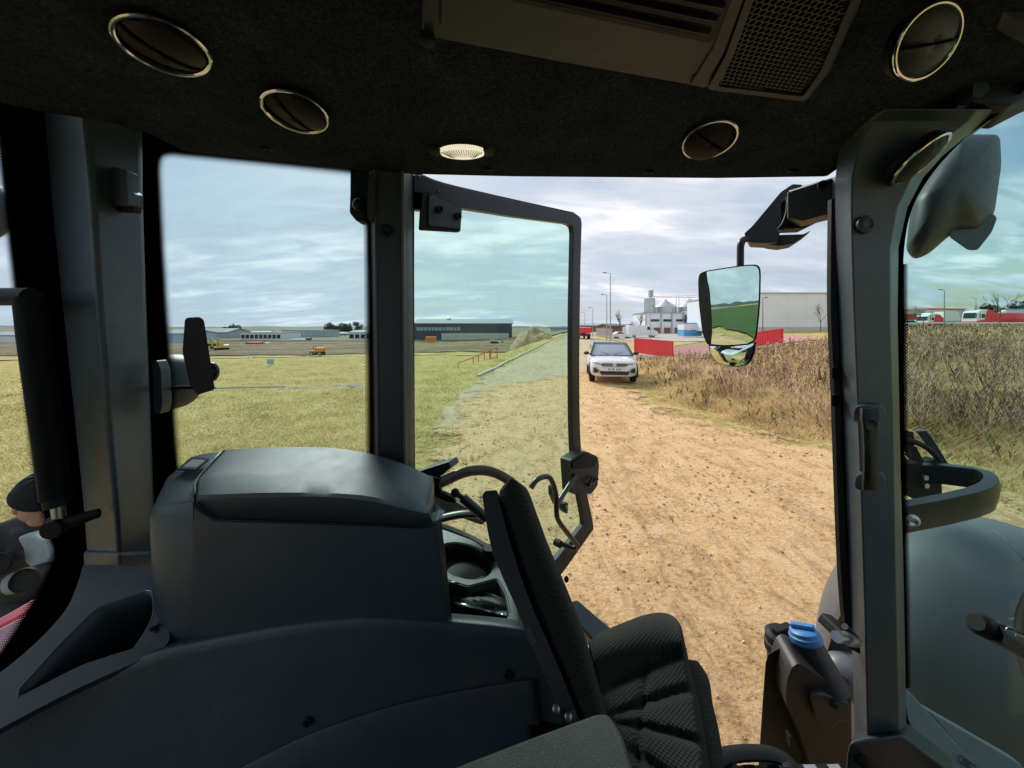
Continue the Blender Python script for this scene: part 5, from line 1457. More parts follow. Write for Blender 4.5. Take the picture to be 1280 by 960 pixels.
# ---- glazing with printed black borders
def frit_dots(loop, fn, inward, parent, closed, pitch=3.9, bands=2.8):
    "strip of printed dots along a border; loop in photo pixels, inward normals by sign"
    pts = [np.array(p_, float) for p_ in loop]; n = len(pts)
    verts = []; faces = []; uvs = []
    acc = 0
    nrm = []
    for i in range(n):
        a, b = pts[max(i - 1, 0)], pts[min(i + 1, n - 1)]
        d = (b - a) / (np.linalg.norm(b - a) + 1e-9); nrm.append(np.array((-d[1], d[0])) * inward)
    for i in range(n):
        if i: acc += np.linalg.norm(pts[i] - pts[i - 1]) / pitch
        o_ = pts[i] - nrm[i] * 1.5; q_ = pts[i] + nrm[i] * pitch * bands
        verts += [fn(*o_), fn(*q_)]; uvs += [(acc, -1.5 / pitch), (acc, bands)]
    for i in range(n - 1): faces.append((2 * i, 2 * i + 1, 2 * i + 3, 2 * i + 2))
    me = bpy.data.meshes.new('frit_dots'); me.from_pydata(verts, [], faces)
    ul = me.uv_layers.new(name='UVMap')
    for f in me.polygons:
        for li in f.loop_indices: ul.data[li].uv = uvs[me.loops[li].vertex_index]
    me.materials.append(M_dots)
    o = bpy.data.objects.new('frit_dots', me); COL.objects.link(o)
    o.parent = parent; o.matrix_parent_inverse = base_matrix(parent).inverted()
    md = o.modifiers.new('solid', 'SOLIDIFY'); md.thickness = .0006
    return o
# side window
side = lambda a, b: P(a, b, 1.145)
q = MB(); q.plate([(150, 140), (480, 170), (480, 660), (150, 700)], [], lambda a, b: P(a, b, 1.15), (0, .006, 0)); sw = part(q, 'side_window', G_side, smooth=False)
hole = cr([(198, 300), (195, 240), (194, 210)], 5)[:-1] + cr([(194, 208), (197, 194), (208, 188)], 6) + cr([(225, 188.5), (330, 199), (440, 211), (462, 214)], 6) + [(464, 400), (466, 600), (466, 655), (221, 655)] + cr([(221, 640), (214, 540), (206, 430), (200, 340)], 5)[:-1]
q = MB(); q.plate([(150, 140), (482, 170), (482, 680), (150, 700)], [hole], side, (0, .003, 0)); part(q, 'frit_border', M_dot, sw, smooth=False)
dl = cr([(223, 660), (214, 540), (206, 430), (199, 320), (195, 240), (194, 210), (198, 194), (210, 188), (230, 189), (330, 199), (445, 211)], 8)
frit_dots(dl, lambda a, b: P(a, b, 1.1435), 1, sw, False)
frit_dots([(465.5, 655), (465, 500), (464, 400), (462.5, 260)], lambda a, b: P(a, b, 1.1435), -1, sw, False, bands=2.2)
# window catch bracket at the top right
q = MB(); q.plate(roundpoly([(438, 240), (438, 212), (460, 212), (464, 240), (462, 276), (446, 277), (437, 266)], 3), [], lambda a, b: P(a, b, 1.17), (0, .04, 0)); wc = part(q, 'window_hinge', M_black, sw, bevel=.005)
q = MB(); q.ellipsoid(P(449, 256, 1.16), (.02, .02, .022), 14, 8); part(q, 'hinge_knob', M_gloss, sw)
# rear window
rp0, rn = (-1.235, 1.03, 0), (1, -.16, 0)
q = MB(); q.plate([(-260, 60), (100, 118), (112, 720), (-260, 1010)], [], lambda a, b: PL(a, b, rp0, rn), (-.006, 0, 0)); rw = part(q, 'rear_window', G_rear, smooth=False)
redge = cr([(-3, 128), (2, 170), (16, 300), (30, 420), (44, 560), (54, 620), (66, 668), (72, 690), (67, 712), (52, 742), (20, 795), (-30, 870)], 6)
rp1 = (-1.228, 1.03, 0)
q = MB(); q.plate(redge + [(-30, 1000), (60, 900), (130, 735), (118, 560), (90, 110), (-3, 60)], [], lambda a, b: PL(a, b, rp1, rn), (-.003, 0, 0)); part(q, 'frit_border', M_dot, rw, smooth=False)
frit_dots(redge, lambda a, b: PL(a, b, (-1.226, 1.03, 0), rn), 1, rw, False, pitch=3.9, bands=2.8)
# windscreen
wp0, wn = (1.052, .985, 0), (1, .10, 0)
q = MB(); q.plate([(1112, 60), (1500, 40), (1500, 1100), (1180, 1040), (1118, 930)], [], lambda a, b: PL(a, b, wp0, wn), (.006, 0, 0)); wsn = part(q, 'windscreen', G_wind, smooth=False)
wedge = [(1300, 92), (1250, 140)] + cr([(1205, 172), (1168, 212), (1140, 258), (1129, 310), (1127, 380)], 5) + [(1127, 600), (1129, 700), (1131, 860)] + cr([(1131, 880), (1136, 905), (1150, 927)], 4) + [(1186, 960), (1250, 1020)]
wp1 = (1.046, .985, 0)
q = MB(); q.plate(wedge + [(1225, 1035), (1175, 968), (1140, 930), (1122, 905), (1117, 700), (1112, 300), (1150, 180), (1240, 120), (1300, 80)], [], lambda a, b: PL(a, b, wp1, wn), (.003, 0, 0)); part(q, 'frit_border', M_dot, wsn, smooth=False)
frit_dots([(1127, 330), (1127, 450), (1127, 600), (1129, 700), (1131, 860)], lambda a, b: PL(a, b, (1.0445, .985, 0), wn), -1, wsn, False, pitch=4.0, bands=2.0)

# ---- black window mirror / handle seen in the side window, with its rod and knob
q = MB(); q.loft([[P(a, b, Y_) for a, b in roundpoly([(231, 400), (234, 397), (250, 396), (255, 400), (263, 450), (268.5, 487), (246, 494), (237, 480), (228, 440)], 3, 3)] for Y_ in (1.03, 1.065)])
wmr = part(q, 'window_mirror', M_black, bevel=.004)
q = MB(); q.tube([P(195, 485, 1.09), P(262, 484, 1.09)], .0055, 8); part(q, 'mirror_rod', M_gloss, wmr)
q = MB(); q.ellipsoid(P(264, 465, 1.075), (.020, .02, .028), 16, 10); part(q, 'knob', M_gloss, wmr)
q = MB(); q.tube([P(268, 485, 1.25), P(310, 484, 1.5), P(356, 483.5, 1.7)], .004, 6); part(q, 'stay_rod', M_steel, wmr)
q = MB(); q.plate(roundpoly([(190, 452), (196, 450), (201, 462), (203, 505), (200, 518), (192, 516)], 3), [], lambda a, b: P(a, b, 1.055), (0, .03, 0)); part(q, 'rod_mount', M_plastic, wmr, bevel=.004)
# work lamp body outside the side window
q = MB(); q.ellipsoid(P(213, 477, 1.32), (.083, .09, .095), 20, 14, .85); part(q, 'work_lamp', M_plastic_d)

# ---- gas strut in the rear window
gs = MB(); gs.tube([P(37, 372, .90), P(42, 420, .90), P(62, 560, .90), P(70, 622, .90)], .027, 16); gso = part(gs, 'gas_strut', mat('strut_black', (.004, .0045, .005), .6, spec=.15))
q = MB(); q.tube([P(70, 618, .90), P(72, 632, .90)], .024, 14); part(q, 'strut_collar', M_black, gso)
q = MB(); q.tube([P(72, 630, .90), P(76, 662, .90)], .012, 10); part(q, 'strut_rod', M_steel, gso)
q = MB(); q.tube([P(-20, 371, .93), P(10, 371, .93), P(40, 371, .91)], .022, 12); part(q, 'strut_bracket', M_black, gso)
q = MB(); q.tube([P(62, 655, .90), P(78, 655, .90), P(124, 641, .93)], [.016, .016, .011], 10); part(q, 'strut_pivot', M_black, gso)
q = MB(); q.lathe([(.02, -.02), (.02, .02)], P(72, 658, .895), (.3, -1, 0), 14); part(q, 'pivot_joint', M_black, gso)
# round lamp at the left edge, outside the rear window
q = MB(); q.ellipsoid(P(-14, 262, 1.35), (.05, .06, .105), 18, 12); part(q, 'work_lamp', M_plastic_d)

# ================================================================== LEFT CONSOLE
# inner fender panel: a bulging wall below the storage box
arc_t = [(-80, 868, .74), (0, 829, .77), (90, 797, .79), (190, 768, .81), (300, 790, .82)]
fr = []
top = cr([(-140, 985, .69), (-40, 930, .72), (0, 909, .735), (90, 862, .765), (180, 821, .79), (255, 802, .805), (375, 780, .815), (470, 772, .818), (560, 778, .815), (640, 786, .80), (705, 800, .78)], 6)
for i, (a, b, Y_) in enumerate(top):
    u = i / (len(top) - 1)
    c0 = P(a, b, Y_)
    row = [c0 + Vector((0, .03, -.003)), c0 + Vector((0, .004, .0005)), c0 + Vector((0, .0, -.001)), c0 + Vector((0, -.004, -.006)), c0 + Vector((0, -.007, -.02))]
    for k in range(1, 9):
        t = k / 8
        row.append(c0 + Vector((0, -.010 - .16 * t ** 1.3, -.02 - .50 * t)))
    fr.append(row)
q = MB(); q.grid(fr); fp_ = part(q, 'fender_panel', M_plastic, solid=.01, sharp=50)
# lower overlapping panel, its edge an arc
low = cr([(250, 985), (310, 955), (380, 921), (470, 889), (560, 867), (668, 849)], 6)
def on_panel(a, b, off=0.006):
    "meet the fender wall: find the distance along the ray where the wall's offset curve lies"
    lo, hi = .3, .9
    for _ in range(40):
        Y_ = (lo + hi) / 2; p_ = P(a, b, Y_)
        tt = np.array([P(*c) for c in top]); zt_ = np.interp(p_.x, tt[:, 0], tt[:, 2]); yt_ = np.interp(p_.x, tt[:, 0], tt[:, 1])
        d_ = max(0, min(1.2, (zt_ - .02 - p_.z) / .50)); yw = yt_ - .010 - .16 * d_ ** 1.3
        if Y_ < yw - off: lo = Y_
        else: hi = Y_
    return P(a, b, lo)
rows = []
for (a, b) in low:
    rows.append([on_panel(a, b, .001), on_panel(a, b, .007), on_panel(a + 2, b + 6, .009)] + [on_panel(a + 4 * k, b + 6 + 30 * k, .010) for k in range(1, 5)])
q = MB(); q.grid(rows); part(q, 'lower_panel', M_plastic, solid=.006, sharp=50)
for (a, b) in ((385, 902), (635, 843), (628, 700)):
    if b == 700: continue
    p_ = on_panel(a, b, .002); q = MB(); q.lathe([(.0085, 0), (.0085, .004), (.005, .005), (.003, .001)], p_, (0, -1, .2), 14); part(q, 'panel_screw', M_black)

# ledge behind the panel with its pocket
lp0, lnn = P(110, 800, .80), Vector((.15, -.55, .82)).normalized()
ledge_fn = lambda a, b: PL(a, b, lp0, lnn)
outer = cr([(-90, 905), (-20, 856), (40, 808), (80, 765), (95, 735), (104, 706)], 5) + [(150, 706), (205, 716)] + [(212, 800), (200, 816)] + cr([(180, 823), (90, 864), (0, 911), (-60, 945), (-120, 975)], 4)
pocket = roundpoly([(19, 876), (21, 862), (70, 808), (106, 772), (122, 758), (150, 748), (191, 734), (195, 765), (183, 790), (166, 814), (150, 818), (100, 834)], 16, 6)
q = MB(); q.plate(outer, [pocket], ledge_fn, -lnn * .02); part(q, 'fender_ledge', M_plastic)
rows = [[ledge_fn(*p_) for p_ in pocket], [ledge_fn(*p_) - lnn * .03 + Vector((.005, .01, -.02)) for p_ in pocket], [ledge_fn(*(np.array(p_) * .86 + np.array((112, 800)) * .14)) - lnn * .10 + Vector((.01, .03, -.06)) for p_ in pocket]]
q = MB(); q.grid(rows, True); n_ = len(pocket); q.f.append(tuple(2 * n_ + k for k in range(n_))); part(q, 'ledge_pocket', M_plastic, solid=.004)
q = MB(); q.plate(cr([(100, 800), (104, 770)], 2) + [(150, 706), (205, 716), (212, 800)], [], lambda a, b: PL(a, b, lp0 + Vector((0, .28, 0)), lnn), (0, .02, 0)); part(q, 'ledge_back', M_plastic)

# storage box with latch, lid
def boxrow(pts): return [P(*c) for c in pts]
bs = []
bx = MB()
front_top = cr([(186, 640, .86), (215, 632, .855), (243, 626, .85)], 3)
secs = []
for (pa) in [  # each: (front bottom, front top crease, shoulder, back top, back bottom)
    [(193, 806, .86), (186, 650, .86), (190, 636, .872), (212, 596, .99), (232, 576, 1.05), (236, 640, 1.08)],
    [(200, 812, .835), (193, 648, .84), (196, 633, .855), (217, 592, .985), (240, 570, 1.06), (242, 640, 1.09)],
    [(216, 813, .828), (214, 645, .832), (216, 630, .845), (232, 588, .98), (256, 566, 1.065), (258, 640, 1.10)],
    [(246, 807, .826), (243, 642, .83), (243, 627, .842), (247, 600, .93), (279, 563, 1.07), (282, 640, 1.10)]]:
    secs.append(boxrow(pa))
q = MB(); q.loft(secs); sbx = part(q, 'storage_box', M_plastic, bevel=.007, seg=3)
# front body below the lid
lid_seam = cr([(243, 628), (246, 634), (256, 641), (270, 649), (285, 650.5), (330, 652), (430, 655), (520, 659), (536, 658), (545, 654)], 4)
bot = cr([(246, 807), (345, 783), (470, 772), (559, 779)], 14)
rows = []
for i, s_ in enumerate(lid_seam):
    u = i / (len(lid_seam) - 1); bb_ = bot[min(len(bot) - 1, int(u * (len(bot) - 1)))]
    # straight interpolation in screen so the right edge leans like the box
    y0 = .832 + .0 * u
    t_ = P(s_[0], s_[1], y0); bq = np.interp(s_[0] + (s_[0] - 243) * .045, [b[0] for b in bot], [b[1] for b in bot])
    b_ = P(s_[0] + (s_[0] - 243) * .045, bq + 3, y0 - .006)
    rows.append([t_ + Vector((0, .05, 0)), t_ + Vector((0, .004, 0)), t_ - UPV * .004, t_.lerp(b_, .33), t_.lerp(b_, .66), b_])
last = rows[-1]
e1 = [v + Vector((.004, .012, 0)) for v in last]; e2 = [v + Vector((-.07, .22, -.07)) for v in last]
rows += [e1, e2]
q = MB(); q.grid(rows); part(q, 'box_front', M_plastic, sbx, solid=.006, bevel=.006)
# lid: rows run from the front skirt over the crease to the back edge
def rowY(pts, n=24):
    c = cr(pts, 8); c = np.array(c); s_ = np.linspace(0, len(c) - 1, n)
    return [tuple(np.interp(s_, np.arange(len(c)), c[:, k])[i] for k in range(3)) for i in range(n)]
L0 = rowY([(244, 631, .838), (258, 640, .834), (280, 648.5, .831), (340, 650.5, .829), (430, 653, .828), (520, 656.5, .828), (541, 653.5, .832)])
L1 = rowY([(246, 623, .832), (270, 623, .826), (330, 621.5, .823), (400, 621, .822), (460, 626, .823), (515, 638, .825), (537, 642, .832)])
L2 = rowY([(246, 619, .836), (270, 618, .832), (330, 616, .83), (400, 616, .83), (460, 620, .832), (515, 633, .835), (536, 637, .842)])
L3 = rowY([(247, 603, .90), (268, 597, .895), (320, 594.5, .89), (390, 596, .89), (440, 601, .89), (498, 609, .89), (535, 633, .86)])
L4 = rowY([(248, 598, .925), (272, 592, .92), (320, 589, .915), (390, 590.5, .915), (440, 595, .915), (500, 604, .915), (537, 626, .885)])
L5 = rowY([(264, 580, 1.0), (290, 577, 1.0), (340, 574, .99), (400, 575, .99), (450, 580, .98), (500, 591, .975), (540, 610, .95)])
L6 = rowY([(281, 562.5, 1.07), (300, 561, 1.07), (350, 559, 1.07), (410, 559.5, 1.06), (462, 567, 1.05), (505, 580, 1.04), (541, 597, 1.02)])
rows = [[P(*c) for c in r_] for r_ in (L0, L1, L2, L3, L4, L5, L6)]
rows.append([v + Vector((0, .02, -.02)) for v in rows[-1]])
rows.append([v + Vector((0, .02, -.16)) for v in rows[-1]])
lid_end = [r_[-1].copy() for r_ in rows]
q = MB(); q.grid(rows); part(q, 'lid', mat('lid_plastic', (0.044, 0.058, 0.068), 0.50, var=.15, bump=.3, bscale=420, dust=.10, spec=.38), sbx, solid=.006, sharp=24)
lid_end.append(lid_end[0] + Vector((0, .05, -.13)))
q = MB(); q.prism([v + Vector((-.003, .002, -.001)) for v in lid_end], (-.012, 0, 0)); part(q, 'lid_end', M_plastic, sbx, smooth=False)
q = MB(); q.tube([P(a, b, .8265 + .0) for a, b in lid_seam], .0022, 6); part(q, 'lid_gap', M_black, sbx)
q = MB(); q.tube([P(a, b, Y_ - .003) for a, b, Y_ in cr([(243.5, 631, .838), (243.5, 616, .848), (246, 600, .915), (262, 581, .995), (280, 563, 1.068)], 5)], .0022, 6); part(q, 'lid_gap', M_black, sbx)
q = MB(); q.plate(roundpoly([(220, 588), (240, 573), (262, 575), (246, 588)], 2), [], lambda a, b: PL(a, b, P(232, 588, .965), Vector((-.1, -.35, 1))), (0, 0, .004)); part(q, 'latch_recess', M_black, sbx)
q = MB(); q.plate(roundpoly([(229, 586), (241, 577), (257, 578), (246, 587)], 2), [], lambda a, b: PL(a, b, P(232, 588, .955), Vector((-.1, -.35, 1))), (0, 0, .006)); part(q, 'latch_button', mat('latch_grey', (.22, .24, .24), .45), sbx, bevel=.002)
q = MB(); q.plate(roundpoly([(181, 815), (184, 800), (195, 780), (202, 800), (214, 815), (195, 820)], 3), [], lambda a, b: P(a, b, .83), (0, .04, 0)); part(q, 'box_foot', M_plastic, sbx, bevel=.006)
q = MB(); q.lathe([(.007, 0), (.007, .004), (.004, .001)], P(193, 786, .828), (0, -1, 0), 10); part(q, 'panel_screw', M_black, sbx)

# cup tray
zt_ = EYE - .645
tf = lambda a, b: PZ(a, b, zt_)
cup = [(580 + 37 * math.cos(a) + 4 * math.sin(a), 701 + 23 * math.sin(a) + 5 * math.cos(a)) for a in np.linspace(0, 2 * math.pi, 28, endpoint=False)]
bay = roundpoly([(552, 722), (560, 724), (585, 732), (622, 722), (634, 742), (639, 768), (633, 777), (562, 777)], 5)
q = MB(); q.plate(roundpoly([(530, 655), (560, 664), (592, 676), (614, 690), (632, 708), (643, 742), (649, 778), (640, 781), (530, 781)], 5), [cup, bay], tf, (0, 0, -.03)); tray = part(q, 'cup_tray', M_plastic, bevel=.004)
def well(loop, depth, name, sc=.86):
    c = np.mean(np.array(loop), 0); rows = [[tf(*p_) - UPV * .002 for p_ in loop], [tf(*p_) - UPV * .02 for p_ in loop]]
    rows.append([tf(*(np.array(p_) * .95 + c * .05)) - UPV * depth for p_ in loop])
    q = MB(); q.grid(rows, True); n_ = len(loop); q.f.append(tuple(2 * n_ + k for k in range(n_))); return part(q, name, M_plastic_d, tray, solid=.004)
well(cup, .05, 'cup_holder'); well(bay, .11, 'storage_bay')
c_ = tf(582, 702) - UPV * .042
q = MB(); q.lathe([(.058, 0), (.058, .006), (.052, .009), (.001, .009)], c_, (0, 0, 1), 26); part(q, 'holder_insert', M_black, tray)
q = MB(); q.box(c_ + Vector((.03, -.03, .011)), (.05, .004, .004), R(30)); part(q, 'insert_rib', M_plastic_d, tray)
q = MB(); q.lathe([(.022, 0), (.022, .022), (.018, .028), (.001, .028)], tf(612, 697) , (0, 0, 1), 16); part(q, 'socket_cap', M_black, tray)
# clear plastic bag in the tray
bg_ = MB(); rows = []
for i in range(10):
    u = i / 9; row = []
    for j in range(8):
        v = j / 7
        a = 556 + 78 * u; b = 736 + 24 * u + 28 * (v - .5) * (1.1 - .4 * u)
        p_ = PZ(a, b, zt_ - .025 + .02 * math.sin(u * 9 + v * 5) * (1 - .3 * u) + .012 * math.sin(v * 11 + u * 4))
        row.append(p_)
    rows.append(row)
bg_.grid(rows)
def film_mat():
    m = bpy.data.materials.new('clear_film'); m.use_nodes = True
    t = m.node_tree; t.nodes.clear()
    tr = N(t, 'ShaderNodeBsdfTransparent'); gl = N(t, 'ShaderNodeBsdfGlossy'); gl.inputs['Roughness'].default_value = .12
    df = N(t, 'ShaderNodeBsdfDiffuse'); df.inputs[0].default_value = (.5, .55, .5, 1)
    m1_ = N(t, 'ShaderNodeMixShader'); m1_.inputs[0].default_value = .45; L(t, gl.outputs[0], m1_.inputs[1]); L(t, df.outputs[0], m1_.inputs[2])
    m2_ = N(t, 'ShaderNodeMixShader'); m2_.inputs[0].default_value = .38; L(t, tr.outputs[0], m2_.inputs[1]); L(t, m1_.outputs[0], m2_.inputs[2])
    o = N(t, 'ShaderNodeOutputMaterial'); L(t, m2_.outputs[0], o.inputs[0]); return m
bgo = bg_.build('plastic_bag', film_mat(), None, solid=.001)
tag(bgo, 'crumpled clear plastic bag lying in the open tray behind the seat', 'plastic bag')
# ================================================================== DOOR (standing open)
DP, DN = Vector((-.31, 1.2, 0)), Vector((.6, -.63, 0)).normalized()
dfn = lambda a, b: PL(a, b, DP, DN)
d_out = [(517, 218)] + cr([(530, 219), (560, 231), (640, 250), (712, 266)], 4) + cr([(720, 267.5), (726, 272), (727.5, 280)], 3) + cr([(726, 330), (725, 400), (724.5, 470), (726, 550), (732, 605), (741, 650), (742, 662)], 5) + [(706, 713), (640, 795), (515, 830)]
d_in = [(518, 262)] + [(560, 264), (572, 259), (640, 270), (708, 279)] + cr([(713, 281), (716, 284), (717, 292)], 3) + cr([(716, 340), (715, 400), (715, 470), (716, 550), (721, 600), (729, 645), (730, 656)], 5) + [(697, 698), (636, 770), (520, 815)]
q = MB(); q.plate(d_out, [d_in], dfn, -DN * .028); door = part(q, 'door', M_paintblk, bevel=.004)
q = MB(); q.plate(d_out, [], lambda a, b: dfn(a, b) - DN * .032, -DN * .005); part(q, 'door_glass', G_door, door, smooth=False)
# raised outer edge of the top frame and seals
ev = [dfn(a, b) - DN * .02 for a, b in d_out[:22]]
q = MB(); q.tube([dfn(a, b) - DN * .03 for a, b in [(520, 217)] + cr([(530, 217), (560, 229), (640, 248), (712, 264)], 4) + cr([(722, 266), (729, 272), (730, 282)], 3) + cr([(728, 330), (727, 400), (727, 470), (728, 550)], 5)], .010, 8); part(q, 'door_seal', M_black, door)
q = MB(); q.plate(roundpoly([(523, 288), (526, 240), (531, 240), (575, 262), (573, 291)], 3), [], lambda a, b: dfn(a, b) + DN * .012, -DN * .012); hp = part(q, 'hinge_plate', M_black, door, bevel=.003)
q = MB(); q.plate(roundpoly([(533, 246), (538, 245), (573, 263), (572, 287), (532, 283)], 3), [], lambda a, b: dfn(a, b) + DN * .018, -DN * .010); part(q, 'hinge_cap', M_plastic, hp, bevel=.003)
for a, b in ((544, 264), (567, 272)):
    q = MB(); q.lathe([(.013, 0), (.013, .008), (.009, .012), (.006, .010), (.005, .004)], dfn(a, b) + DN * .022, DN, 14); part(q, 'hinge_bolt', M_black, hp)
for a, b in ((548, 239), (524, 222)):
    q = MB(); q.lathe([(.006, 0), (.006, .003)], dfn(a, b) + DN * .001, DN, 8); part(q, 'rivet', M_plastic, door)
# lock case
q = MB(); q.plate(roundpoly([(700, 572), (719, 560), (735, 567), (737, 577), (735, 603), (727, 613), (703, 613)], 3), [], lambda a, b: dfn(a, b) + DN * .055, -DN * .055); lk = part(q, 'lock_case', M_paintblk, door, bevel=.006)
q = MB(); q.plate(roundpoly([(702, 574), (719, 563), (734, 569), (729, 580), (702, 582)], 3), [], lambda a, b: dfn(a, b) + DN * .062, -DN * .010); part(q, 'lock_cover', M_gloss, lk, bevel=.003)
q = MB(); q.tube([dfn(726, 591) + DN * .065, dfn(720, 600) + DN * .075, dfn(722, 602) + DN * .06, dfn(734, 594) + DN * .06], .006, 8); part(q, 'lock_latch', M_gloss, lk)
q = MB(); q.plate(roundpoly([(698, 612), (703, 606), (705, 622), (712, 634), (717, 631), (719, 634), (718, 646), (714, 645), (703, 634), (698, 622)], 1.5), [], lambda a, b: dfn(a, b) - DN * .04, -DN * .02); part(q, 'outer_handle', M_paintblk, lk, bevel=.003)
q = MB(); q.lathe([(.008, 0), (.008, .006)], dfn(715, 637) - DN * .034, DN, 10); part(q, 'handle_bolt', M_steel, lk)
def hb(a, b, off=.09): return dfn(a, b) + DN * off
q = MB(); q.tube([hb(*c) for c in cr([(643, 601), (650, 592), (660, 588), (667, 590), (672, 600), (675, 614), (675, 628), (677, 640), (688, 655), (699, 668), (702, 673)], 4)] + [hb(700, 677, .07), hb(694, 676, .03)], .0105, 10); part(q, 'grab_bar', M_paintblk, door)
q = MB(); q.tube([hb(675, 622), hb(706, 590, .06)], .0105, 10); part(q, 'release_bar', M_paintblk, door)
q = MB(); q.lathe([(.016, -.01), (.016, .02)], hb(692, 676, .02), DN, 12); part(q, 'bar_foot', M_black, door)
# door stay: curved arms, link and gas spring at the hinge side
q = MB(); q.tube([P(a, b, Y_) for a, b, Y_ in cr([(538, 610, 1.22), (556, 601, 1.25), (582, 590, 1.30), (605, 588, 1.36), (625, 594, 1.42), (645, 607, 1.46)], 5)], .014, 8, sx=1.3, sy=.7); part(q, 'stay_arm', M_paintblk)
q = MB(); q.plate([(524, 589), (561, 577), (564, 584), (545, 600), (531, 604)], [], lambda a, b: P(a, b, 1.24), (.02, .05, 0)); part(q, 'hinge_bracket', M_paintblk, bevel=.003)
q = MB(); q.plate([(536, 596), (552, 599), (548, 606), (552, 616), (566, 622), (570, 629), (560, 628), (545, 622), (536, 612)], [], lambda a, b: P(a, b, 1.21), (0, .02, 0)); part(q, 'stay_link', M_black, bevel=.002)
q = MB(); q.tube([P(568, 617, 1.20), P(577, 621, 1.2), P(578, 622, 1.2), P(608, 648, 1.2)], [.008, .008, .015, .015], 10); part(q, 'door_gas_spring', M_paintblk)
q = MB(); q.ellipsoid(P(569, 616, 1.195), (.014, .014, .014), 10, 8); part(q, 'ball_joint', M_black)
q = MB(); q.tube([P(a, b, 1.28) for a, b in cr([(536, 655), (552, 648), (576, 643), (598, 643), (615, 650)], 5)], .015, 8, sx=.8, sy=1.2); part(q, 'door_lower_rail', M_paintblk)
q = MB(); q.plate(cr([(536, 657), (556, 660), (590, 674), (622, 693), (628, 702)], 4) + cr([(616, 700), (590, 684), (560, 668), (536, 664)], 4), [], lambda a, b: P(a, b, 1.34), (0, .06, -.02)); part(q, 'step_fender', mat('dusty_brown_plastic', (.10, .082, .072), .6), bevel=.004)
q = MB(); q.plate([(530, 612), (560, 622), (610, 650), (602, 656), (570, 645), (535, 652)], [], lambda a, b: P(a, b, 1.40), (0, .04, 0)); part(q, 'sill_plate', mat('dusty_sill', (.16, .14, .10), .7))
q = MB(); q.plate([(714, 750), (722, 749), (744, 768), (766, 786), (764, 796), (740, 800), (722, 778)], [], lambda a, b: PL(a, b, P(740, 775, 1.10), Vector((0.1, -.5, .85))), (.01, .03, -.06)); part(q, 'sill_edge', mat('sill_plastic', (.085, .095, .105), .45, dust=.15), bevel=.006)
q = MB(); q.ellipsoid(P(708, 724, 1.4), (.009, .009, .012), 10, 8); part(q, 'door_buffer', M_black)

# ================================================================== PASSENGER SEAT
SE = thing('passenger_seat', 'black woven fabric passenger seat with plastic backrest shell beside the open door', 'seat', (.14, .75, 1.25))
bk_a, bk_b = P(640, 605, .84), P(740, 890, .63)
ax1 = (bk_b - bk_a).normalized(); ax2 = Vector((1, 0, 0)); bn_ = ax1.cross(ax2).normalized()
bfn = lambda a, b: PL(a, b, bk_a, bn_)
vd = (bk_a.lerp(bk_b, .5) - Vector((0, 0, EYE))).normalized()
fab = cr([(622, 613), (629, 604), (640, 600), (652, 602), (661, 612), (668, 632), (682, 672), (701, 716), (716, 752), (730, 792), (744, 840), (757, 880), (765, 905)], 5) + [(735, 925), (722, 900)] + cr([(712, 868), (695, 825), (672, 775), (650, 715), (634, 660)], 5)
def puff(loop, fn, m, name, parent, depth, rim, vdir, uvn=5):
    "a padded slab: face bulges towards the viewer, edge rolls over and runs back along vdir"
    c = np.mean(np.array(loop), 0); rows = []
    for sc, h in ((1.0, -depth), (1.0, -rim * 1.0), (.985, -rim * .45), (.94, -rim * .1), (.85, rim * .12), (.6, rim * .28), (.3, rim * .33)):
        rows.append([fn(*(np.array(p_) * sc + c * (1 - sc))) - vdir * h for p_ in loop])
    q = MB(); q.grid(rows, True); n_ = len(loop)
    q.f.append(tuple(range(n_ - 1, -1, -1))); b_ = (len(rows) - 1) * n_; q.f.append(tuple(b_ + k for k in range(n_)))
    return q.build(name, m, parent, sharp=70)
# grid padding is better for the long backrest: sweep rounded cross sections along its length
def swept(cen, name, m, parent, vdir, depth, roll):
    rows = []
    for (l, r_) in cen:
        a = bfn(*l); b = bfn(*r_); d = (b - a)
        row = [a - vdir * (-depth), a + vdir * roll * 1.0]
        for t in np.linspace(0, 1, 9):
            e = (2 * t - 1); k = 1 - (abs(e) ** 3.2)
            row.append(a + d * (.5 + .5 * e) + vdir * (roll * (1 - k) - .012 * k))
        row += [b + vdir * roll * 1.0, b + vdir * depth]
        rows.append(row)
    q = MB(); q.loft(rows); return q.build(name, m, parent, sharp=75)
Lc = cr([(634, 600.2), (626, 605), (622, 614), (628, 640), (637, 672), (650, 715), (663, 750), (680, 792), (697, 830), (710, 862), (722, 895), (730, 920)], 5)
Rc = cr([(646, 600.2), (655, 604), (661, 613), (671, 640), (684, 675), (701, 716), (716, 752), (732, 794), (744, 835), (752, 864), (762, 895), (768, 920)], 5)
swept(list(zip(Lc, Rc)), 'backrest', M_fabric, SE, vd, .26, .035)
shell = cr([(603, 620), (606, 615), (612, 613.5), (621, 613)], 3) + cr([(626, 636), (637, 676), (650, 717), (668, 765), (690, 815), (708, 858), (722, 895), (727, 912)], 4) + cr([(705, 902), (690, 868), (668, 815), (648, 765), (630, 725), (616, 690), (609, 660)], 4)
q = MB(); q.plate(shell, [], lambda a, b: bfn(a, b) - vd * .004, vd * .25); part(q, 'backrest_shell', M_plastic_d, SE, bevel=.006)
q = MB(); q.plate(roundpoly([(656, 784), (662, 782), (671, 803), (664, 806)], 1.5), [], lambda a, b: bfn(a, b) - vd * .010, vd * .02); part(q, 'recline_button', M_plastic, SE, bevel=.002)
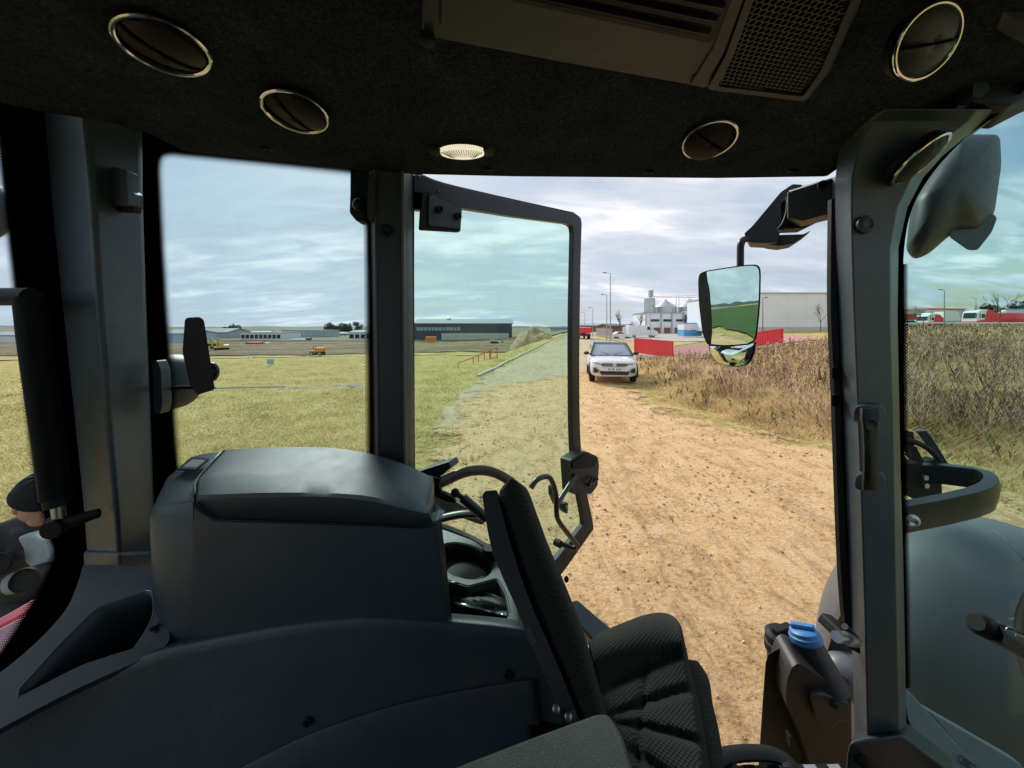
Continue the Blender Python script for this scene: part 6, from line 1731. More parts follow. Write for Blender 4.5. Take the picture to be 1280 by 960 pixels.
for a, b in ((695, 884), (710, 893)):
    q = MB(); q.lathe([(.006, 0), (.006, .008), (.004, .009)], bfn(a, b) - vd * .006, -vd, 10); part(q, 'hinge_bolt', M_steel, SE)
q = MB(); q.plate(roundpoly([(704, 893), (716, 884), (722, 893), (710, 900)], 2), [], lambda a, b: bfn(a, b) - vd * .012, vd * .04); part(q, 'hinge_plate', M_plastic, SE, bevel=.002)
# cushion
zc_ = EYE - .66
LB = cr([(738, 806), (748, 850), (757, 888), (770, 930), (785, 1010)], 5)
RB = cr([(852, 790), (864, 842), (876, 892), (884, 940), (892, 1010)], 5)
TOPL = cr([(736, 802), (752, 790), (790, 774), (812, 767), (830, 766), (844, 772), (852, 784)], 5)
nv, nu = 46, 40
def lerp_poly(poly, t):
    i = t * (len(poly) - 1); k = min(int(i), len(poly) - 2); f = i - k
    return np.array(poly[k]) * (1 - f) + np.array(poly[k + 1]) * f
rows = []
for j in range(nv):
    v = j / (nv - 1); row = []
    for i in range(nu):
        u = i / (nu - 1)
        tp = lerp_poly(TOPL, u); lft = lerp_poly(LB, v); rgt = lerp_poly(RB, v)
        st_ = lft * (1 - u) + rgt * u
        chord = np.array(LB[0]) * (1 - u) + np.array(RB[0]) * u
        a, b = st_ + (tp - chord) * (1 - v) ** 2
        # raised side roll, a dished centre, and stitched channels across it
        roll = .030 * math.exp(-((v - .10) / .12) ** 2)
        ch = 0
        for vc, sl in ((.27, -.22), (.46, -.20), (.66, .10), (.86, .22)):
            ch -= .012 * math.exp(-(((v - vc) - sl * (u - .5)) / .028) ** 2) * (0.45 + .55 * sstep(.05, .35, u))
        ch -= .009 * math.exp(-((u - .30 - .10 * math.sin(v * 5)) / .04) ** 2) * sstep(.2, .4, v)
        edge = min(u + .15, 1 - u, v) 
        ed = -.045 * (1 - min(1, max(0, (1 - u) / .13))) ** 2.4 - .05 * (1 - min(1, v / .08)) ** 2.4
        row.append(PZ(a, b, zc_ + roll + ch + ed))
    rows.append(row)
for row in rows: row.append(row[-1] + Vector((.004, .0, -.09)))
rows.insert(0, [p_ + Vector((0, .004, -.09)) for p_ in rows[0]])
q = MB(); q.grid(rows); part(q, 'seat_cushion', M_fabric2, SE, sharp=75, solid=.01)
# lower front roll
rows = []
A_ = cr([(858, 824), (866, 870), (876, 905), (882, 950), (888, 1010)], 5); B_ = cr([(872, 826), (886, 848), (891, 880), (899, 915), (905, 960), (908, 1010)], 4)
A2 = [lerp_poly(A_, t) for t in np.linspace(0, 1, 24)]; B2 = [lerp_poly(B_, t) for t in np.linspace(0, 1, 24)]
for a, b in zip(A2, B2):
    row = []
    for t in np.linspace(0, 1, 9):
        p_ = a * (1 - t) + b * t
        row.append(PZ(p_[0], p_[1], zc_ - .055 - .035 * t ** 2.6))
    row.append(row[-1] + Vector((.003, 0, -.10)))
    rows.append(row)
rows.insert(0, [p_ + Vector((0, .008, -.07)) for p_ in rows[0]])
q = MB(); q.grid(rows); part(q, 'front_roll', M_fabric2, SE, sharp=75, solid=.01)
q = MB(); q.box(P(800, 900, .62) + Vector((-.06, .06, -.22)), (.24, .34, .16)); part(q, 'seat_base', M_black, SE, bevel=.01)

# ================================================================== DRIVER'S ARMREST
za_ = EYE - .52
q = MB(); q.prism([PZ(a, b, za_) for a, b in roundpoly([(530, 1005), (556, 961), (660, 921), (747, 889.5), (762, 891), (779, 918), (800, 985), (806, 1060), (540, 1060)], 9)], (0, 0, -.07)); part(q, 'armrest', mat('armrest_vinyl', (.012, .014, .015), .55, bump=.5, bscale=500, dust=.06), bevel=.014, seg=4)
q = MB(); q.tube([PZ(660, 990, za_ - .08), PZ(660, 990, za_ - .08) + Vector((-.05, -.2, -.15))], .03, 10); part(q, 'armrest_post', M_black)

# ================================================================== WING MIRROR on its arm
q = MB(); q.loft([[P(a, b, Y_) for a, b in roundpoly(l, 2, 2)] + [P(a, b, Y_ + .06) for a, b in reversed(roundpoly(l, 2, 2))] for l, Y_ in (([(1052, 218), (1052, 270), (1049, 268), (1049, 220)], 1.04), ([(990, 237), (990, 276), (986, 274), (986, 238)], 1.22))])
mir = part(q, 'mirror_arm', M_plastic_d, sharp=30)
q = MB(); q.plate([(984, 240), (1041, 222), (1041, 266), (1003, 276), (984, 272)], [], lambda a, b: PL(a, b, P(1041, 240, 1.06), Vector((-1.05, -1.0, 0))), Vector((.05, .07, 0))); part(q, 'arm_beam', M_plastic_d, mir, bevel=.004)
q = MB(); q.plate([(980, 278), (1003, 276), (1041, 264), (1040, 268), (1006, 285), (982, 286)], [], lambda a, b: P(a, b, 1.18), (.02, .06, 0)); part(q, 'arm_foot', M_black, mir, bevel=.004)
hs = lambda a, b: PL(a, b, P(960, 270, 1.42), Vector((-.75, -1, 0)))
q = MB(); q.plate(roundpoly([(930, 292), (940, 283), (976, 240), (991, 230), (1004, 231), (996, 236), (982, 246), (976, 252), (976, 284), (972, 303), (958, 304), (936, 303)], 2.5), [], hs, Vector((.06, .09, 0))); part(q, 'arm_housing', M_plastic_d, mir, bevel=.006)
q = MB(); q.plate(roundpoly([(958, 299), (972, 292), (1003, 291), (1012, 286), (1008, 291), (990, 303), (974, 306), (958, 304)], 2), [], lambda a, b: hs(a, b) + Vector((.02, .02, 0)), Vector((.04, .08, 0))); part(q, 'housing_foot', M_plastic_d, mir, bevel=.004)
q = MB(); q.plate([(976, 252), (984, 246), (985, 280), (976, 284)], [], lambda a, b: hs(a, b) + Vector((.02, .03, 0)), Vector((.03, .05, 0))); part(q, 'arm_socket', M_black, mir)
for a0 in (982, 985, 988):
    q = MB(); q.tube([P(a, b, 1.17) for a, b in cr([(a0 + 9, 240), (a0 + 3, 250), (a0 + 1, 266), (a0 - 4, 280), (a0 - 10, 287)], 4)], .0035, 6); part(q, 'mirror_cable', M_black, mir)
q = MB(); q.lathe([(.012, 0), (.012, .01), (.006, .012)], P(1028, 232, 1.05), (-.6, -1, 0), 12); part(q, 'arm_bolt', M_black, mir)
q = MB(); q.tube([P(a, b, 1.47) for a, b in cr([(937, 298), (929, 300), (926, 306), (925.5, 315), (925.5, 340)], 4)], .013, 10); part(q, 'mirror_rod', M_paintblk, mir)
MN = Vector((-1.463, -.60, -.05)).normalized()
mp_ = P(912, 382, 1.50)
mf = lambda a, b: PL(a, b, mp_, MN)
main = cr([(873, 352), (875, 343), (884, 339)], 3)[:-1] + cr([(884, 339), (915, 334), (940, 331.5), (948, 334), (950, 342)], 3)[:-1] + cr([(950, 345), (949, 380), (946, 412), (943, 425), (936, 429)], 4)[:-1] + cr([(935, 430), (910, 432), (892, 431), (884, 429), (879, 418)], 3)[:-1] + cr([(878, 415), (874, 380), (873, 355)], 4)
grow_ = lambda loop, k: [tuple(np.mean(np.array(loop), 0) + (np.array(p_) - np.mean(np.array(loop), 0)) * k) for p_ in loop]
M_mirror = bpy.data.materials.new('mirror_silver'); M_mirror.use_nodes = True
b_ = M_mirror.node_tree.nodes['Principled BSDF']; b_.inputs['Base Color'].default_value = (.93, .95, .94, 1); b_.inputs['Metallic'].default_value = 1; b_.inputs['Roughness'].default_value = .0
mvd = (mp_ - Vector((0, 0, EYE))).normalized()
def shell_(loop, fn, name):
    f = [fn(*p_) for p_ in loop]; c_ = sum(f, Vector()) / len(f)
    rows = [f, [v + mvd * .006 for v in f]] + [[c_ + (v - c_) * k + mvd * d for v in f] for k, d in ((.95, .02), (.8, .05), (.45, .065))]
    q = MB(); q.loft(rows); return part(q, name, M_black, mir)
mh = shell_(grow_(main, 1.018), lambda a, b: mf(a, b) - MN * .002, 'mirror_housing')
# slightly convex glass
def mirror_glass(loop, nrm, p0, bulge, name, bias=Vector((0, 0, 0))):
    c2 = np.mean(np.array(loop), 0); rows = []
    fn = lambda a, b: PL(a, b, p0, nrm)
    cc = fn(*c2)
    for sc in (1.0, .8, .6, .4, .2, .03):
        rows.append([fn(*(c2 + (np.array(p_) - c2) * sc)) + nrm * (.002 + bulge * (1 - sc * sc)) for p_ in loop])
    q = MB(); q.grid(rows, True); n_ = len(loop); b_ = 5 * n_; q.f.append(tuple(b_ + k for k in range(n_)))
    return part(q, name, M_mirror, mir, sharp=None, recalc=False)
mirror_glass(grow_(main, .985), MN, mp_, .0012, 'mirror_glass')
wide = cr([(886, 432), (888, 442), (895, 452), (907, 457), (922, 458), (934, 455), (941, 444), (944, 428)], 3) + [(936, 430.5), (910, 433)]
WN = (MN + Vector((0, 0, -.32))).normalized()
shell_(grow_(wide, 1.03), lambda a, b: PL(a, b, mp_ + Vector((0, 0, -.15)), MN) - MN * .003, 'wide_mirror_housing')
mirror_glass(grow_(wide, .95), MN, PL(915, 444, mp_ + Vector((0, 0, -.15)), MN), .010, 'wide_mirror_glass')

# ================================================================== OUTSIDE THE WINDSCREEN
M_fend = mat('front_fender_plastic', (.105, .112, .122), .42, var=.12, vscale=3, dust=.10)
fc_, fr_ = Vector((2.32, 1.88, .42)), (.70, .50, .86)
q = MB(); q.ellipsoid(fc_, fr_, 56, 30, .92); part(q, 'front_fender', M_fend)
sp = lambda c, e=.92: math.copysign(abs(c) ** e, c)
def fsurf(th, ph, k=1.001): return fc_ + Vector((fr_[0] * sp(math.cos(th)) * sp(math.cos(ph)), fr_[1] * sp(math.cos(th)) * sp(math.sin(ph)), fr_[2] * sp(math.sin(th)))) * k
q = MB(); q.tube([fsurf(t, R(-128) + .75 * (t + .1)) for t in np.linspace(-.2, 1.15, 30)], .007, 6); part(q, 'fender_seam', M_black)
q = MB(); q.tube([fsurf(t, R(-100)) for t in np.linspace(.75, 1.45, 20)], .003, 6); part(q, 'fender_rib', M_fend)
q = MB(); q.ellipsoid(P(1219, 791, 1.62), (.013, .010, .009), 12, 8); part(q, 'fender_rivet', M_chrome)
# front wheel under the fender
q = MB(); q.lathe([(.3, -.17), (.48, -.18), (.54, -.12), (.55, 0), (.54, .12), (.48, .18), (.3, .17)], (2.32, 1.88, .55), (0, 1, 0), 36); fw = part(q, 'front_wheel', M_tyre)
# grey panel with an embossed badge frame at the lower right
cfn = lambda a, b: PL(a, b, P(1180, 930, 1.10), Vector((-.35, -.60, .72)))
q = MB(); q.plate([(1128, 858), (1140, 868), (1158, 888), (1215, 950), (1262, 1010), (1190, 1020), (1130, 920)], [], cfn, Vector((.02, .04, -.02))); cw_ = part(q, 'cowl_panel', mat('cowl_plastic', (.11, .125, .13), .4), bevel=.005)
q = MB(); q.plate([(1160, 886), (1280, 955), (1330, 1020), (1262, 1012), (1216, 950)], [], lambda a, b: cfn(a, b) + Vector((.015, .02, -.02)), Vector((.02, .04, -.02))); part(q, 'cowl_edge', MATS['cowl_plastic'], bevel=.004)
bf = [(1196, 944), (1200, 943), (1219, 957), (1216, 962), (1197, 950)]
q = MB(); q.tube([cfn(a, b) + Vector((-.004, -.006, .004)) for a, b in bf], .0022, 6, True); part(q, 'badge_frame', M_trim, cw_)
q = MB(); q.plate([(1202, 949), (1205, 948), (1212, 954), (1209, 956)], [], lambda a, b: cfn(a, b) + Vector((-.003, -.005, .003)), Vector((.002, .003, -.002))); part(q, 'badge_mark', M_trim, cw_)

# black loop bar and bracket by the fender
lp = [P(a, b, Y_) for a, b, Y_ in [(1090, 652, 1.42), (1127, 640, 1.45), (1180, 630, 1.48)] + cr([(1214, 622, 1.50), (1232, 615, 1.53), (1239, 606, 1.58), (1232, 598, 1.64), (1216, 593, 1.68)], 4) + [(1190, 590, 1.72), (1172, 588, 1.74), (1150, 588, 1.78), (1110, 588, 1.82)]]
rows = []
for i, p_ in enumerate(lp):
    t = (lp[min(i + 1, len(lp) - 1)] - lp[max(i - 1, 0)]); t.z = 0; t.normalize(); s_ = Vector((t.y, -t.x, 0))
    hgt = .070 if i < 9 else .055
    rows.append([p_ + s_ * .02 + UPV * .03, p_ + s_ * .026 - UPV * (hgt - .05), p_ + s_ * .02 - UPV * hgt, p_ - s_ * .02 - UPV * hgt, p_ - s_ * .026 - UPV * (hgt - .05), p_ - s_ * .02 + UPV * .03])
q = MB(); q.loft(rows); lb_ = part(q, 'loop_bar', M_gloss, bevel=.006)
q = MB(); q.lathe([(.024, 0), (.024, .008), (.014, .016), (.006, .012)], P(1139, 650, 1.42), (-.4, -1, 0), 14); part(q, 'bar_bolt', M_steel, lb_)
q = MB(); q.plate(roundpoly([(1120, 575), (1138, 580), (1150, 578), (1158, 590), (1176, 588), (1178, 618), (1140, 624), (1137, 604), (1122, 602)], 3), [], lambda a, b: P(a, b, 1.75), (0, .10, 0)); br_ = part(q, 'bar_bracket', M_black, lb_, bevel=.006)
for a, b in ((1154, 596), (1155, 606)):
    q = MB(); q.lathe([(.012, 0), (.012, .014)], P(a, b, 1.745), (0, -1, 0), 8); part(q, 'bracket_nut', M_steel, lb_)
q = MB(); q.plate([(1145, 539), (1158, 538.5), (1166, 548), (1188, 584), (1185, 587), (1176, 580), (1157, 555)], [], lambda a, b: PL(a, b, P(1165, 560, 1.85), Vector((-.8, -.8, .35))), (.02, .03, 0)); part(q, 'deflector_plate', M_paintblk, bevel=.002)
q = MB(); q.tube([P(a, b, 1.80) for a, b in cr([(1120, 548), (1135, 550), (1152, 556), (1166, 566), (1176, 578)], 4)], .012, 8); part(q, 'hydraulic_hose', M_black)
q = MB(); q.plate(roundpoly([(1124, 544), (1130, 538), (1142, 540), (1144, 556), (1136, 562), (1126, 556)], 2), [], lambda a, b: P(a, b, 1.82), (0, .06, 0)); part(q, 'hose_clamp', M_black, bevel=.004)
q = MB(); q.plate([(1138, 560), (1146, 558), (1156, 578), (1172, 574), (1170, 586), (1154, 586)], [], lambda a, b: P(a, b, 1.83), (0, .05, 0)); part(q, 'bracket_arm', M_black, bevel=.004)
q = MB(); q.ellipsoid(P(1122, 592, 2.0), (.10, .1, .07), 16, 10); part(q, 'hose_coil', M_black)

# exterior roof lamp housing, seen through the top of the windscreen
hl_ = roundpoly([(1132, 312), (1140, 250), (1172, 205), (1204, 168), (1250, 168), (1252, 205), (1243, 268), (1226, 290), (1190, 292), (1160, 318), (1142, 325)], 9, 4)
hc_ = np.array((1200, 225))
q = MB(); q.loft([[P(*(hc_ + (np.array(c) - hc_) * k), Y_) for c in hl_] for k, Y_ in ((.25, 1.125), (.55, 1.14), (.78, 1.165), (.92, 1.195), (.985, 1.225), (1.0, 1.26), (.96, 1.42))])
rh = part(q, 'roof_lamp_housing', mat('housing_plastic', (.017, .020, .023), .5, var=.25, vscale=9, dust=.15), sharp=70)
q = MB(); q.loft([[P(a, b, Y_) for a, b in roundpoly(l, 4, 3)] for l, Y_ in (([(1186, 296), (1190, 272), (1240, 266), (1247, 272), (1240, 290), (1222, 313), (1210, 313)], 1.20), ([(1190, 292), (1194, 276), (1236, 270), (1240, 276), (1236, 288), (1220, 304), (1210, 304)], 1.34))])
part(q, 'housing_lip', M_plastic_d, rh, bevel=.008, seg=3)
# dark beam at the top right: roller blind and front header
q = MB(); q.prism([P(a, b, .80) for a, b in [(1206, 118), (1214, 96), (1225, 86), (1300, 48), (1340, 30), (1340, 95), (1300, 112), (1262, 132), (1215, 128)]], (.08, .10, .0)); hd = part(q, 'roller_blind', M_black, bevel=.006)
q = MB(); q.tube([P(1222, 90, .785), P(1300, 50, .785)], .007, 8); part(q, 'blind_bar', M_plastic_d, hd)
q = MB(); q.plate(roundpoly([(1216, 104), (1232, 96), (1238, 112), (1226, 122), (1216, 120)], 3), [], lambda a, b: P(a, b, .785), (0, .03, 0)); part(q, 'blind_end', M_plastic_d, hd, bevel=.003)
q = MB(); q.plate(roundpoly([(1236, -14), (1258, -8), (1300, 22), (1300, 40), (1262, 20), (1240, 4)], 3), [], lambda a, b: P(a, b, .62), (.02, .03, 0)); part(q, 'roof_hatch_frame', mat('hatch_frame', (.05, .06, .07), .35), bevel=.004)

# steering wheel and stalk
wc = P(1570, 900, .50); wa = Vector((-.62, -.62, .45)).normalized()
wl = Vector((-.85, -.2, .45)).normalized()
q = MB(); q.ring(wc, wl, .190, .0165, 64, 12); wh_ = part(q, 'steering_wheel', mat('wheel_leather', (.030, .024, .020), .5, bump=.4, bscale=500))
q = MB(); q.bar(wc, wc + (P(1270, 810, .53) - wc) * .98, .04, .015); part(q, 'spoke', M_black, wh_)
q = MB(); q.lathe([(.07, -.02), (.07, .01), (.05, .02)], wc - wl * .02, wl, 24); part(q, 'hub', M_black, wh_)
s0, s1 = P(1300, 818, .60), P(1231, 783, .60)
sd_ = (s1 - s0).normalized()
q = MB(); q.tube([s0, s0 + sd_ * .012, s1 - sd_ * .012, s1], [.020, .021, .021, .019], 14, sx=.8, sy=1.15); stk = part(q, 'column_stalk', M_gloss)
q = MB(); q.tube([s1 - sd_ * .004, s1 + sd_ * .012, s1 + sd_ * .016], [.017, .017, .012], 14); part(q, 'stalk_knob', M_black, stk)
q = MB(); q.ring(P(1264, 790, .575), (-.2, -1, .3), .0062, .0009, 20, 6); part(q, 'wiper_symbol', M_steel, stk)

# ================================================================== TANK, FILLER CAPS, STEP
M_tank = mat('tank_plastic', (.016, .016, .016), .5, var=.2, bump=.3, dust=.07)
tk = lambda Y_: (lambda a, b: P(a, b, Y_))
q = MB(); q.plate(cr([(946, 1010), (948, 960), (953, 880), (957, 828)], 4) + cr([(960, 818), (972, 811), (990, 806), (1000, 812)], 3) + [(1062, 850), (1062, 1010)], [], tk(1.30), (.22, .28, -.27)); tkb = part(q, 'fuel_tank', M_tank, bevel=.02, seg=3)
q = MB(); q.plate(cr([(990, 835), (1000, 830), (1020, 842), (1045, 858), (1064, 862)], 4) + [(1066, 1010), (1030, 1010)] + cr([(1015, 960), (995, 905), (983, 880), (984, 850)], 4), [], tk(1.22), (.03, .12, 0)); part(q, 'tank_shield', M_tank, tkb, bevel=.012, seg=3)
q = MB(); q.plate(cr([(1012, 870), (1030, 868), (1062, 880)], 3) + [(1064, 905), (1050, 902), (1040, 915), (1020, 900)], [], tk(1.20), (.02, .05, 0)); part(q, 'shield_step', M_tank, tkb, bevel=.008)
q = MB(); q.lathe([(.010, 0), (.010, .006), (.005, .008)], P(1042, 881, 1.195), (0, -1, .3), 12); part(q, 'shield_screw', M_black, tkb)
q = MB(); q.plate(roundpoly([(987, 920), (994, 922), (1003, 945), (999, 952), (988, 935)], 3), [], tk(1.212), (0, .02, 0)); part(q, 'tank_slot', M_black, tkb)
q = MB(); a_, b_ = P(1040, 866, 1.24), P(1008, 800, 1.30); q.tube([a_, a_.lerp(b_, .5), b_], [.054, .048, .042], 22); nk = part(q, 'filler_neck', M_tank, tkb)
dn_ = (b_ - a_).normalized(); dn2 = (dn_ + UPV * .8).normalized()
q = MB(); q.lathe([(.044, 0), (.048, .004), (.048, .020), (.044, .023), (.042, .034), (.034, .039), (.001, .040)], b_ - dn2 * .004, dn2, 26); cap = part(q, 'blue_cap', M_bluecap, tkb)
q = MB(); q.box(b_ + dn2 * .042, (.070, .025, .016), M=dn2.to_track_quat('Z', 'X').to_matrix() @ Matrix.Rotation(R(20), 3, 'Z')); part(q, 'cap_grip', M_bluecap, cap, bevel=.006)
q = MB(); q.tube([P(982, 880, 1.55), P(978, 812, 1.55)], [.055, .055], 20); part(q, 'fuel_neck', M_tank, tkb)
q = MB(); q.lathe([(.052, 0), (.062, .004), (.062, .035), (.056, .04), (.058, .048), (.058, .070), (.044, .082), (.001, .084)], P(978, 814, 1.55), (-.05, 0, 1), 24); cap2 = part(q, 'black_cap', M_black, tkb)
q = MB(); q.box(P(978, 786, 1.55), (.09, .03, .02), R(20)); part(q, 'cap_grip', M_black, cap2, bevel=.005)
q = MB(); q.plate(cr([(1030, 830), (1040, 795), (1050, 770), (1062, 756)], 4) + [(1066, 860), (1044, 835)], [], tk(1.55), (.09, .1, 0)); part(q, 'wheel_guard', M_plastic_d, bevel=.01)
q = MB(); q.ellipsoid(P(1058, 845, 1.5), (.09, .08, .08), 18, 10); part(q, 'guard_lobe', M_fend)
# cab floor, door sill with tread plate and mat
zf = EYE - 1.20
q = MB(); q.prism([(-1.25, -1.1, zf), (1.02, -1.1, zf), (1.0, .95, zf), (.72, 1.0, zf), (-.25, 1.04, zf), (-1.25, .98, zf)], (0, 0, -.06)); part(q, 'cab_floor', M_black, smooth=False)
tp_ = MB(); 
A0, A1 = PZ(897, 957, zf + .012), PZ(1048, 955, zf + .012)
q = MB(); q.prism([A0, A1, A1 + Vector((-.02, -.14, 0)), A0 + Vector((-.02, -.14, 0))], (0, 0, -.01)); tr_ = part(q, 'tread_plate', M_steel, smooth=False)
for i in range(10):
    f = (i + .5) / 10; c0 = A0.lerp(A1, f)
    for j in range(4):
        if (i + j) % 2: continue
        q = MB(); q.box(c0 + Vector((0, -.016 - .034 * j, .0015)), (.030, .030, .003), R(0)); part(q, 'tread_pad', M_black, tr_, smooth=False)
q = MB(); q.tube([PZ(a, b, zf + .03) for a, b in cr([(895, 950), (915, 943), (945, 941), (968, 944), (985, 953), (990, 965)], 5)], .014, 8, sx=.7, sy=1.5); part(q, 'mat_rim', M_black)
q = MB(); q.tube([PZ(a, b, zf + .02) for a, b in cr([(903, 948), (910, 952), (918, 960)], 4)], .012, 8); part(q, 'mat_rib', M_plastic_d)

# unseen rest of the cab shell behind the driver, partly added to block light
q = MB(); q.box((-.42, -.28, 1.85), (.14, .52, .95)); dseat = part(q, 'unseen_driver_seat', M_fabric, bevel=.05)  # out of view, added behind the camera to keep light off the pillar
q = MB(); q.box((-.15, -.30, 1.42), (.50, .54, .14)); part(q, 'seat_squab', M_fabric, dseat, bevel=.04)
q = MB(); q.box((.0, -1.12, 2.0), (1.9, .008, 1.6)); part(q, 'right_window', G_wind, smooth=False)  # unseen tinted pane, added to dim the light from the right
q = MB(); q.box((.42, -.62, 2.25), (.05, .34, .26)); part(q, 'monitor_blocker', M_gloss, bevel=.01)  # no such screen known; box added out of view to block light
q = MB(); q.box((-.35, -.78, 1.60), (1.9, .40, 1.1)); part(q, 'right_console', M_plastic, bevel=.03)  # out of view, made tall to hold back light from the right
for a, b in ((-1.15, -1.02), (-.35, -1.06), (.95, -1.0)):
    q = MB(); q.box((a, b, 1.95), (.16, .11, 1.9)); part(q, 'pillar', M_plastic, bevel=.02)
q = MB(); q.box((-1.22, -.05, 1.17), (.08, 2.0, .26)); part(q, 'rear_wall', M_plastic)
q = MB(); q.box((1.03, -.4, 1.22), (.10, 1.2, .34)); part(q, 'front_wall', M_plastic_d)
q = MB(); q.box((.82, .05, 1.6), (.35, .5, .72)); part(q, 'dashboard', M_plastic_d, bevel=.05)
# rear wing outside, red and glossy
rwn = Vector((.25, -.45, .86)).normalized()
q = MB(); q.plate(cr([(-120, 838), (-60, 802), (0, 772), (40, 749), (66, 733)], 4) + [(70, 742), (40, 762), (0, 783), (-120, 848)], [], lambda a, b: PL(a, b, P(20, 765, 1.25), rwn), -rwn * .03); rwg = part(q, 'rear_wing', mat('tractor_red', (.72, .10, .14), .2, coat=1.0), bevel=.006)
q = MB(); q.plate([(-120, 850), (0, 785), (40, 764), (70, 744), (74, 760), (40, 812), (0, 850), (-120, 960)], [], lambda a, b: PL(a, b, P(20, 790, 1.20), Vector((.35, -.62, .70))), -rwn * .03); part(q, 'wing_side', mat('red_paint_sky_sheen', (.62, .30, .33), .22, coat=.8), rwg, bevel=.006)  # pink puts the sky's reflection into the red paint colour
# big rear wheel and belly so the tractor stands on the ground
for yy in (1.45, -1.45):
    q = MB(); q.lathe([(.3, -.2), (.58, -.2), (.65, -.15), (.66, 0), (.65, .15), (.58, .2), (.3, .2)], (-1.35, yy * .62, .66), (0, 1, 0), 40) ; rwh = part(q, 'rear_wheel', M_tyre)
q = MB(); q.box((-.2, 0, .72), (2.2, .7, .7)); part(q, 'chassis', M_trim, bevel=.05)
q = MB(); q.box((2.2, -.15, 1.0), (1.9, .75, .75)); part(q, 'bonnet', M_plastic_d, bevel=.08)

# ================================================================== PERSON behind the tractor
def person():
    root = thing('person', 'person in black beanie and dark jacket crouching behind the tractor, hands in grey gloves', 'person', (-2.75, 2.15, TZ(-2.75, 2.15)))
    M_jack = mat('dark_jacket', (.040, .042, .048), .85, var=.35, vscale=14, bump=.6, bscale=90)
    M_skin = mat('skin', (.50, .27, .19), .55)
    M_hat = mat('knit_beanie', (.006, .006, .007), .95, bump=.8, bscale=260)
    M_glove = mat('grey_gloves', (.34, .37, .37), .85, var=.15, vscale=30)
    me = bpy.data.meshes.new('body')
    hd_ = P(46, 627, 2.1)
    J = {'pelvis': ((-2.98, 2.36, .60), .17), 'waist': ((-2.95, 2.33, .78), .165), 'chest': ((-2.86, 2.24, 1.00), .180), 'neck': ((hd_.x - .05, hd_.y + .05, hd_.z - .13), .075), 'head0': ((hd_.x, hd_.y, hd_.z - .05), .055),
         'shl': ((-2.90, 2.08, 1.05), .090), 'ell': ((-2.78, 1.90, .86), .060), 'wrl': ((-2.47, 1.92, .97), .040), 'hal': ((-2.40, 1.93, .99), .036),
         'shr': ((-2.66, 2.40, 1.05), .090), 'elr': ((-2.45, 2.36, .88), .060), 'wrr': ((-2.33, 2.10, .99), .040), 'har': ((-2.32, 2.03, 1.0), .036),
         'hil': ((-2.98, 2.26, .54), .12), 'knl': ((-2.58, 2.12, .50), .082), 'anl': ((-2.84, 2.16, .10), .055), 'tol': ((-2.64, 2.10, .05), .045),
         'hir': ((-2.90, 2.46, .54), .12), 'knr': ((-2.52, 2.50, .50), .082), 'anr': ((-2.78, 2.50, .10), .055), 'tor': ((-2.58, 2.48, .05), .045)}
    E = [('pelvis', 'waist'), ('waist', 'chest'), ('chest', 'neck'), ('neck', 'head0'), ('chest', 'shl'), ('shl', 'ell'), ('ell', 'wrl'), ('wrl', 'hal'), ('chest', 'shr'), ('shr', 'elr'), ('elr', 'wrr'), ('wrr', 'har'),
         ('pelvis', 'hil'), ('hil', 'knl'), ('knl', 'anl'), ('anl', 'tol'), ('pelvis', 'hir'), ('hir', 'knr'), ('knr', 'anr'), ('anr', 'tor')]
    ks = list(J); me.from_pydata([J[k][0] for k in ks], [(ks.index(a), ks.index(b)) for a, b in E], [])
    o = bpy.data.objects.new('body', me); COL.objects.link(o); o.parent = root; o.matrix_parent_inverse = base_matrix(root).inverted()
    me.materials.append(M_jack)
    sk = o.modifiers.new('skin', 'SKIN'); sk.use_smooth_shade = True
    for i, k in enumerate(ks): me.skin_vertices[0].data[i].radius = (J[k][1], J[k][1])
    me.skin_vertices[0].data[0].use_root = True
    sb_ = o.modifiers.new('sub', 'SUBSURF'); sb_.levels = sb_.render_levels = 2
    # head: skull with nose, ears, looking down towards the tractor
    f = Vector((.86, -.28, -.42)).normalized(); s_ = f.cross(UPV).normalized(); u = s_.cross(f)
    Mh = Matrix((f, s_, u)).transposed()
    q = MB(); q.ellipsoid(hd_, (.098, .076, .118), 24, 16, M=Mh)
    q.ellipsoid(hd_ + f * .055 - u * .065, (.045, .048, .050), 14, 10, M=Mh)
    q.ellipsoid(hd_ + f * .102 - u * .012, (.020, .014, .024), 10, 8, M=Mh)
    for e in (-1, 1):
        q.ellipsoid(hd_ + s_ * .076 * e - u * .01, (.018, .012, .032), 10, 8, M=Mh)
    hdo = part(q, 'head', M_skin, root, sharp=None)
    for e in (-1, 1):
        q = MB(); q.ellipsoid(hd_ + f * .090 + s_ * .032 * e + u * .018, (.008, .012, .008), 10, 8, M=Mh); part(q, 'eye', M_win, hdo)
    q = MB(); q.ellipsoid(hd_ + f * .098 - u * .058, (.008, .022, .006), 10, 6, M=Mh); part(q, 'mouth', mat('lips', (.38, .16, .13), .5), hdo)
    q = MB(); c_ = hd_ + u * .028 - f * .008
    rows = []
    for i in range(11):
        t = i / 10; th = t * math.pi / 2
        rows.append([c_ + f * (.106 * math.cos(th) ** .7 * math.cos(a)) + s_ * (.086 * math.cos(th) ** .7 * math.sin(a)) + u * (.115 * math.sin(th) + .004 * math.sin(a * 9)) for a in np.linspace(0, 2 * math.pi, 28, endpoint=False)])
    q.grid(rows, True); hat = part(q, 'beanie', M_hat, root, solid=.008, offset=1)
    q = MB(); q.tube([c_ + f * .110 * math.cos(a) + s_ * .090 * math.sin(a) + u * .012 for a in np.linspace(0, 2 * math.pi, 28, endpoint=False)], .022, 8, True, sx=1.0, sy=.5); part(q, 'cuff', M_hat, hat)
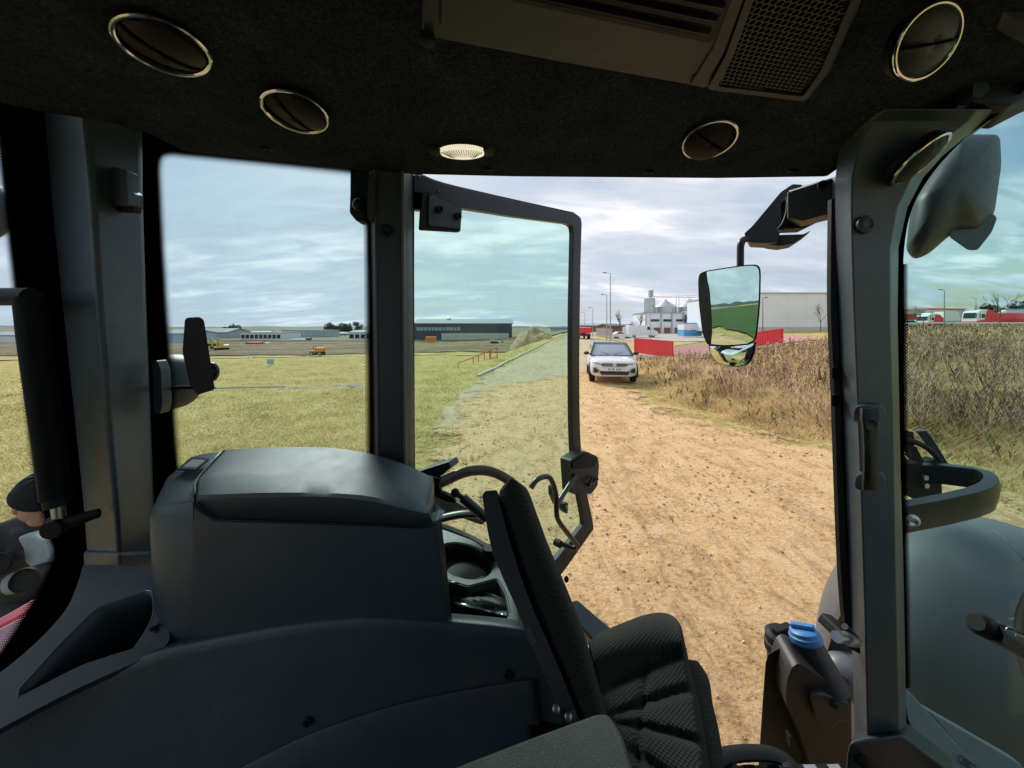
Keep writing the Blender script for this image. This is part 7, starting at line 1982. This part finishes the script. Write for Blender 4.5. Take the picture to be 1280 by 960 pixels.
    # small pale star-like mark on the beanie front
    mk = c_ + f * .118 + s_ * (-.035) + u * .018
    q = MB()
    for k in range(4):
        a = math.pi * k / 4; q.bar(mk - (s_ * math.cos(a) + u * math.sin(a)) * .014, mk + (s_ * math.cos(a) + u * math.sin(a)) * .014, .004, .004)
    part(q, 'hat_emblem', M_white, hat, smooth=False)
    # collar
    q = MB(); q.ring(Vector(J['neck'][0]) + Vector((0, 0, -.02)), (f * -.3 + UPV), .082, .022, 24, 8); part(q, 'collar', M_jack, root)
    # gloved hands: palm, four fingers of unequal length curled round the tool, thumb at the side
    for (wr, ha, e) in (('wrl', 'hal', 1), ('wrr', 'har', -1)):
        w_, h_ = Vector(J[wr][0]), Vector(J[ha][0]); d = (h_ - w_).normalized(); dn = Vector((0, 0, -1)); sd = d.cross(dn).normalized()
        q = MB(); q.ellipsoid(h_ + d * .03, (.055, .042, .024), 14, 10, M=Matrix((d, sd, d.cross(sd))).transposed())
        for i, ln_ in enumerate((.070, .080, .074, .058)):
            b0 = h_ + d * .068 + sd * (.027 - .018 * i)
            q.tube([b0 - d * .02, b0 + d * ln_ * .35, b0 + d * ln_ * .60 + dn * ln_ * .30, b0 + d * ln_ * .45 + dn * ln_ * .62], [.0105, .0100, .0092, .0075], 8)
        t0 = h_ + d * .012 + sd * .038 * e
        q.tube([t0, t0 + d * .022 + sd * .022 * e, t0 + d * .05 + sd * .022 * e + dn * .02], [.013, .012, .009], 8)
        q.tube([w_ - d * .05, w_ + d * .01, h_], [.050, .048, .036], 12)
        part(q, 'glove', M_glove, root, sharp=60)
    q = MB()
    cl_ = [P(20, 672, 1.95), P(35, 668, 1.95), P(52, 674, 1.93), P(70, 668, 1.93), P(68, 690, 1.92), P(58, 706, 1.92), P(40, 712, 1.92), P(30, 704, 1.93), P(28, 688, 1.94)]
    q.prism(cl_, (.01, .05, 0)); part(q, 'folded_cloth', M_glove, root, bevel=.012, seg=3)
    return root
person()
# two black hydraulic couplings in front of the person
for (a, b, Y_, r_, lb_l) in ((31, 725, 1.80, .055, 'black round hydraulic coupling held at the person, the nearer one beside the rear window edge'), (-4, 706, 1.85, .055, 'black round hydraulic coupling cut off at the left edge of the photo')):
    c_ = P(a, b, Y_); ax_ = Vector((.35, -.8, .25)).normalized()
    q = MB(); q.lathe([(r_ * .8, .16), (r_ * .9, .02), (r_, 0), (r_ * .92, -.01), (r_ * .8, .004), (.001, .006)], c_, -ax_, 20); 
    tag(q.build('hose_coupling', M_black), lb_l, 'hose coupling', 'hydraulic couplings held by the person')
